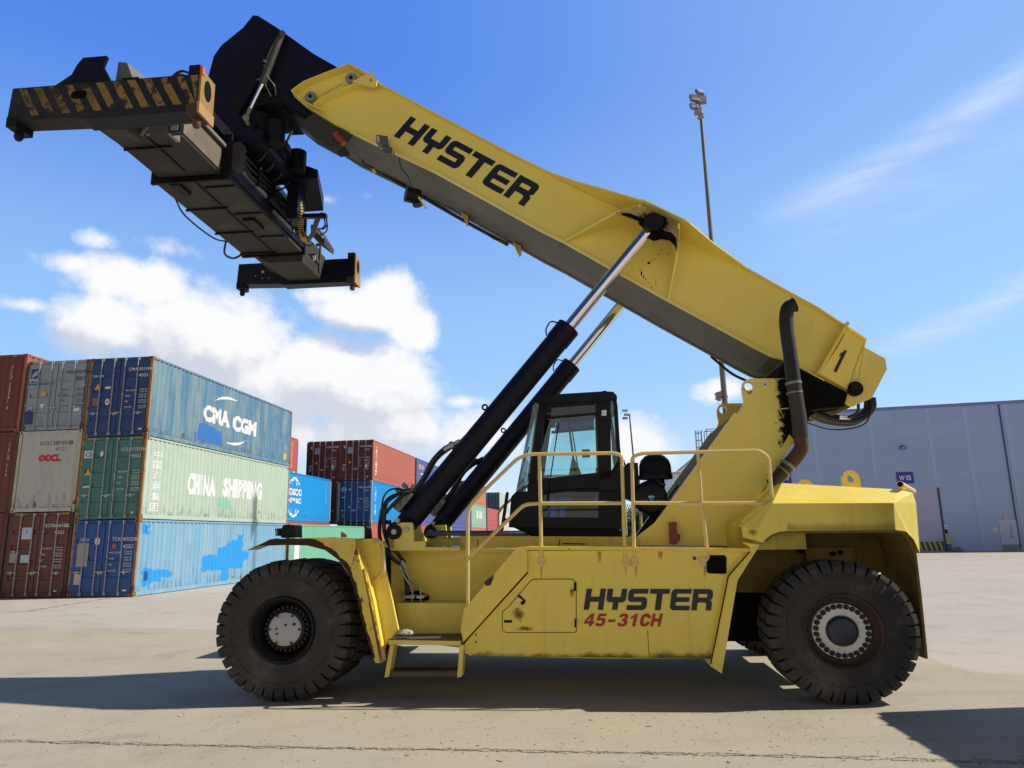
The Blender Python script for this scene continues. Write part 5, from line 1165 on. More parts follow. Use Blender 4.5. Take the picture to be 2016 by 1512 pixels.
hoses('hose', [[(641, 426, hv), (644, 440, hv), (638, 450, hv), (628, 450, hv)], [(638, 428, hv), (640, 442, hv), (632, 452, hv)], [(643, 428, hv), (644, 452, hv), (632, 462, hv), (616, 464, hv)], [(570, 432, hv), (578, 458, hv), (590, 476, hv), (606, 484, hv), (618, 480, hv)]], .013, HOSE, sp)
bm = B(); a, b = L(597, 426, hv), L(643, 425, hv); obox(bm, (a+b)/2, (b-a)/2, (0, .04, 0), (0, 0, .035)); finish('hose_bracket', bm, NAVY, sp)
bm = B(); ext(bm, [(612, 442), (622, 443), (639, 470), (638, 481), (612, 462)], 3.2, 3.7, 3.2); eb = finish('control_box', bm, SPRD, sp, bev=.01)
bm = B(); ext(bm, [(622, 450), (637, 466), (636, 470), (622, 455)], 3.185, 3.2, 3.2); finish('label_strip', bm, WHITE, eb)
bm = B(); ext(bm, [(606, 500), (622, 499), (624, 514), (620, 518)], 3.75, 3.98, 3.75); pk = finish('corner_bracket', bm, SPRD, sp)
bm = B(); ext(bm, [(616, 504), (622, 503), (622, 512), (617, 515)], 3.735, 3.745, 3.75); finish('label_plate', bm, WHITE, pk)
bm = B(); tube(bm, [L(623, 482, 3.9), L(631, 482, 3.9), L(628, 538, 3.9)], .03, 6); prism(bm, [(UB-.1, 3.98, 6.98), (UB+.55, 3.98, 6.98), (UB+.62, 3.98, 7.45), (UB-.5, 3.98, 7.2)], [(UB-.1, 5.0, 6.98), (UB+.55, 5.0, 6.98), (UB+.62, 5.0, 7.45), (UB-.5, 5.0, 7.2)]); finish('far_foot', bm, SPRD, sp, bev=.01)
# ================================================================== ground
def concrete(name, c, c2, seed, fleck=.6):
    m = bpy.data.materials.new(name); m.use_nodes = True; N = NT(m.node_tree)
    co = N.n('ShaderNodeTexCoord').outputs['Object']; co = N.mapping(co, loc=(seed, seed*1.7, 0))
    big = N.noise(co, .16, 6, .6); mid = N.noise(co, 1.3, 8, .65, .3); fine = N.noise(co, 60, 4, .7); grit = N.noise(co, 260, 3, .7)
    b = N.mix(N.ramp(big, .35, .68), col(c), col(c2))
    b = N.mix(N.math('MULTIPLY', N.ramp(mid, .50, .78), .6), b, col([k*.62 for k in c]))
    b = N.mix(N.math('MULTIPLY', N.ramp(mid, .50, .25), .35), b, col([min(1, k*1.18) for k in c]))
    b = N.mix(N.math('MULTIPLY', N.ramp(fine, .45, .72), .45), b, col([k*.60 for k in c]))
    b = N.mix(N.math('MULTIPLY', N.ramp(fine, .50, .28), .40), b, col([min(1, k*1.3) for k in c]))
    b = N.mix(N.math('MULTIPLY', N.ramp(grit, .5, .75), .35), b, col([k*.5 for k in c]))
    oil = N.noise(co, .55, 4, .55, .6)
    b = N.mix(N.math('MULTIPLY', N.ramp(oil, .60, .72), .38), b, col([k*.42 for k in c]))
    # tyre wear: long soft bands
    tr = N.noise(N.mapping(co, scale=(.05, 1.1, 1), rot=(0, 0, R(6))), 2.0, 5, .6)
    b = N.mix(N.math('MULTIPLY', N.ramp(tr, .56, .78), .22), b, col([k*.45 for k in c]))
    # scratches
    sc_ = N.noise(N.mapping(co, scale=(.7, 9, 1), rot=(0, 0, R(38))), 2.4, 2, .5)
    b = N.mix(N.math('MULTIPLY', N.ramp(N.math('ABSOLUTE', N.math('SUBTRACT', sc_, .5)), .006, .0), .35), b, col([min(1, k*1.35) for k in c]))
    spot = N.n('ShaderNodeTexVoronoi', feature='F1'); N.set(spot, 'Vector', co); spot.inputs['Scale'].default_value = 9.0; spot.inputs['Randomness'].default_value = 1
    sm = N.math('MULTIPLY', N.ramp(spot.outputs['Distance'], .16, .07), N.ramp(N.noise(co, 2.2, 3), .50, .62))
    b = N.mix(N.math('MULTIPLY', sm, fleck), b, col([k*.28 for k in c]))
    h = N.math('ADD', N.math('MULTIPLY', fine, .6), N.math('ADD', N.math('MULTIPLY', grit, .25), N.math('MULTIPLY', mid, .6)))
    bn = N.n('ShaderNodeBump', {'Height': h, 'Strength': .55, 'Distance': .012})
    p = N.n('ShaderNodeBsdfPrincipled', {'Base Color': b, 'Roughness': .85, 'Specular IOR Level': .25, 'Normal': bn.outputs[0]})
    o = N.n('ShaderNodeOutputMaterial'); m.node_tree.links.new(p.outputs[0], o.inputs[0]); return m
CON = concrete('worn_concrete', (.47, .41, .305), (.41, .36, .272), 3.0)
ASP = concrete('pale_asphalt', (.46, .41, .345), (.51, .452, .38), 11.0, .25)
DARK = mat('dark_joint', (.06, .052, .045), .9, var=.4, vscale=20)
bm = B(); s = 900
for i in range(12):
    for j in range(12): pass
flat(bm, [(-s, -s, 0), (s, -s, 0), (s, s, 0), (-s, s, 0)]); tag(finish('ground', bm, ASP), kind='structure')
rr = random.Random(4)
edge = [ground(*p) for p in [(-700, 1238), (-200, 1236), (200, 1236), (560, 1240), (1000, 1250), (1440, 1262), (1700, 1276), (1790, 1281), (1820, 1290), (1850, 1302), (1885, 1313), (1910, 1322), (1950, 1326), (2016, 1327), (2300, 1332)]]
pts = []
for a, b in zip(edge, edge[1:]):
    for k in range(10):
        t = k/10; pts.append(a.lerp(b, t)+Vector((0, rr.uniform(-.03, .03), 0)))
bm = B(); flat(bm, [(p.x, p.y, .004) for p in pts] + [(30, edge[-1].y, .004), (30, -12, .004), (-30, -12, .004), (-30, edge[0].y, .004)])
APR = tag(finish('pavement', bm, CON), kind='structure')
def crack(name, pxs, w, jag, n=60, mt=DARK):
    P = [ground(*p) for p in pxs]; bm = B(); ce = []
    for a, b in zip(P, P[1:]):
        for k in range(n): ce.append(a.lerp(b, k/n))
    ce.append(P[-1]); d = (P[-1]-P[0]).normalized(); nn = Vector((-d.y, d.x, 0)); off = 0
    up_, dn_ = [], []
    for p in ce:
        off = off*.8 + rr.uniform(-jag, jag)
        ww = w*rr.uniform(.25, 1.5) if rr.random() > .08 else w*.05
        up_.append(bm.verts.new((p+nn*(off+ww/2)).to_tuple()[:2]+(.008,))); dn_.append(bm.verts.new((p+nn*(off-ww/2)).to_tuple()[:2]+(.008,)))
    for i in range(len(ce)-1): bm.faces.new((dn_[i], dn_[i+1], up_[i+1], up_[i]))
    return finish(name, bm, mt, APR)
crack('slab_joint', [(-300, 1456), (0, 1461), (500, 1473), (1000, 1481), (1500, 1490), (2016, 1505), (2300, 1512)], .012, .013, 170)
SPALL = mat('joint_spall', (.30, .255, .185), .95, var=.5, vscale=30, bump=.3)
crack('joint_spall', [(-300, 1453), (0, 1458), (500, 1470), (1000, 1478), (1500, 1487), (2016, 1502), (2300, 1509)], .024, .016, 170, SPALL)
crack('slab_joint', [(-60, 1208), (60, 1203), (150, 1188), (215, 1178)], .05, .02, 30)
PALE = mat('pale_scrape', (.52, .46, .37), .9, var=.2, vscale=15)
crack('scrape_mark', [(165, 1446), (230, 1420), (298, 1397)], .016, .010, 40, PALE)
crack('scrape_mark', [(408, 1438), (450, 1418), (492, 1400)], .012, .008, 40, PALE)
crack('scrape_mark', [(905, 1450), (930, 1415)], .010, .008, 30, PALE)
crack('scrape_mark', [(350, 1412), (362, 1404)], .04, .03, 14, PALE)
# loose chips and splinters lying on the apron
bm = B(); rr = random.Random(8)
for i in range(560):
    px = rr.uniform(-40, 2056); py = 1512-(rr.random()**.8)*118
    if rr.random() < .35: px = rr.gauss(1500, 330); 
    g = ground(px, py); s_ = rr.uniform(.002, .0065)*(1.8 if rr.random() < .06 else 1); a = rr.uniform(0, 3.14); l = s_*rr.uniform(1, 3.2)
    ax, ay = Vector((math.cos(a), math.sin(a), 0))*l, Vector((-math.sin(a), math.cos(a), 0))*s_*.6
    c = g+Vector((0, 0, .004+s_*.25)); obox(bm, c, ax, ay, (rr.uniform(-.3, .3)*s_, 0, s_*.25), 0 if rr.random() < .7 else 1)
tag(finish('debris', bm, [mat('splinter', (.19, .155, .115), .9, var=.5), mat('chip', (.5, .46, .4), .9, var=.3)]), 'dark splinters and pale chips scattered over the concrete', 'debris', kind='stuff')

# ================================================================== containers
CY = -0.1145
AX = Vector((-math.sin(CY), math.cos(CY), 0)); WX = Vector((math.cos(CY), math.sin(CY), 0))
P0 = Vector((-12.93, 25.45, 0)); CW, CL = 2.438, 12.192
HI, LO_ = 2.896, 2.591
BRK = [0.0, .072, .140, .210, .278]; DEP = [0, 0, .036, .036, 0]
def corr_depth(t):
    t = t % .278
    for i in range(4):
        if t <= BRK[i+1]: return DEP[i]+(DEP[i+1]-DEP[i])*(t-BRK[i])/(BRK[i+1]-BRK[i])
    return 0
def corr_pts(t0, t1):
    out = [t0]; k = 0
    while True:
        for b in BRK[:4]:
            t = t0+.03+k*.278+b
            if t > t1-.03: out.append(t1); return out
            out.append(t)
        k += 1
def corrugated(bm, t0, t1, z0, z1, place, mi=0):
    """place(t, depth, z) -> point"""
    T = corr_pts(t0, t1)
    lo = [bm.verts.new(place(t, corr_depth(t-t0-.03) if t0 < t < t1 else 0, z0)) for t in T]
    hi = [bm.verts.new(place(t, corr_depth(t-t0-.03) if t0 < t < t1 else 0, z1)) for t in T]
    for i in range(len(T)-1): bm.faces.new((lo[i], lo[i+1], hi[i+1], hi[i])).material_index = mi
def ragged(bm, seed, amt=.035):
    rr = random.Random(seed)
    bmesh.ops.subdivide_edges(bm, edges=bm.edges[:], cuts=5)
    for v in bm.verts: v.co += Vector((rr.gauss(0, amt), 0, rr.gauss(0, amt)))
def conform(bm, t0, t1, place, lift=.004):
    """wrap flat lettering (x = position along the wall, z = height) over the corrugation"""
    for t in corr_pts(t0, t1)[1:-1]:
        bmesh.ops.bisect_plane(bm, geom=bm.verts[:]+bm.edges[:]+bm.faces[:], plane_co=(t, 0, 0), plane_no=(1, 0, 0))
    for v in bm.verts:
        v.co = place(v.co.x, corr_depth(v.co.x-t0-.03)-lift, v.co.z)
S0, S1 = .14, CL-.14
def side_place(t, d, z): return Vector((-.014-d, t, z))
E0, E1 = -CW+.13, -.13
def end_place(t, d, z): return Vector((t, .02+d, z))
def cpaint(name, c, fade=None, famt=.5, rust=.12, dirt=.25, streak=.3, streakc=(.16, .10, .06), var=.08, rustc=(.16, .07, .03)):
    return mat(name, c, .5, var=var, rand=True, fade=fade, fadeamt=famt, rust=rust, rustc=rustc, rscale=2.2, dirt=dirt, dirtc=[k*.55 for k in c], streak=streak, streakc=streakc)
FRM_RUST = mat('rusty_corner_post', (.34, .17, .07), .8, var=.35, vscale=5, rand=True, dirt=.6, dirtc=(.45, .33, .20), rust=.45, rustc=(.12, .06, .03), streak=.4)
BAR = mat('galvanised_bar', (.42, .43, .44), .5, metal=.4, var=.2, rand=True, dirt=.3)
GASK = mat('door_gasket', (.015, .015, .018), .8)
HAZ = mat('hazard_yellow', (.55, .36, .03), .6, var=.2)
WTX = mat('white_stencil', (.72, .73, .72), .6, var=.08); WTXO = mat('pale_stencil', (.55, .60, .64), .6, var=.1)
KTX = mat('dark_stencil', (.05, .06, .09), .6, var=.1); RTX = mat('red_stencil', (.62, .02, .05), .5, var=.05); YTX = mat('yellow_sticker', (.70, .42, .02), .5, var=.1)
BTX = mat('blue_stencil', (.01, .03, .30), .5, var=.05); GTX = mat('grey_plate', (.34, .34, .33), .6, var=.2); BRN = mat('brown_plate', (.22, .15, .09), .7, var=.2)
LBL = mat('pale_blue_sheet', (.50, .60, .75), .6, var=.1); LIM = mat('lime_mark', (.45, .62, .08), .5)
# lettering on a door: x from the left edge of the container face (0..CW), z from its floor
def dtext(bm, s, x, z, h, w=None, mi=0, bold=.01): text_into(bm, s, (x-CW, -.040, z), (1, 0, 0), (0, 0, 1), w=w, h=h, bold=bold, mi=mi)
def dquad(bm, x, z, w, h, mi=0, y=-.039): flat(bm, [(x-CW, y, z), (x-CW+w, y, z), (x-CW+w, y, z+h), (x-CW, y, z+h)], mi)
def container(pos, H, sidem, doorm, framem, label, front='door', group='stacked shipping containers', marks=(), fine=True, length=CL, name='shipping_container', rot=CY, railm=None):
    r = empty(name, pos, rot); tag(r, label, 'container', group)
    railm = railm or sidem
    pw = .11
    def fr(name, lo, hi, mt): bm = B(); box(bm, lo, hi); finish(name, bm, mt, r)
    for x in (-CW, -pw):
        for y in (0, length-.09): fr('corner_post', (x, y, .115), (x+pw, y+.09, H-.118), framem)
    for z0, z1 in ((.02, .16), (H-.07, H-.008)):
        fr('side_rail', (-.06, .16, z0), (-.002, length-.16, z1), railm); fr('side_rail', (-CW+.002, .16, z0), (-CW+.06, length-.16, z1), railm)
    for z0, z1 in ((.02, .15), (H-.115, H-.01)):
        fr('end_sill', (-CW+.17, .002, z0), (-.17, .08, z1), doorm); fr('end_sill', (-CW+.17, length-.08, z0), (-.17, length-.002, z1), doorm)
    for x in (-CW, -.165):
        for y in (0.0, length-.17):
            for z in (0.0, H-.118):
                if not fine and (y > 1 or x < -1): continue
                bm = B(); box(bm, (x, y-.003 if y < 1 else y, z), (x+.165+(.003 if x > -1 else -.0), y+.17, z+.118)); finish('corner_casting', bm, framem, r, bev=.008 if fine else 0)
                if fine and y < 1:
                    bm = B(); c = Vector((x+.082, -.0045, z+.06)); flat(bm, [c+Vector((math.cos(t)*.032, 0, math.sin(t)*.042)) for t in [2*math.pi*i/10 for i in range(10)]])
                    if x > -1: c = Vector((.0045, .085, z+.06)); flat(bm, [c+Vector((0, math.cos(t)*.04, math.sin(t)*.03)) for t in [2*math.pi*i/10 for i in range(10)]])
                    finish('casting_hole', bm, GASK, r)
    s1 = length-.14
    bm = B(); corrugated(bm, S0-.04, s1+.04, .155, H-.065, side_place); finish('side_panel', bm, sidem, r)
    bm = B(); corrugated(bm, S0-.04, s1+.04, .155, H-.065, lambda t, d, z: Vector((-CW+.014+d, t, z))); finish('side_panel', bm, sidem, r)
    bm = B(); flat(bm, [(-CW+.01, .05, H-.012), (-.01, .05, H-.012), (-.01, length-.05, H-.012), (-CW+.01, length-.05, H-.012)]); finish('roof_panel', bm, sidem, r)
    bm = B(); flat(bm, [(-CW+.05, length-.03, .1), (-.05, length-.03, .1), (-.05, length-.03, H-.05), (-CW+.05, length-.03, H-.05)]); finish('end_panel', bm, doorm, r)
    if front == 'wall':
        bm = B(); corrugated(bm, E0, E1, .14, H-.11, end_place); finish('end_panel', bm, doorm, r)
        bm = B()
        for x in (-CW+.12, -.42): box(bm, (x, -.004, H-.10), (x+.30, .0, H-.03), 0)
        finish('end_trim', bm, doorm, r)
    else:
        z0, z1 = .16, H-.13
        for k in range(2):
            x0 = -CW+.115 if k == 0 else -CW/2+.012; x1 = -CW/2-.012 if k == 0 else -.115
            bm = B(); zs = [z0]; dp = [0]
            n = 4 if H > 2.7 else 3
            for i in range(n):
                zc = z0+(z1-z0)*(i+1)/(n+1)-.02
                for dz, d in ((-.075, 0), (-.055, .03), (.055, .03), (.075, 0)): zs.append(zc+dz); dp.append(d)
            zs.append(z1); dp.append(0)
            def strip_(xa, xb, dps, y=-.022):
                A = [bm.verts.new((xa, y+d, z)) for z, d in zip(zs, dps)]; D = [bm.verts.new((xb, y+d, z)) for z, d in zip(zs, dps)]
                for i in range(len(zs)-1): bm.faces.new((A[i], D[i], D[i+1], A[i+1]))
            z_ = [0]*len(zs); e = .10
            strip_(x0, x0+e, z_); strip_(x0+e, x1-e, dp); strip_(x1-e, x1, z_)
            d = finish('door', bm, doorm, r)
            bm = B(); t = .012
            box(bm, (x0-t, .012, z0-t), (x1+t, .03, z1+t)); finish('gasket', bm, GASK, d)
            w = x1-x0
            for q, fx in enumerate(((.36, .80) if k == 0 else (.16, .62))):
                xb = x0+w*fx; bm = B()
                tube(bm, [(xb, -.060, .06), (xb, -.060, H-.05)], .017, 8)
                for z in (.06, H-.13): box(bm, (xb-.045, -.05, z), (xb+.045, -.006, z+.10))
                for z in (H*.28, H*.52, H*.76): box(bm, (xb-.03, -.072, z), (xb+.03, -.022, z+.03))
                lb = finish('locking_bar', bm, BAR, d)
                bm = B(); zc = .62+.22*(1 if (H > 2.7 and q == 0) else .9); sgn = -1 if q == 0 else 1
                box(bm, (min(xb, xb+sgn*.30), -.075, zc), (max(xb, xb+sgn*.30), -.062, zc+.028)); box(bm, (xb+sgn*.16-.035, -.085, zc-.05), (xb+sgn*.16+.035, -.03, zc+.05)); finish('handle', bm, BAR, lb)
            if fine:
                bm = B()
                for z in (.35, H*.35, H*.62, H-.5): box(bm, (x0-.05 if k == 0 else x1-.01, -.034, z), (x0+.01 if k == 0 else x1+.05, -.018, z+.07))
                finish('hinge', bm, doorm, d)
    for kind, fn, mats in marks:
        bm = B(); fn(bm)
        if fn.__name__.endswith('patch'): ragged(bm, 5)
        if kind == 'side': conform(bm, S0-.04, s1+.04, side_place)
        elif kind == 'end': conform(bm, E0, E1, end_place)
        finish('lettering', bm, mats, r)
    return r
def slot(colm, s, z): return P0 + AX*s - WX*(colm*(CW+.045)) + Vector((0, 0, z))
def stext(bm, s, y, z, h=None, w=None, bold=.02, mi=0, spacing=1.0, shear=0): text_into(bm, s, (y, 0, z), (1, 0, 0), (0, 0, 1), w=w, h=h, bold=bold, mi=mi, spacing=spacing, shear=shear)
def arc_band(bm, cx, cz, rx, rz, a0, a1, w, mi=0, n=14):
    for i in range(n):
        ta, tb = R(a0+(a1-a0)*i/n), R(a0+(a1-a0)*(i+1)/n)
        f0, f1 = math.sin(math.pi*min(1, .08+i/n)), math.sin(math.pi*min(1, max(.08, 1-(i+1)/n) if i+1 > n/2 else .08+(i+1)/n))
        w0, w1 = w*f0, w*f1
        flat(bm, [(cx+math.cos(ta)*(rx-w0), 0, cz+math.sin(ta)*(rz-w0)), (cx+math.cos(tb)*(rx-w1), 0, cz+math.sin(tb)*(rz-w1)), (cx+math.cos(tb)*(rx+w1), 0, cz+math.sin(tb)*(rz+w1)), (cx+math.cos(ta)*(rx+w0), 0, cz+math.sin(ta)*(rz+w0))], mi)
def code_block(bm, code, typ, H, mi=0, x=1.45, data=True, big=1.0, word='MAX GROSS', z=None):
    a, b = code.rsplit(' ', 1) if code.count(' ') > 1 else (code, '')
    p, nmb = a.split(' ')
    z = z or H-.52
    dtext(bm, p, x, z, .115*big, mi=mi); dtext(bm, nmb, x+.40*big, z, .115*big, mi=mi)
    if b: dtext(bm, b, x+.86*big, z, .115*big, mi=mi)
    dtext(bm, typ, x+.40*big, z-.24*big, .125*big, mi=mi)
    if data:
        for i, (l, v_1, v_2) in enumerate(((word, '32,500 KG', '71,650 LBS'), ('TARE', '3,800 KG', '8,380 LBS'), ('NET', '28,700 KG', '63,270 LBS'), ('CU.CAP.', '76.4 CU.M', '2,700 CU.FT'))):
            zz = H*.56-i*.20
            dtext(bm, l, x-.06, zz, .058, mi=mi); dtext(bm, v_1, x+.48, zz+.03, .052, w=.30, mi=mi); dtext(bm, v_2, x+.48, zz-.05, .052, w=.30, mi=mi)
def tri(bm, x, z, s, mi): flat(bm, [(x-CW, -.0395, z), (x-CW+s, -.0395, z), (x-CW+s/2, -.0395, z+s*.95)], mi)
def disc(bm, x, z, rx, rz, mi): flat(bm, [(x-CW+math.cos(t)*rx, -.0395, z+math.sin(t)*rz) for t in [2*math.pi*i/20 for i in range(20)]], mi)
def hazard_end(bm, H, mi=0):
    for x in (.20, CW-.62):
        for i in range(5): flat(bm, [(x-CW+i*.09, -.001, H-.10), (x-CW+i*.09+.045, -.001, H-.10), (x-CW+i*.09+.085, -.001, H-.02), (x-CW+i*.09+.04, -.001, H-.02)], mi)
ST = LO_+HI     # height of the two lower tiers of the near stack
# ---- near stack, right column (its long side is seen) -------------
def m_cma_door(bm):
    code_block(bm, 'CMAU 531249 6', '45G1', HI, 0, x=1.55)
    dtext(bm, 'CMA CGM', .18, HI-.72, .085, w=.42); tri(bm, .28, 1.72, .24, 1); dquad(bm, .25, 1.12, .24, .30, 2); disc(bm, .83, 1.26, .085, .12, 0); disc(bm, .83, 1.26, .04, .06, 3); disc(bm, .80, 1.78, .12, .045, 0); dquad(bm, 2.10, .22, .14, .055, 0)
def m_cma_side(bm):
    stext(bm, 'CMA', 3.65, 1.09, h=.70, w=2.15, bold=.062); stext(bm, 'CGM', 6.06, 1.03, h=.70, w=2.25, bold=.062)
    arc_band(bm, 6.0, 1.37, 2.1, 1.02, 82, 140, .06); arc_band(bm, 5.9, 1.42, 2.0, .98, 262, 318, .06)
    for i in range(7): stext(bm, 'CMAU5312'[i], 11.25, 2.35-i*.13, h=.09)
    for i in range(3): stext(bm, '456'[i], 11.62, 2.2-i*.3, h=.12)
def m_cma_patch(bm):
    flat(bm, [(3.36, 0, .28), (5.17, 0, .26), (5.12, 0, .93), (3.36, 0, .95)])
def m_yel(bm):
    flat(bm, [(11.45, 0, .30), (11.75, 0, .30), (11.75, 0, .62), (11.45, 0, .62)]); flat(bm, [(11.50, 0, .88), (11.74, 0, .88), (11.6, 0, 1.08)])
FR_D = mat('blue_frame', (.03, .06, .16), .6, var=.2, rand=True, rust=.35, rustc=(.12, .06, .03))
CMA_S = cpaint('faded_blue_container', (.07, .19, .32), fade=(.22, .32, .33), famt=.8, rust=.16, dirt=.35, streak=.55, streakc=(.30, .26, .20))
MINT = cpaint('mint_container', (.40, .52, .42), fade=(.48, .55, .45), famt=.5, rust=.14, dirt=.2, streak=.35, streakc=(.50, .44, .26), rustc=(.30, .17, .06))
SKYB = cpaint('light_blue_container', (.17, .37, .54), fade=(.27, .43, .53), famt=.8, rust=.12, dirt=.2, streak=.3, streakc=(.34, .36, .36))
c1 = container(slot(0, 0, ST+.012), HI, CMA_S, cpaint('navy_container', (.012, .05, .21), rust=.06, dirt=.2), FRM_RUST, 'faded blue container topmost of the corner stack, white arcs round its large lettering',
    marks=[('door', m_cma_door, [WTX, YTX, BRN, GTX]), ('side', m_cma_side, WTX), ('side', m_cma_patch, mat('fresh_blue_patch', (.03, .16, .46), .5, var=.1)), ('side', m_yel, YTX)])
def m_cs_door(bm):
    code_block(bm, 'CCLU 715520 4', '45G1', HI, 0, x=1.55); dquad(bm, .16, HI-.74, .33, .26, 0); dtext(bm, 'CS', .20, HI-.69, .16, w=.25, mi=1, bold=.03)
    disc(bm, .82, HI-.60, .065, .10, 0); tri(bm, .24, 1.55, .25, 2); dquad(bm, .22, 1.12, .30, .06, 0); disc(bm, 2.16, .23, .05, .035, 0); hazard_end(bm, HI, 3)
def m_cs_side(bm):
    stext(bm, 'CHINA', 2.85, 1.0, h=.84, w=2.1, bold=.06, spacing=1.14); stext(bm, 'SHIPPING', 5.6, 1.03, h=.84, w=3.65, bold=.06, spacing=1.08)
    for i, ch in enumerate('中国海运集团'): stext(bm, ch, .58, 2.16-i*.375, h=.30, w=.48, bold=.018)
    for i in range(7): stext(bm, 'CCLU715'[i], 11.45, 2.45-i*.13, h=.09)
def m_cs_patch(bm): flat(bm, [(5.2, 0, .52), (6.4, 0, .54), (6.3, 0, .98), (5.2, 0, .96)])
c2 = container(slot(0, 0, LO_+.006), HI, MINT, cpaint('teal_green_container', (.05, .20, .185), rust=.10, dirt=.3), FRM_RUST, 'pale mint container with a column of white chinese characters beside its large lettering',
    marks=[('door', m_cs_door, [WTX, BTX, YTX, HAZ]), ('side', m_cs_side, WTX), ('side', m_cs_patch, mat('green_patch', (.25, .50, .38), .5, var=.1))])
def m_tck_door(bm):
    code_block(bm, 'TCKU 420208 4', '42G1', LO_, 0, x=1.52, big=1.05, z=LO_-.72); dtext(bm, 'TRITON', .33, LO_-.68, .055, w=.34); dquad(bm, .27, LO_-.71, .42, .012, 0)
    dquad(bm, .26, 1.02, .42, .80, 1); disc(bm, .98, LO_-.72, .10, .14, 0); dquad(bm, .24, .42, .24, .36, 2); disc(bm, 1.62, LO_-.90, .08, .08, 3); dquad(bm, 2.06, .20, .15, .055, 0)
def m_tck_patch(bm):
    flat(bm, [(.26, 0, 2.1), (.68, 0, 2.1), (.68, 0, 2.42), (.26, 0, 2.42)])
    flat(bm, [(.42, 0, .38), (1.6, 0, .40), (1.6, 0, .52), (2.3, 0, .56), (2.3, 0, .72), (1.9, 0, .74), (1.9, 0, .86), (1.0, 0, .84), (1.0, 0, .92), (.42, 0, .92)])
    flat(bm, [(4.3, 0, .64), (5.9, 0, .58), (5.9, 0, .20), (6.5, 0, .20), (6.5, 0, .62), (7.7, 0, .66), (7.7, 0, .94), (8.2, 0, .98), (8.2, 0, 1.32), (7.6, 0, 1.36), (7.6, 0, 2.05), (7.15, 0, 2.0), (7.15, 0, 1.84), (6.2, 0, 1.76), (6.2, 0, 1.56), (5.5, 0, 1.5), (5.5, 0, 1.24), (4.3, 0, 1.24)])
def m_tck_mark(bm):
    flat(bm, [(.42, 0, 2.14), (.46, 0, 2.14), (.46, 0, 2.38), (.42, 0, 2.38)]); flat(bm, [(.465, 0, 2.14), (.56, 0, 2.14), (.56, 0, 2.18), (.465, 0, 2.18)]); flat(bm, [(.55, 0, .50), (.82, 0, .50), (.82, 0, .82), (.55, 0, .82)])
def m_tck_end(bm):
    for i in range(6): stext(bm, 'TCKU42'[i], 11.55, 2.1-i*.14, h=.10)
c3 = container(slot(0, 0, 0), LO_, SKYB, cpaint('royal_blue_container', (.014, .085, .33), rust=.06, dirt=.2), FRM_RUST, 'light blue container repainted in bright blue patches at the foot of the corner stack',
    marks=[('door', m_tck_door, [WTX, GTX, mat('cream_plate', (.55, .50, .38), .6), mat('orange_spot', (.45, .17, .05), .7)]), ('side', m_tck_patch, mat('bright_blue_patch', (.02, .30, .72), .45, var=.08, rand=True)), ('side', m_tck_mark, BTX), ('side', m_tck_end, WTX)])
# ---- near stack, middle column ------------------------------------
def m_flo(bm):
    code_block(bm, 'CRXU 642706 6', '42G1', LO_, 0, x=1.55, word='M.G.W.'); dquad(bm, .18, LO_-.66, .33, .36, 1)
    flat(bm, [(.22-CW, -.041, LO_-.62), (.30-CW, -.041, LO_-.50), (.47-CW, -.041, LO_-.40), (.47-CW, -.041, LO_-.35), (.34-CW, -.041, LO_-.40), (.24-CW, -.041, LO_-.50)], 2)
    flat(bm, [(.24-CW, -.041, LO_-.64), (.32-CW, -.041, LO_-.56), (.45-CW, -.041, LO_-.50), (.44-CW, -.041, LO_-.47), (.33-CW, -.041, LO_-.51), (.25-CW, -.041, LO_-.59)], 3)
    dquad(bm, .18, LO_-.73, .33, .06, 4); dtext(bm, 'FLORENS', .20, LO_-.72, .04, w=.29, mi=1)
    dtext(bm, 'www.florens.com', .12, LO_-.90, .085, w=.95, mi=1); tri(bm, .62, 1.28, .26, 5); flat(bm, [(.65-CW, -.04, .98), (.85-CW, -.04, .98), (.75-CW, -.04, .78)], 4); dquad(bm, .10, .24, .37, .48, 6); dquad(bm, 2.0, .66, .24, .14, 4)
container(slot(1, .03, 2*HI+.012), LO_, cpaint('grey_container', (.28, .33, .40)), cpaint('grey_door_container', (.27, .33, .40), rust=.12, dirt=.35, rustc=(.10, .08, .06)), mat('grimy_frame', (.15, .14, .13), .7, var=.3, rand=True, rust=.4), 'grey container with blue square emblem, stacked on the off-white ribbed one',
    marks=[('door', m_flo, [KTX, BTX, LIM, WTX, WTX, YTX, mat('dark_blue_plate', (.02, .05, .16), .6)])])
def m_oocl(bm):
    for s, x, h in (('OOCU', -1.62, .14), ('700503', -1.02, .14), ('3', -.45, .14)): text_into(bm, s, (x, 0, HI-.52), (1, 0, 0), (0, 0, 1), h=h, bold=.02, spacing=1.35, mi=0)
    text_into(bm, '45G1', (-1.02, 0, HI-.74), (1, 0, 0), (0, 0, 1), h=.13, bold=0, spacing=1.35, mi=0); text_into(bm, 'OOCL', (-1.62, 0, HI-1.12), (1, 0, 0), (0, 0, 1), h=.27, w=.86, bold=.09, mi=1)
def m_oohaz(bm): hazard_end(bm, HI)
container(slot(1, .0, HI+.006), HI, cpaint('cream_container', (.55, .55, .48)), cpaint('off_white_container', (.50, .50, .47), rust=.08, dirt=.15, streak=.15), mat('stained_cream_frame', (.52, .48, .33), .7, var=.2, rand=True, rust=.25, dirt=.4, dirtc=(.3, .2, .1)), 'off-white container with ribbed blank end and red lettering',
    front='wall', marks=[('end', m_oocl, [KTX, RTX]), ('door', m_oohaz, HAZ)])
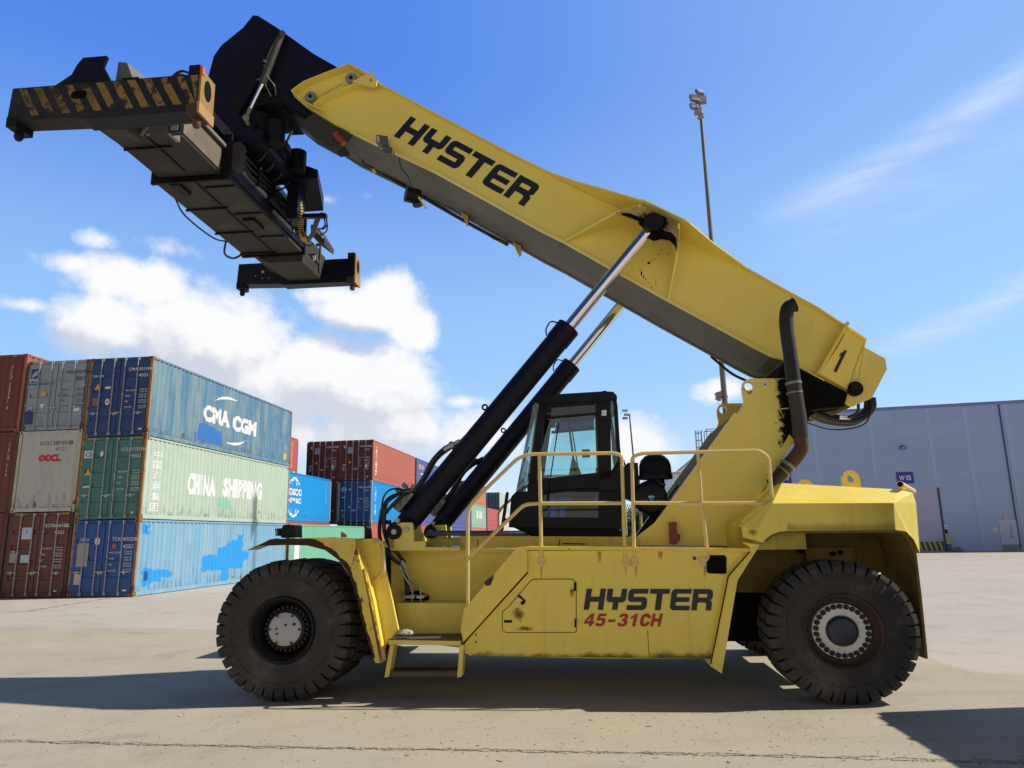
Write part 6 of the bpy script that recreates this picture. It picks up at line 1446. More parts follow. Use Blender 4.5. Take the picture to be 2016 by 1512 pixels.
def m_gcn(bm):
    code_block(bm, 'GCNU 466188 2', '45G1', HI, 0, x=1.42); dquad(bm, .58, HI-.92, .40, .40, 1); dtext(bm, 'E', .74, HI-.70, .10, mi=2, bold=.02); dquad(bm, .22, 1.18, .24, .32, 3); dquad(bm, .64, 1.18, .32, .26, 1); dquad(bm, .26, 1.54, .14, .03, 0); dquad(bm, 2.0, .20, .13, .045, 0); hazard_end(bm, HI, 4)
container(slot(1, .0, 0), HI, cpaint('brown_container', (.20, .065, .045)), cpaint('brown_red_container', (.14, .036, .026), rust=.05, dirt=.25), mat('dark_frame', (.08, .05, .04), .7, var=.3, rand=True), 'brown container with white sheet taped to its door, under the off-white one',
    marks=[('door', m_gcn, [WTX, LBL, BTX, GTX, HAZ])])
# ---- near stack, left column, set forward -------------------------
MAR = cpaint('dark_red_container', (.15, .030, .024), rust=.08, dirt=.3)
def vtext(bm, s, x, z, h, step): 
    for i, ch in enumerate(s):
        if ch != ' ': text_into(bm, ch, (x, 0, z-i*step), (1, 0, 0), (0, 0, 1), h=h, mi=0)
def m_va(bm): vtext(bm, 'TLLU 539791 6', -.62, HI-.55, .10, .125)
def m_vb(bm): vtext(bm, 'TRLU 704', -.40, HI-.55, .12, .15)
def m_hz(bm): hazard_end(bm, HI)
container(slot(2, -.02, 2*HI+.012), HI, cpaint('orange_red_container', (.36, .10, .05)), MAR, mat('orange_red_frame', (.36, .12, .05), .6, var=.2, rand=True, rust=.2), 'dark red ribbed-end container topmost of its stack, beside the grey one with emblem', front='wall', marks=[('end', m_va, WTX), ('door', m_hz, HAZ)])
container(slot(2, .02, HI+.006), HI, cpaint('red_container', (.30, .08, .05)), MAR, mat('dark_red_frame', (.13, .05, .04), .7, var=.2, rand=True, rust=.2), 'dark red ribbed-end container beside the off-white one with red lettering', front='wall', marks=[('end', m_vb, WTX)])
container(slot(2, -.02, 0), HI, cpaint('red_brown_container', (.26, .07, .05)), MAR, mat('dark_red_frame_two', (.13, .05, .04), .7, var=.2, rand=True, rust=.2), 'dark red ribbed-end container on the ground beside the brown one with white sheet', front='wall')

# ---- rows further back --------------------------------------------
FR_L = mat('plain_frame', (.20, .20, .20), .7, var=.2, rand=True)
GRN = cpaint('green_container', (.17, .46, .31), rust=.03, dirt=.1); CBL = cpaint('bright_blue_container', (.0, .27, .66), rust=.02, dirt=.08, streak=.1); DBL = cpaint('dark_blue_door', (.006, .05, .22), rust=.03)
RSD = cpaint('brick_red_container', (.44, .13, .085), rust=.03, dirt=.08, streak=.1); RDR = cpaint('maroon_door', (.085, .014, .014), rust=.03); PUR = cpaint('violet_blue_container', (.10, .12, .38), rust=.03, dirt=.1)
BK = 'containers in the rows further back'
def m_strip(bm): flat(bm, [(.75, 0, .40), (1.45, 0, .40), (1.45, 0, 2.35), (.75, 0, 2.35)])
def m_stript(bm):
    for i, ch in enumerate('LCCF'): text_into(bm, ch, (.92, 0, 1.98-i*.42), (1, 0, 0), (0, 0, 1), h=.26)
g1 = slot(0, 12.5, 0)
container(g1, LO_, GRN, cpaint('shaded_green_end', (.01, .10, .09)), FR_L, 'green container on the ground behind the front wheel, white panel on its side', group=BK, fine=False, front='wall', marks=[('side', m_strip, WTX)])  # end wall in darker green, its shadow put into the colour
def m_cosco(bm):
    cy, cz = 6.1, 1.42
    stext(bm, 'COSCO', cy-1.2, cz+.10, h=.42, w=2.4, bold=.05); stext(bm, 'SHIPPING', cy-1.15, cz-.36, h=.32, w=2.3, bold=.03)
    for sgn in (1, -1):
        for rx in (1.0, .5):
            arc_band(bm, cy, cz+.12*sgn, rx, .98, 35*sgn if sgn > 0 else -35, 88*sgn, .05); arc_band(bm, cy, cz+.12*sgn, rx, .98, 92*sgn, 145*sgn, .05)
        arc_band(bm, cy, cz+.14*sgn, 1.02, 1.02, 60*sgn, 120*sgn, .05)
    for i in range(8): stext(bm, 'CSNU6417'[i], 11.25, 2.35-i*.15, h=.11)
    for i in range(4): stext(bm, '45G1'[i], 11.6, 2.0-i*.3, h=.13)
container(slot(1, 12.6, HI), HI, CBL, DBL, mat('pale_frame', (.45, .45, .43), .6, var=.2, rand=True), 'bright blue container with white globe lettering above the green one', group=BK, fine=False, marks=[('side', m_cosco, WTX)])
container(slot(1, 12.6, 0), HI, RSD, RDR, FR_L, 'red container mostly hidden underneath the bright blue globe container', group=BK, fine=False)
def m_bar(bm):
    for i in range(9): stext(bm, 'FCIU8125P'[i], 11.2, 2.4-i*.2, h=.13)
    flat(bm, [(11.5, 0, .25), (11.8, 0, .25), (11.8, 0, .6), (11.5, 0, .6)])
container(slot(2, 12.6, 2*HI), HI, cpaint('coral_red_container', (.46, .12, .09), rust=.02, dirt=.05), RDR, FR_L, 'coral red container peeping out past the top of the corner stack', group=BK, fine=False, marks=[('side', m_bar, WTX)])
def tex_marks(bm):
    code_block(bm, 'TCNU 320978 0', '45G1', HI, 0, x=1.45); dquad(bm, .62, HI-.95, .40, .46, 1); dtext(bm, 'T', .74, HI-.72, .18, mi=2, bold=.03); disc(bm, .40, HI-.48, .09, .10, 0); disc(bm, .40, HI-.48, .055, .06, 3); tri(bm, .68, 1.25, .20, 4); dquad(bm, .26, 1.10, .26, .05, 0); dquad(bm, .22, .70, .20, .34, 5); dquad(bm, 1.92, .90, .13, .24, 0); dquad(bm, 2.02, .25, .13, .06, 0)
TXM = [WTX, GTX, KTX, RDR, YTX, BRN]
container(slot(1, 26.2, 2*HI), HI, RSD, RDR, mat('maroon_frame', (.14, .03, .025), .6, var=.2, rand=True), 'maroon container on the top tier whose long side its maroon twin hides', group=BK, fine=False, marks=[('door', tex_marks, TXM)])
container(slot(1, 26.2, HI), HI, RSD, RDR, FR_L, 'maroon container in the narrow gap between the globe container and the dark blue door', group=BK, fine=False)
def m_textainer(bm):
    for i, ch in enumerate('TEXTAINER'): text_into(bm, ch, (.85, 0, 2.30-i*.235), (1, 0, 0), (0, 0, 1), h=.18, w=.34, bold=.02)
def m_redbar(bm):
    for i in range(5): stext(bm, 'TCN45'[i], 11.5, 2.3-i*.42, h=.12)
container(slot(0, 26.1, 2*HI), HI, RSD, RDR, mat('maroon_frame_two', (.16, .04, .03), .6, var=.2, rand=True), 'maroon container with brick red long side on the top tier behind', group=BK, fine=False, marks=[('door', tex_marks, TXM), ('side', m_textainer, WTX), ('side', m_redbar, WTX)])
def m_cbl(bm):
    code_block(bm, 'CSNU 267273 0', '45G1', HI, 0, x=1.45, data=True); disc(bm, .42, HI-.60, .20, .16, 0); disc(bm, .42, HI-.60, .17, .13, 1); dtext(bm, 'COSCO', .27, HI-.62, .07, w=.30); disc(bm, .84, HI-.60, .045, .07, 0); dquad(bm, .28, HI-1.18, .28, .05, 0); tri(bm, .72, 1.02, .20, 2); dquad(bm, .30, .36, .20, .28, 3)
def m_cblside(bm):
    for i, ch in enumerate('CHINA SHIP'): 
        if ch != ' ': text_into(bm, ch, (.75, 0, 2.30-i*.2), (1, 0, 0), (0, 0, 1), h=.15, w=.28, bold=.02)
    cy, cz = 8.0, 1.42
    for sgn in (1, -1):
        for rx in (1.0, .5): arc_band(bm, cy, cz+.12*sgn, rx, .98, 35*sgn, 145*sgn, .05)
    stext(bm, 'COSCO', cy-1.2, cz+.10, h=.42, w=2.4, bold=.05)
container(slot(0, 26.1, HI), HI, CBL, DBL, mat('grey_white_frame', (.40, .42, .45), .6, var=.2, rand=True), 'dark blue container door under the brick red container, mid tier', group=BK, fine=False, marks=[('door', m_cbl, [WTX, DBL, YTX, BRN]), ('side', m_cblside, WTX)])
container(slot(0, 26.1, 0), HI, RSD, RDR, FR_L, 'orange red container at ground level below the dark blue door', group=BK, fine=False)
def m_saf(bm): stext(bm, 'SAFM', .9, 2.0, h=.42, w=1.9, bold=.04); flat(bm, [(1.7, 0, 1.55), (2.7, 0, 1.55), (2.7, 0, 1.68), (1.7, 0, 1.68)], 1); flat(bm, [(1.2, 0, 1.55), (1.6, 0, 1.55), (1.6, 0, 1.68), (1.2, 0, 1.68)], 2)
container(slot(0, 38.8, 2*HI), HI, PUR, cpaint('navy_door', (.02, .03, .14)), FR_L, 'violet blue container with yellow lettering beyond the brick red one', group=BK, fine=False, marks=[('side', m_saf, [YTX, WTX, RTX])])
container(slot(0, 38.8, HI), HI, PUR, RDR, FR_L, 'violet blue container directly under the one with yellow lettering', group=BK, fine=False)
container(slot(0, 38.8, 0), HI, RSD, RDR, FR_L, 'red container at ground level behind the lift cylinder feet', group=BK, fine=False)
# far rows seen under the boom: placed so that their near ends stand at the right distance
def far(s, tier, side, door, label, zs=HI, marks=(), H=HI): return container(slot(0, s, tier*zs), H, side, door, FR_L, label, group=BK, fine=False, marks=marks)
SAL = cpaint('salmon_container', (.55, .22, .14), rust=.02, dirt=.05); PGR = cpaint('pale_green_container', (.30, .50, .38), rust=.03, dirt=.08); PNK = cpaint('pink_red_container', (.50, .12, .12), rust=.02, dirt=.05); PAL = cpaint('pale_mint_container', (.50, .62, .54), rust=.02, dirt=.05); CRM = cpaint('pale_cream_container', (.66, .64, .56), rust=.02, dirt=.05)
far(54.0, 0, PUR, DBL, 'violet blue container on the ground seen past the far lift cylinder'); far(54.0, 1, PUR, DBL, 'violet blue container stacked on another, seen past the far lift cylinder')
def m_uni(bm): flat(bm, [(4.2, 0, 1.2), (5.4, 0, 1.2), (5.4, 0, 2.2), (4.2, 0, 2.2)]); flat(bm, [(6.0, 0, 1.2), (6.7, 0, 1.2), (6.7, 0, 2.2), (6.0, 0, 2.2)]); flat(bm, [(7.2, 0, 1.2), (8.6, 0, 1.2), (8.6, 0, 2.2), (7.2, 0, 2.2)])
far(66.6, 0, SAL, RDR, 'salmon container on the ground beneath the pale green one with white blocks'); far(66.6, 1, PGR, DBL, 'pale green container with white blocks between two salmon ones', marks=[('side', m_uni, WTX)]); far(66.6, 2, SAL, RDR, 'salmon container stacked on top of the pale green one with white blocks')
far(79.7, 0, PNK, RDR, 'pink red container on the ground under another pink red one'); far(79.7, 1, PNK, RDR, 'pink red container just below the small teal blue container door')
far(93.0, 2, PAL, cpaint('teal_blue_door', (.02, .11, .22)), 'pale mint container with small teal blue door beside the cab'); far(93.0, 1, CRM, DBL, 'pale cream container beneath the pale mint one with teal door'); far(93.0, 0, CRM, DBL, 'pale cream container on the ground below the other cream one')

# ================================================================== warehouse
KX, KY, WH = 20.84, 64.43, 12.05
E1 = Vector((math.cos(-.254), math.sin(-.254), 0)); EN = Vector((E1.y, -E1.x, 0))   # EN points towards the camera
KO = Vector((KX, KY, 0))
def WP(px, py, out=0.0):
    d = ray(px, py); o = Vector((0, 0, CAMH))
    t = ((KO+EN*out)-o).dot(EN)/d.dot(EN); p = o+d*t; return ((p-KO).dot(E1), p.z)
def WQ(t, z, out=0.0): return E1*t+EN*out+Vector((0, 0, z))
def panelwall(name, c, step_t, step_z, tilt):
    m = bpy.data.materials.new(name); m.use_nodes = True; N = NT(m.node_tree)
    co = N.n('ShaderNodeTexCoord').outputs['Object']
    rot = N.mapping(co, rot=(0, 0, tilt)); sep = N.n('ShaderNodeSeparateXYZ', {0: rot})
    fz = N.math('FRACT', N.math('DIVIDE', sep.outputs[2], step_z)); seam = N.ramp(fz, .02, .0)
    seam2 = N.ramp(fz, .985, 1.0); s_ = N.math('ADD', seam, seam2, clamp=True)
    cell = N.math('FLOOR', N.math('DIVIDE', sep.outputs[2], step_z)); cell2 = N.math('FLOOR', N.math('DIVIDE', sep.outputs[0], step_t))
    wn = N.n('ShaderNodeTexWhiteNoise', noise_dimensions='2D'); cb = N.n('ShaderNodeCombineXYZ', {0: cell, 1: cell2}); N.set(wn, 'Vector', cb.outputs[0])
    b = N.mix(wn.outputs['Value'], col([k*.96 for k in c]), col([min(1, k*1.03) for k in c]))
    b = N.mix(N.math('MULTIPLY', N.noise(co, .25, 5, .6), .15), b, col([k*.8 for k in c]))
    b = N.mix(N.math('MULTIPLY', s_, .35), b, col([k*.6 for k in c]))
    p = N.n('ShaderNodeBsdfPrincipled', {'Base Color': b, 'Roughness': .45})
    o = N.n('ShaderNodeOutputMaterial'); m.node_tree.links.new(p.outputs[0], o.inputs[0]); return m
PW = panelwall('grey_sandwich_panels', (.33, .45, .73), 6.0, 1.18, .254)
PW2 = panelwall('pale_sandwich_panels', (.60, .63, .68), 6.0, 1.18, 0)
TRIM = mat('panel_trim', (.35, .48, .76), .5, var=.05); CAP = mat('parapet_cap', (.20, .23, .50), .5, var=.05); DKT = mat('dark_trim', (.04, .05, .08), .5, var=.1)
wh = empty('warehouse', KO); tag(wh, 'long grey-blue panelled warehouse behind the counterweight', 'warehouse')
LT, LS_ = 70.0, 190.0
bm = B(); A = WQ(0, 0); Bq = WQ(LT, 0); Cq = AX*LS_; Dq = Bq+AX*LS_
flat(bm, [A, Bq, Bq+Vector((0, 0, WH)), A+Vector((0, 0, WH))]); finish('front_wall', bm, PW, wh)
bm = B(); flat(bm, [Cq, A, A+Vector((0, 0, WH)), Cq+Vector((0, 0, WH))]); finish('side_wall', bm, PW2, wh)
bm = B(); flat(bm, [Bq, Dq, Dq+Vector((0, 0, WH)), Bq+Vector((0, 0, WH))]); flat(bm, [Dq, Cq, Cq+Vector((0, 0, WH)), Dq+Vector((0, 0, WH))]); finish('back_wall', bm, PW, wh)
bm = B(); z = Vector((0, 0, WH-.5)); flat(bm, [A+z, Bq+z, Dq+z, Cq+z]); finish('roof', bm, CAP, wh)
bm = B(); prism(bm, [WQ(-.06, WH-.22, .06), WQ(LT, WH-.22, .06), WQ(LT, WH+.04, .06), WQ(-.06, WH+.04, .06)], [WQ(-.06, WH-.22, -.2), WQ(LT, WH-.22, -.2), WQ(LT, WH+.04, -.2), WQ(-.06, WH+.04, -.2)]); finish('parapet_cap', bm, CAP, wh)
nS = Vector((-AX.y, AX.x, 0))
bm = B(); prism(bm, [nS*.06+Vector((0, 0, WH-.2)), nS*.06+AX*LS_+Vector((0, 0, WH-.2)), nS*.06+AX*LS_+Vector((0, 0, WH+.04)), nS*.06+Vector((0, 0, WH+.04))], [nS*-.2+Vector((0, 0, WH-.2)), nS*-.2+AX*LS_+Vector((0, 0, WH-.2)), nS*-.2+AX*LS_+Vector((0, 0, WH+.04)), nS*-.2+Vector((0, 0, WH+.04))]); finish('parapet_cap', bm, CAP, wh)
for i in range(30):
    bm = B(); c = AX*(4+i*6.0); prism(bm, [nS*.03+c, nS*.03+c+AX*.25, nS*.03+c+AX*.25+Vector((0, 0, WH-.3)), nS*.03+c+Vector((0, 0, WH-.3))], [c, c+AX*.25, c+AX*.25+Vector((0, 0, WH-.3)), c+Vector((0, 0, WH-.3))]); finish('panel_joint', bm, mat('side_joint', (.30, .33, .38), .5) if i == 0 else bpy.data.materials['side_joint'], wh)
def wallbox(name, t0, t1, z0, z1, o0, o1, mt, parent=wh, bev=0):
    bm = B(); prism(bm, [WQ(t0, z0, o1), WQ(t1, z0, o1), WQ(t1, z1, o1), WQ(t0, z1, o1)], [WQ(t0, z0, o0), WQ(t1, z0, o0), WQ(t1, z1, o0), WQ(t0, z1, o0)]); return finish(name, bm, mt, parent, bev=bev)
for x in (1600, 1712, 1827, 1901, 1982):
    t, _ = WP(x, 830); wallbox('panel_joint', t-.16, t+.16, .12, WH-.24, .0, .025, TRIM)
t, _ = WP(1972, 840); wallbox('downpipe', t-.035, t+.035, .15, WH-.24, .0, .10, DKT)
wallbox('plinth', .1, LT, 0, .12, .0, .03, TRIM)
t1, z1 = WP(1844, 960); t0 = t1-2*(t1-WP(1782, 960)[0])
wallbox('gate_frame', t0-.15, t1+.12, z1, z1+.18, 0, .06, TRIM); wallbox('gate_frame', t1, t1+.16, .02, z1, 0, .06, DKT)
DOORM = panelwall('sectional_door', (.42, .44, .70), 50, .78, .254)
gd = wallbox('sectional_gate', t0, t1, .02, z1, 0, .022, DOORM)
w = (t1-t0)
wallbox('bumper_board', t0+.1, t1-.05, .06, .78, .024, .05, DKT, gd)
bm = B(); n = 12
for i in range(n):
    ta = t0+.1+(t1-t0-.15)*i/n; dt = (t1-t0-.15)/n*.5; flat(bm, [WQ(ta+.16, .08, .054), WQ(ta+dt+.16, .08, .054), WQ(ta+dt, .76, .054), WQ(ta, .76, .054)])
finish('hazard_stripe', bm, mat('hazard_board_yellow', (.55, .50, .10), .6, var=.15), gd)
ta, za = WP(1969, 1028); tb, zb = WP(1997, 1027)
wallbox('door_frame', ta-.10, tb+.12, .1, zb+.12, 0, .05, mat('door_frame_white', (.55, .60, .80), .5)); pd = wallbox('door', ta, tb, .12, zb, 0, .06, mat('grey_white_door', (.46, .51, .74), .45))
wallbox('door_threshold', ta-.1, tb+.12, .0, .5, .062, .07, mat('door_kickplate', (.22, .25, .34), .5), pd); tc, zc = WP(1988, 1034); td, zd = WP(1992, 1053)
wallbox('window', tc, td, zd, zc, .062, .07, DKT, pd); te, ze = WP(1994.5, 1057); wallbox('handle', te-.2, te+.04, ze-.03, ze+.03, .062, .11, DKT, pd)
def sign(name, label, pxs, text, cat='sign'):
    (ta, za), (tb, zb) = WP(*pxs[0]), WP(*pxs[1]); r = empty(name, KO+WQ(ta, min(za, zb), .03)); tag(r, label, cat)
    w_, h_ = tb-ta, abs(za-zb); bm = B(); prism(bm, [E1*0+EN*.03, E1*w_+EN*.03, E1*w_+EN*.03+Vector((0, 0, h_)), EN*.03+Vector((0, 0, h_))], [E1*0, E1*w_, E1*w_+Vector((0, 0, h_)), Vector((0, 0, h_))]); finish('board', bm, mat('sign_blue', (.012, .03, .40), .4, var=.03) if 'sign_blue' not in bpy.data.materials else bpy.data.materials['sign_blue'], r)
    bm = B(); text_into(bm, text, E1*(w_*.15)+EN*.036+Vector((0, 0, h_*.27)), E1, (0, 0, 1), w=w_*.70, h=h_*.44, bold=.02); finish('lettering', bm, WHITE, r)
sign('gate_number_sign', 'blue sign reading W 05 above the warehouse gate', ((1763.5, 930), (1799.5, 951.5)), 'W 05')
sign('gate_number_sign', 'blue sign reading W 04, half hidden by the exhaust pipe', ((1522, 931), (1558.5, 952.5)), 'W 04')
tl_, zl_ = WP(1776, 882); lr = empty('wall_floodlight', KO+WQ(tl_, zl_, 0)); tag(lr, 'black floodlight on the warehouse wall over the W 05 sign', 'floodlight')
bm = B(); prism(bm, [WQ(-.20, -.15, .42), WQ(.20, -.15, .42), WQ(.20, .16, .30), WQ(-.20, .16, .30)], [WQ(-.18, -.10, .22), WQ(.18, -.10, .22), WQ(.18, .18, .18), WQ(-.18, .18, .18)]); finish('housing', bm, PLAST, lr); 
bm = B(); prism(bm, [WQ(-.14, -.11, .425), WQ(.14, -.11, .425), WQ(.14, .08, .355), WQ(-.14, .08, .355)], [WQ(-.14, -.11, .40), WQ(.14, -.11, .40), WQ(.14, .08, .33), WQ(-.14, .08, .33)]); finish('lens', bm, LAMPG, lr); bm = B(); prism(bm, [WQ(-.04, -.05, .2), WQ(.04, -.05, .2), WQ(.04, .05, .2), WQ(-.04, .05, .2)], [WQ(-.04, -.05, 0), WQ(.04, -.05, 0), WQ(.04, .05, 0), WQ(-.04, .05, 0)]); finish('bracket', bm, PLAST, lr)
t_, z_ = WP(1980, 1020); br = empty('bulkhead_lamp', KO+WQ(t_, z_, 0)); tag(br, 'round white lamp above the small warehouse door', 'lamp')
bm = B(); lathe(bm, [(.0, .16), (.10, .14), (.17, .08), (.19, .0)], (0, 0, 0), EN, 20); finish('globe', bm, mat('frosted_globe', (.55, .57, .60), .4), br, smooth=True)
bm = B(); lathe(bm, [(.0, .03), (.21, .03), (.21, .0)], (0, 0, 0), EN, 20); finish('base_ring', bm, TRIM, br)
for nm, x, y, lab in (('notice_plate', 1862, 1037, 'small white notice plate beside the W 05 gate'), ('notice_plate', 1960, 1043, 'small white notice plate beside the small warehouse door')):
    t_, z_ = WP(x, y); r = empty(nm, KO+WQ(t_, z_, 0)); tag(r, lab, 'notice'); bm = B(); prism(bm, [WQ(-.13, -.16, .02), WQ(.13, -.16, .02), WQ(.13, .16, .02), WQ(-.13, .16, .02)], [WQ(-.13, -.16, 0), WQ(.13, -.16, 0), WQ(.13, .16, 0), WQ(-.13, .16, 0)]); finish('plate', bm, WHITE, r)
    bm = B(); flat(bm, [WQ(-.08, -.09, .023), WQ(.08, -.09, .023), WQ(0, .08, .023)]); finish('symbol', bm, RTX, r)
t_, z_ = WP(1862.5, 1046); kb = empty('control_box', KO+WQ(t_, z_, 0)); tag(kb, 'small dark control box under the notice plate by the gate', 'switch box')
bm = B(); prism(bm, [WQ(-.08, -.16, .12), WQ(.08, -.16, .12), WQ(.08, .16, .12), WQ(-.08, .16, .12)], [WQ(-.08, -.16, 0), WQ(.08, -.16, 0), WQ(.08, .16, 0), WQ(-.08, .16, 0)]); finish('housing', bm, PLAST, kb, bev=.01); bm = B(); cyl(bm, WQ(0, .06, .12), WQ(0, .06, .15), .03, 10); finish('button', bm, RTX, kb)
t_, z_ = WP(1863, 1085); bo = empty('bollard', KO+WQ(t_, 0, .9)); tag(bo, 'yellow and blue post guarding the corner of the W 05 gate', 'bollard')
bm = B(); cyl(bm, (0, 0, 0), (0, 0, .62), .17, 16); finish('lower_post', bm, mat('post_blue', (.04, .12, .42), .5, var=.15), bo, smooth=True)
bm = B(); lathe(bm, [(.172, .62), (.172, 1.22), (.12, 1.30), (.0, 1.32)], (0, 0, 0), (0, 0, 1), 16); finish('upper_post', bm, mat('post_yellow', (.42, .44, .16), .5, var=.15), bo, smooth=True)
t_, z_ = WP(1874, 1088); rk = B(); bmesh.ops.create_icosphere(rk, subdivisions=3, radius=.42)
for v in rk.verts: 
    n_ = math.sin(v.co.x*9)*.03+math.sin(v.co.y*7+1)*.04+math.sin(v.co.z*8+2)*.03; v.co *= 1+n_*2; v.co.z = max(-.12, v.co.z*.62)
st_ = finish('boulder', rk, mat('grey_stone', (.22, .20, .18), .9, var=.3, bump=.3, bscale=8)); st_.location = KO+WQ(t_, .10, 1.4); tag(st_, 'rounded grey boulder on the ground next to the gate post', 'boulder')
# roof ladder cage with its landing
def wp_side(px, py):
    d = ray(px, py); o = Vector((0, 0, CAMH)); t = (KO-o).dot(nS)/d.dot(nS); p = o+d*t; return (p-KO).dot(AX), p.z
s_, zt = wp_side(1386, 850)
lad = empty('roof_ladder', KO+AX*s_); tag(lad, 'caged steel ladder with railed landing at the edge of the warehouse roof', 'ladder')
LADM = mat('ladder_steel', (.10, .13, .24), .5, var=.15); zt = max(zt, WH+2.2)
bm = B()
for dx in (-.3, .3): tube(bm, [nS*.35+WX*0+AX*dx+Vector((0, 0, 2.5)), nS*.35+AX*dx+Vector((0, 0, zt))], .04, 6)
for i in range(36): tube(bm, [nS*.35+AX*-.3+Vector((0, 0, 2.6+i*.33)), nS*.35+AX*.3+Vector((0, 0, 2.6+i*.33))], .025, 6) if 2.6+i*.33 < zt else None
finish('rungs', bm, LADM, lad)
bm = B()
for i in range(12):
    z = 4.0+i*.9
    if z > zt: break
    tube(bm, [nS*.35+AX*(-.3)+Vector((0, 0, z))] + [nS*(.35+.75*math.sin(R(a)))+AX*(-.42*math.cos(R(a)))+Vector((0, 0, z)) for a in range(10, 180, 20)] + [nS*.35+AX*.3+Vector((0, 0, z))], .03, 5)
for a in (30, 60, 90, 120, 150): tube(bm, [nS*(.35+.75*math.sin(R(a)))+AX*(-.42*math.cos(R(a)))+Vector((0, 0, 4.0)), nS*(.35+.75*math.sin(R(a)))+AX*(-.42*math.cos(R(a)))+Vector((0, 0, zt))], .025, 5)
finish('safety_cage', bm, LADM, lad)
bm = B()
for dy in (0, 1.5):
    for dx in (-1.0, 1.0): tube(bm, [nS*-.15-nS*dy+AX*dx+Vector((0, 0, WH)), nS*-.15-nS*dy+AX*dx+Vector((0, 0, zt))], .05, 6)
for z in (WH+.7, zt-.02):
    tube(bm, [nS*-.15+AX*-1+Vector((0, 0, z)), nS*-1.65+AX*-1+Vector((0, 0, z)), nS*-1.65+AX*1+Vector((0, 0, z)), nS*-.15+AX*1+Vector((0, 0, z))], .05, 6)
finish('landing_rail', bm, LADM, lad)

# ================================================================== lighting masts
MAST = mat('mast_steel', (.17, .15, .14), .5, metal=.3, var=.2, dirt=.3)
def mast(name, label, base_px, dist, top_px, r0, r1, heads, lean=0):
    d = ray(*base_px); k = dist/d.y; bx, by = d.x*k, dist
    dt = ray(*top_px); kt = dist/dt.y; top = Vector((dt.x*kt, dist, CAMH+dt.z*kt))
    r = empty(name, (bx, by, 0)); tag(r, label, 'light mast'); tp = top-Vector((bx, by, 0))
    bm = B(); tube(bm, [Vector((0, 0, 0)), tp*.5, tp], .1, 12, radii=[r0, (r0+r1)/2, r1]); finish('pole', bm, MAST, r, smooth=True)
    for (fx, fy, fz, sw, sh, sd, yaw, pit) in heads:
        bm = B(); m = Matrix.Rotation(yaw, 3, 'Z') @ Matrix.Rotation(pit, 3, 'X')
        obox(bm, tp+Vector((fx, fy, fz)), m@Vector((sw*.85, 0, 0)), m@Vector((0, sd*.7, 0)), m@Vector((0, 0, sh*.85))); h = finish('floodlight', bm, ALU, r, bev=.02)
        bm = B(); obox(bm, tp+Vector((fx, fy, fz))+m@Vector((0, -sd*.7, 0)), m@Vector((sw*.72, 0, 0)), m@Vector((0, .02, 0)), m@Vector((0, 0, sh*.72))); finish('lamp_glass', bm, LAMPG, h)
    return r, tp
H_ = [(-.05, -.25, .9, .26, .20, .12, .4, -.5), (-.38, -.3, .50, .30, .26, .12, .3, -.3), (.05, -.25, .42, .26, .30, .12, -.2, -.3), (-.45, -.3, .0, .24, .20, .12, .3, -.3), (-.2, -.3, -.30, .24, .26, .12, -.5, -.6), (-.08, -.3, -.60, .20, .20, .1, -.6, -.6)]
r_, tp_ = mast('light_mast', 'tall lighting mast with clustered floodlights rising behind the boom', (1449, 1050), 36.0, (1379, 216), .17, .085, H_)
bm = B(); tube(bm, [tp_+Vector((0, 0, -.3)), tp_+Vector((-.12, -.2, 1.0))], .05, 8); tube(bm, [tp_+Vector((-.5, -.2, .2)), tp_+Vector((.15, -.2, .35))], .04, 6); finish('crossarm', bm, MAST, r_)
bm = B(); q = tp_*((1-(790-216)/(1050-216))+.035); obox(bm, q+Vector((-.30, -.1, .1)), (.16, 0, .05), (0, .12, 0), (-.03, 0, .12)); obox(bm, q+Vector((-.34, -.1, -.12)), (.12, 0, -.05), (0, .1, 0), (.02, 0, .08)); obox(bm, q+Vector((-.05, 0, 0)), (.22, 0, 0), (0, .05, 0), (0, 0, .04)); finish('camera_unit', bm, ALU, r_, bev=.01)
bm = B(); tube(bm, smooth_path([q+Vector((-.38, -.1, -.18)), q+Vector((-.34, -.1, -.42)), q+Vector((-.22, -.1, -.52)), q+Vector((-.18, 0, -.3))]), .012, 5); finish('cable', bm, HOSE, r_)
mast('light_mast', 'thin distant lighting mast between the cab and the air cleaner', (1262, 1050), 120.0, (1239, 815), .20, .12, [(-.7, 0, .6, .5, .18, .2, 0, -.4), (-.5, 0, -.1, .45, .18, .2, 0, -.4), (-.75, 0, -.7, .5, .18, .2, 0, -.4)])

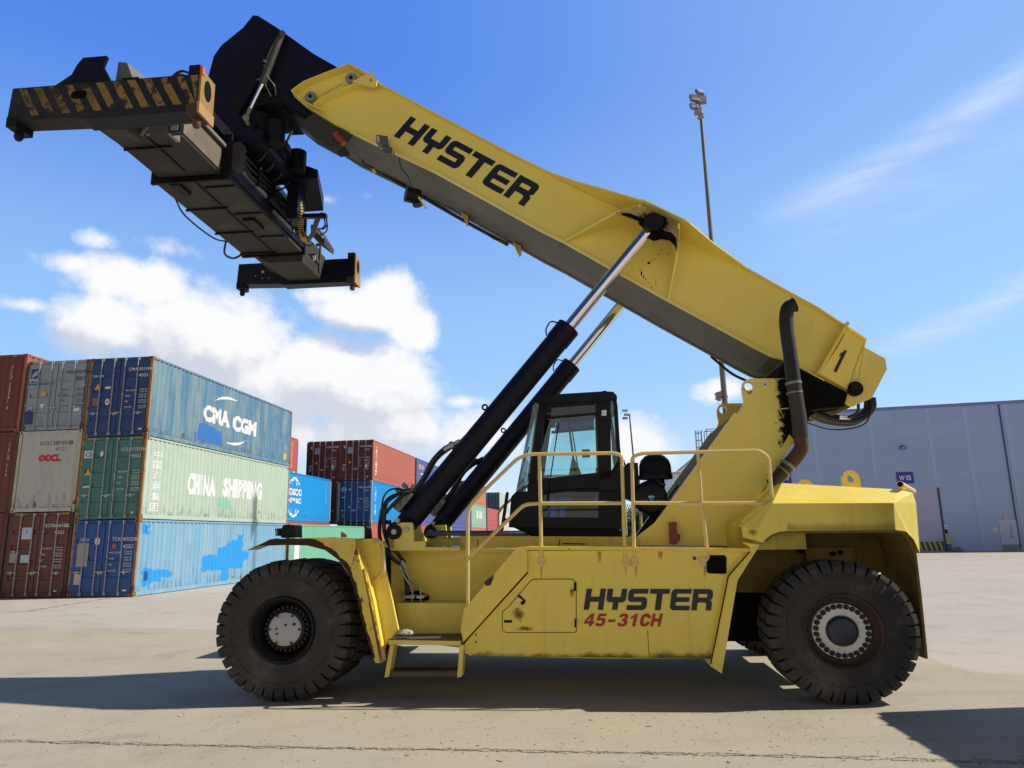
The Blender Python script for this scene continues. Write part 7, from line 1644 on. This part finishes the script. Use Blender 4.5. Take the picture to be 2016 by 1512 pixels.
# ================================================================== distant trees
LEAF = [mat('leaf_green', (.07, .11, .035), .7, var=.35, vscale=1.5), mat('leaf_dark', (.035, .06, .022), .7, var=.35, vscale=1.5)]
BARK = mat('bark', (.09, .07, .05), .9, var=.3)
def tree(pos, h, rad, seed, label, lm):
    rr = random.Random(seed); r = empty('deciduous_tree', pos); tag(r, label, 'tree', 'trees far behind the cab')
    bm = B(); tube(bm, [(0, 0, 0), (.1, 0, h*.3), (-.1, .1, h*.7)], .2, 8, radii=[.30, .2, .08])
    for i in range(6):
        a = rr.uniform(0, 6.28); tube(bm, [(0, 0, h*.3+i*.5), (math.cos(a)*rad*.5, math.sin(a)*rad*.5, h*.5+i*.5)], .06, 5)
    finish('trunk', bm, BARK, r)
    bm = B()
    cl = [(rr.gauss(0, rad*.45), rr.gauss(0, rad*.45), h*.62+rr.uniform(-.34, .36)*h*.9, rr.uniform(.35, .6)*rad) for _ in range(16)]
    for i in range(2200):
        c = rr.choice(cl); d = Vector((rr.gauss(0, 1), rr.gauss(0, 1), rr.gauss(0, 1))).normalized()*c[3]*rr.uniform(.6, 1.05)
        p = Vector(c[:3])+d; s = rr.uniform(.10, .26); a1 = Vector((rr.gauss(0, 1), rr.gauss(0, 1), rr.gauss(0, 1))).normalized(); a2 = a1.orthogonal().normalized()
        flat(bm, [p-a1*s, p+a2*s*.6, p+a1*s, p-a2*s*.6])
    finish('crown', bm, lm, r)
def gp(px, dist): d = ray(px, 1050); return Vector((d.x*dist/d.y, dist, 0))
tree(gp(1246, 118), 5.2, 2.6, 1, 'dark green tree at the foot of the distant mast', LEAF[1]); tree(gp(1284, 112), 5.6, 2.8, 2, 'lighter green tree beside the tower plate', LEAF[0]); tree(gp(1315, 128), 5.8, 3.0, 3, 'green tree half hidden by the tower plate', LEAF[0])
tree(gp(1215, 140), 5.6, 2.9, 4, 'green tree seen low through the cab', LEAF[1])

# rag on the upper step
bm = B(); bmesh.ops.create_icosphere(bm, subdivisions=4, radius=1.0); rr = random.Random(3)
ph = [(rr.uniform(3, 9), rr.uniform(3, 9), rr.uniform(0, 6)) for _ in range(6)]
for v in bm.verts:
    n_ = sum(math.sin(v.co.x*a+c_)*math.cos(v.co.y*b_+c_) for a, b_, c_ in ph)/6; v.co *= 1+.42*n_; v.co = Vector((v.co.x*.085, v.co.y*.06, max(-.3, v.co.z)*.04))
bmesh.ops.translate(bm, verts=bm.verts[:], vec=(0, 0, 0))
rg = finish('rag', bm, PAPER); p = L(799, 1252, .25); rg.location = ORG+U*p.x+VV*p.y+Vector((0, 0, p.z+.03)); tag(rg, 'crumpled pale rag lying on the upper step', 'rag')
# unseen container put outside the frame on the right to cast the foreground shadow
ca = math.atan2(U.y, U.x)
container(ORG+U*6.2+VV*(.21-CW), HI, RSD, RDR, FR_L, 'unseen container added beyond the counterweight to cast the angular shadow on the concrete', group=BK, fine=False, rot=ca-math.pi/2)

# keep the family tree at thing > part > sub-part
def depth(o):
    k = 0
    while o.parent: o = o.parent; k += 1
    return k
for o in list(C.objects):
    if depth(o) > 2:
        a = o.parent
        while depth(a) > 1: a = a.parent
        o.parent = a
for o in list(C.objects):       # drop empties that lost their children
    if o.type == 'EMPTY' and o.parent and not any(c.parent == o for c in C.objects): bpy.data.objects.remove(o)
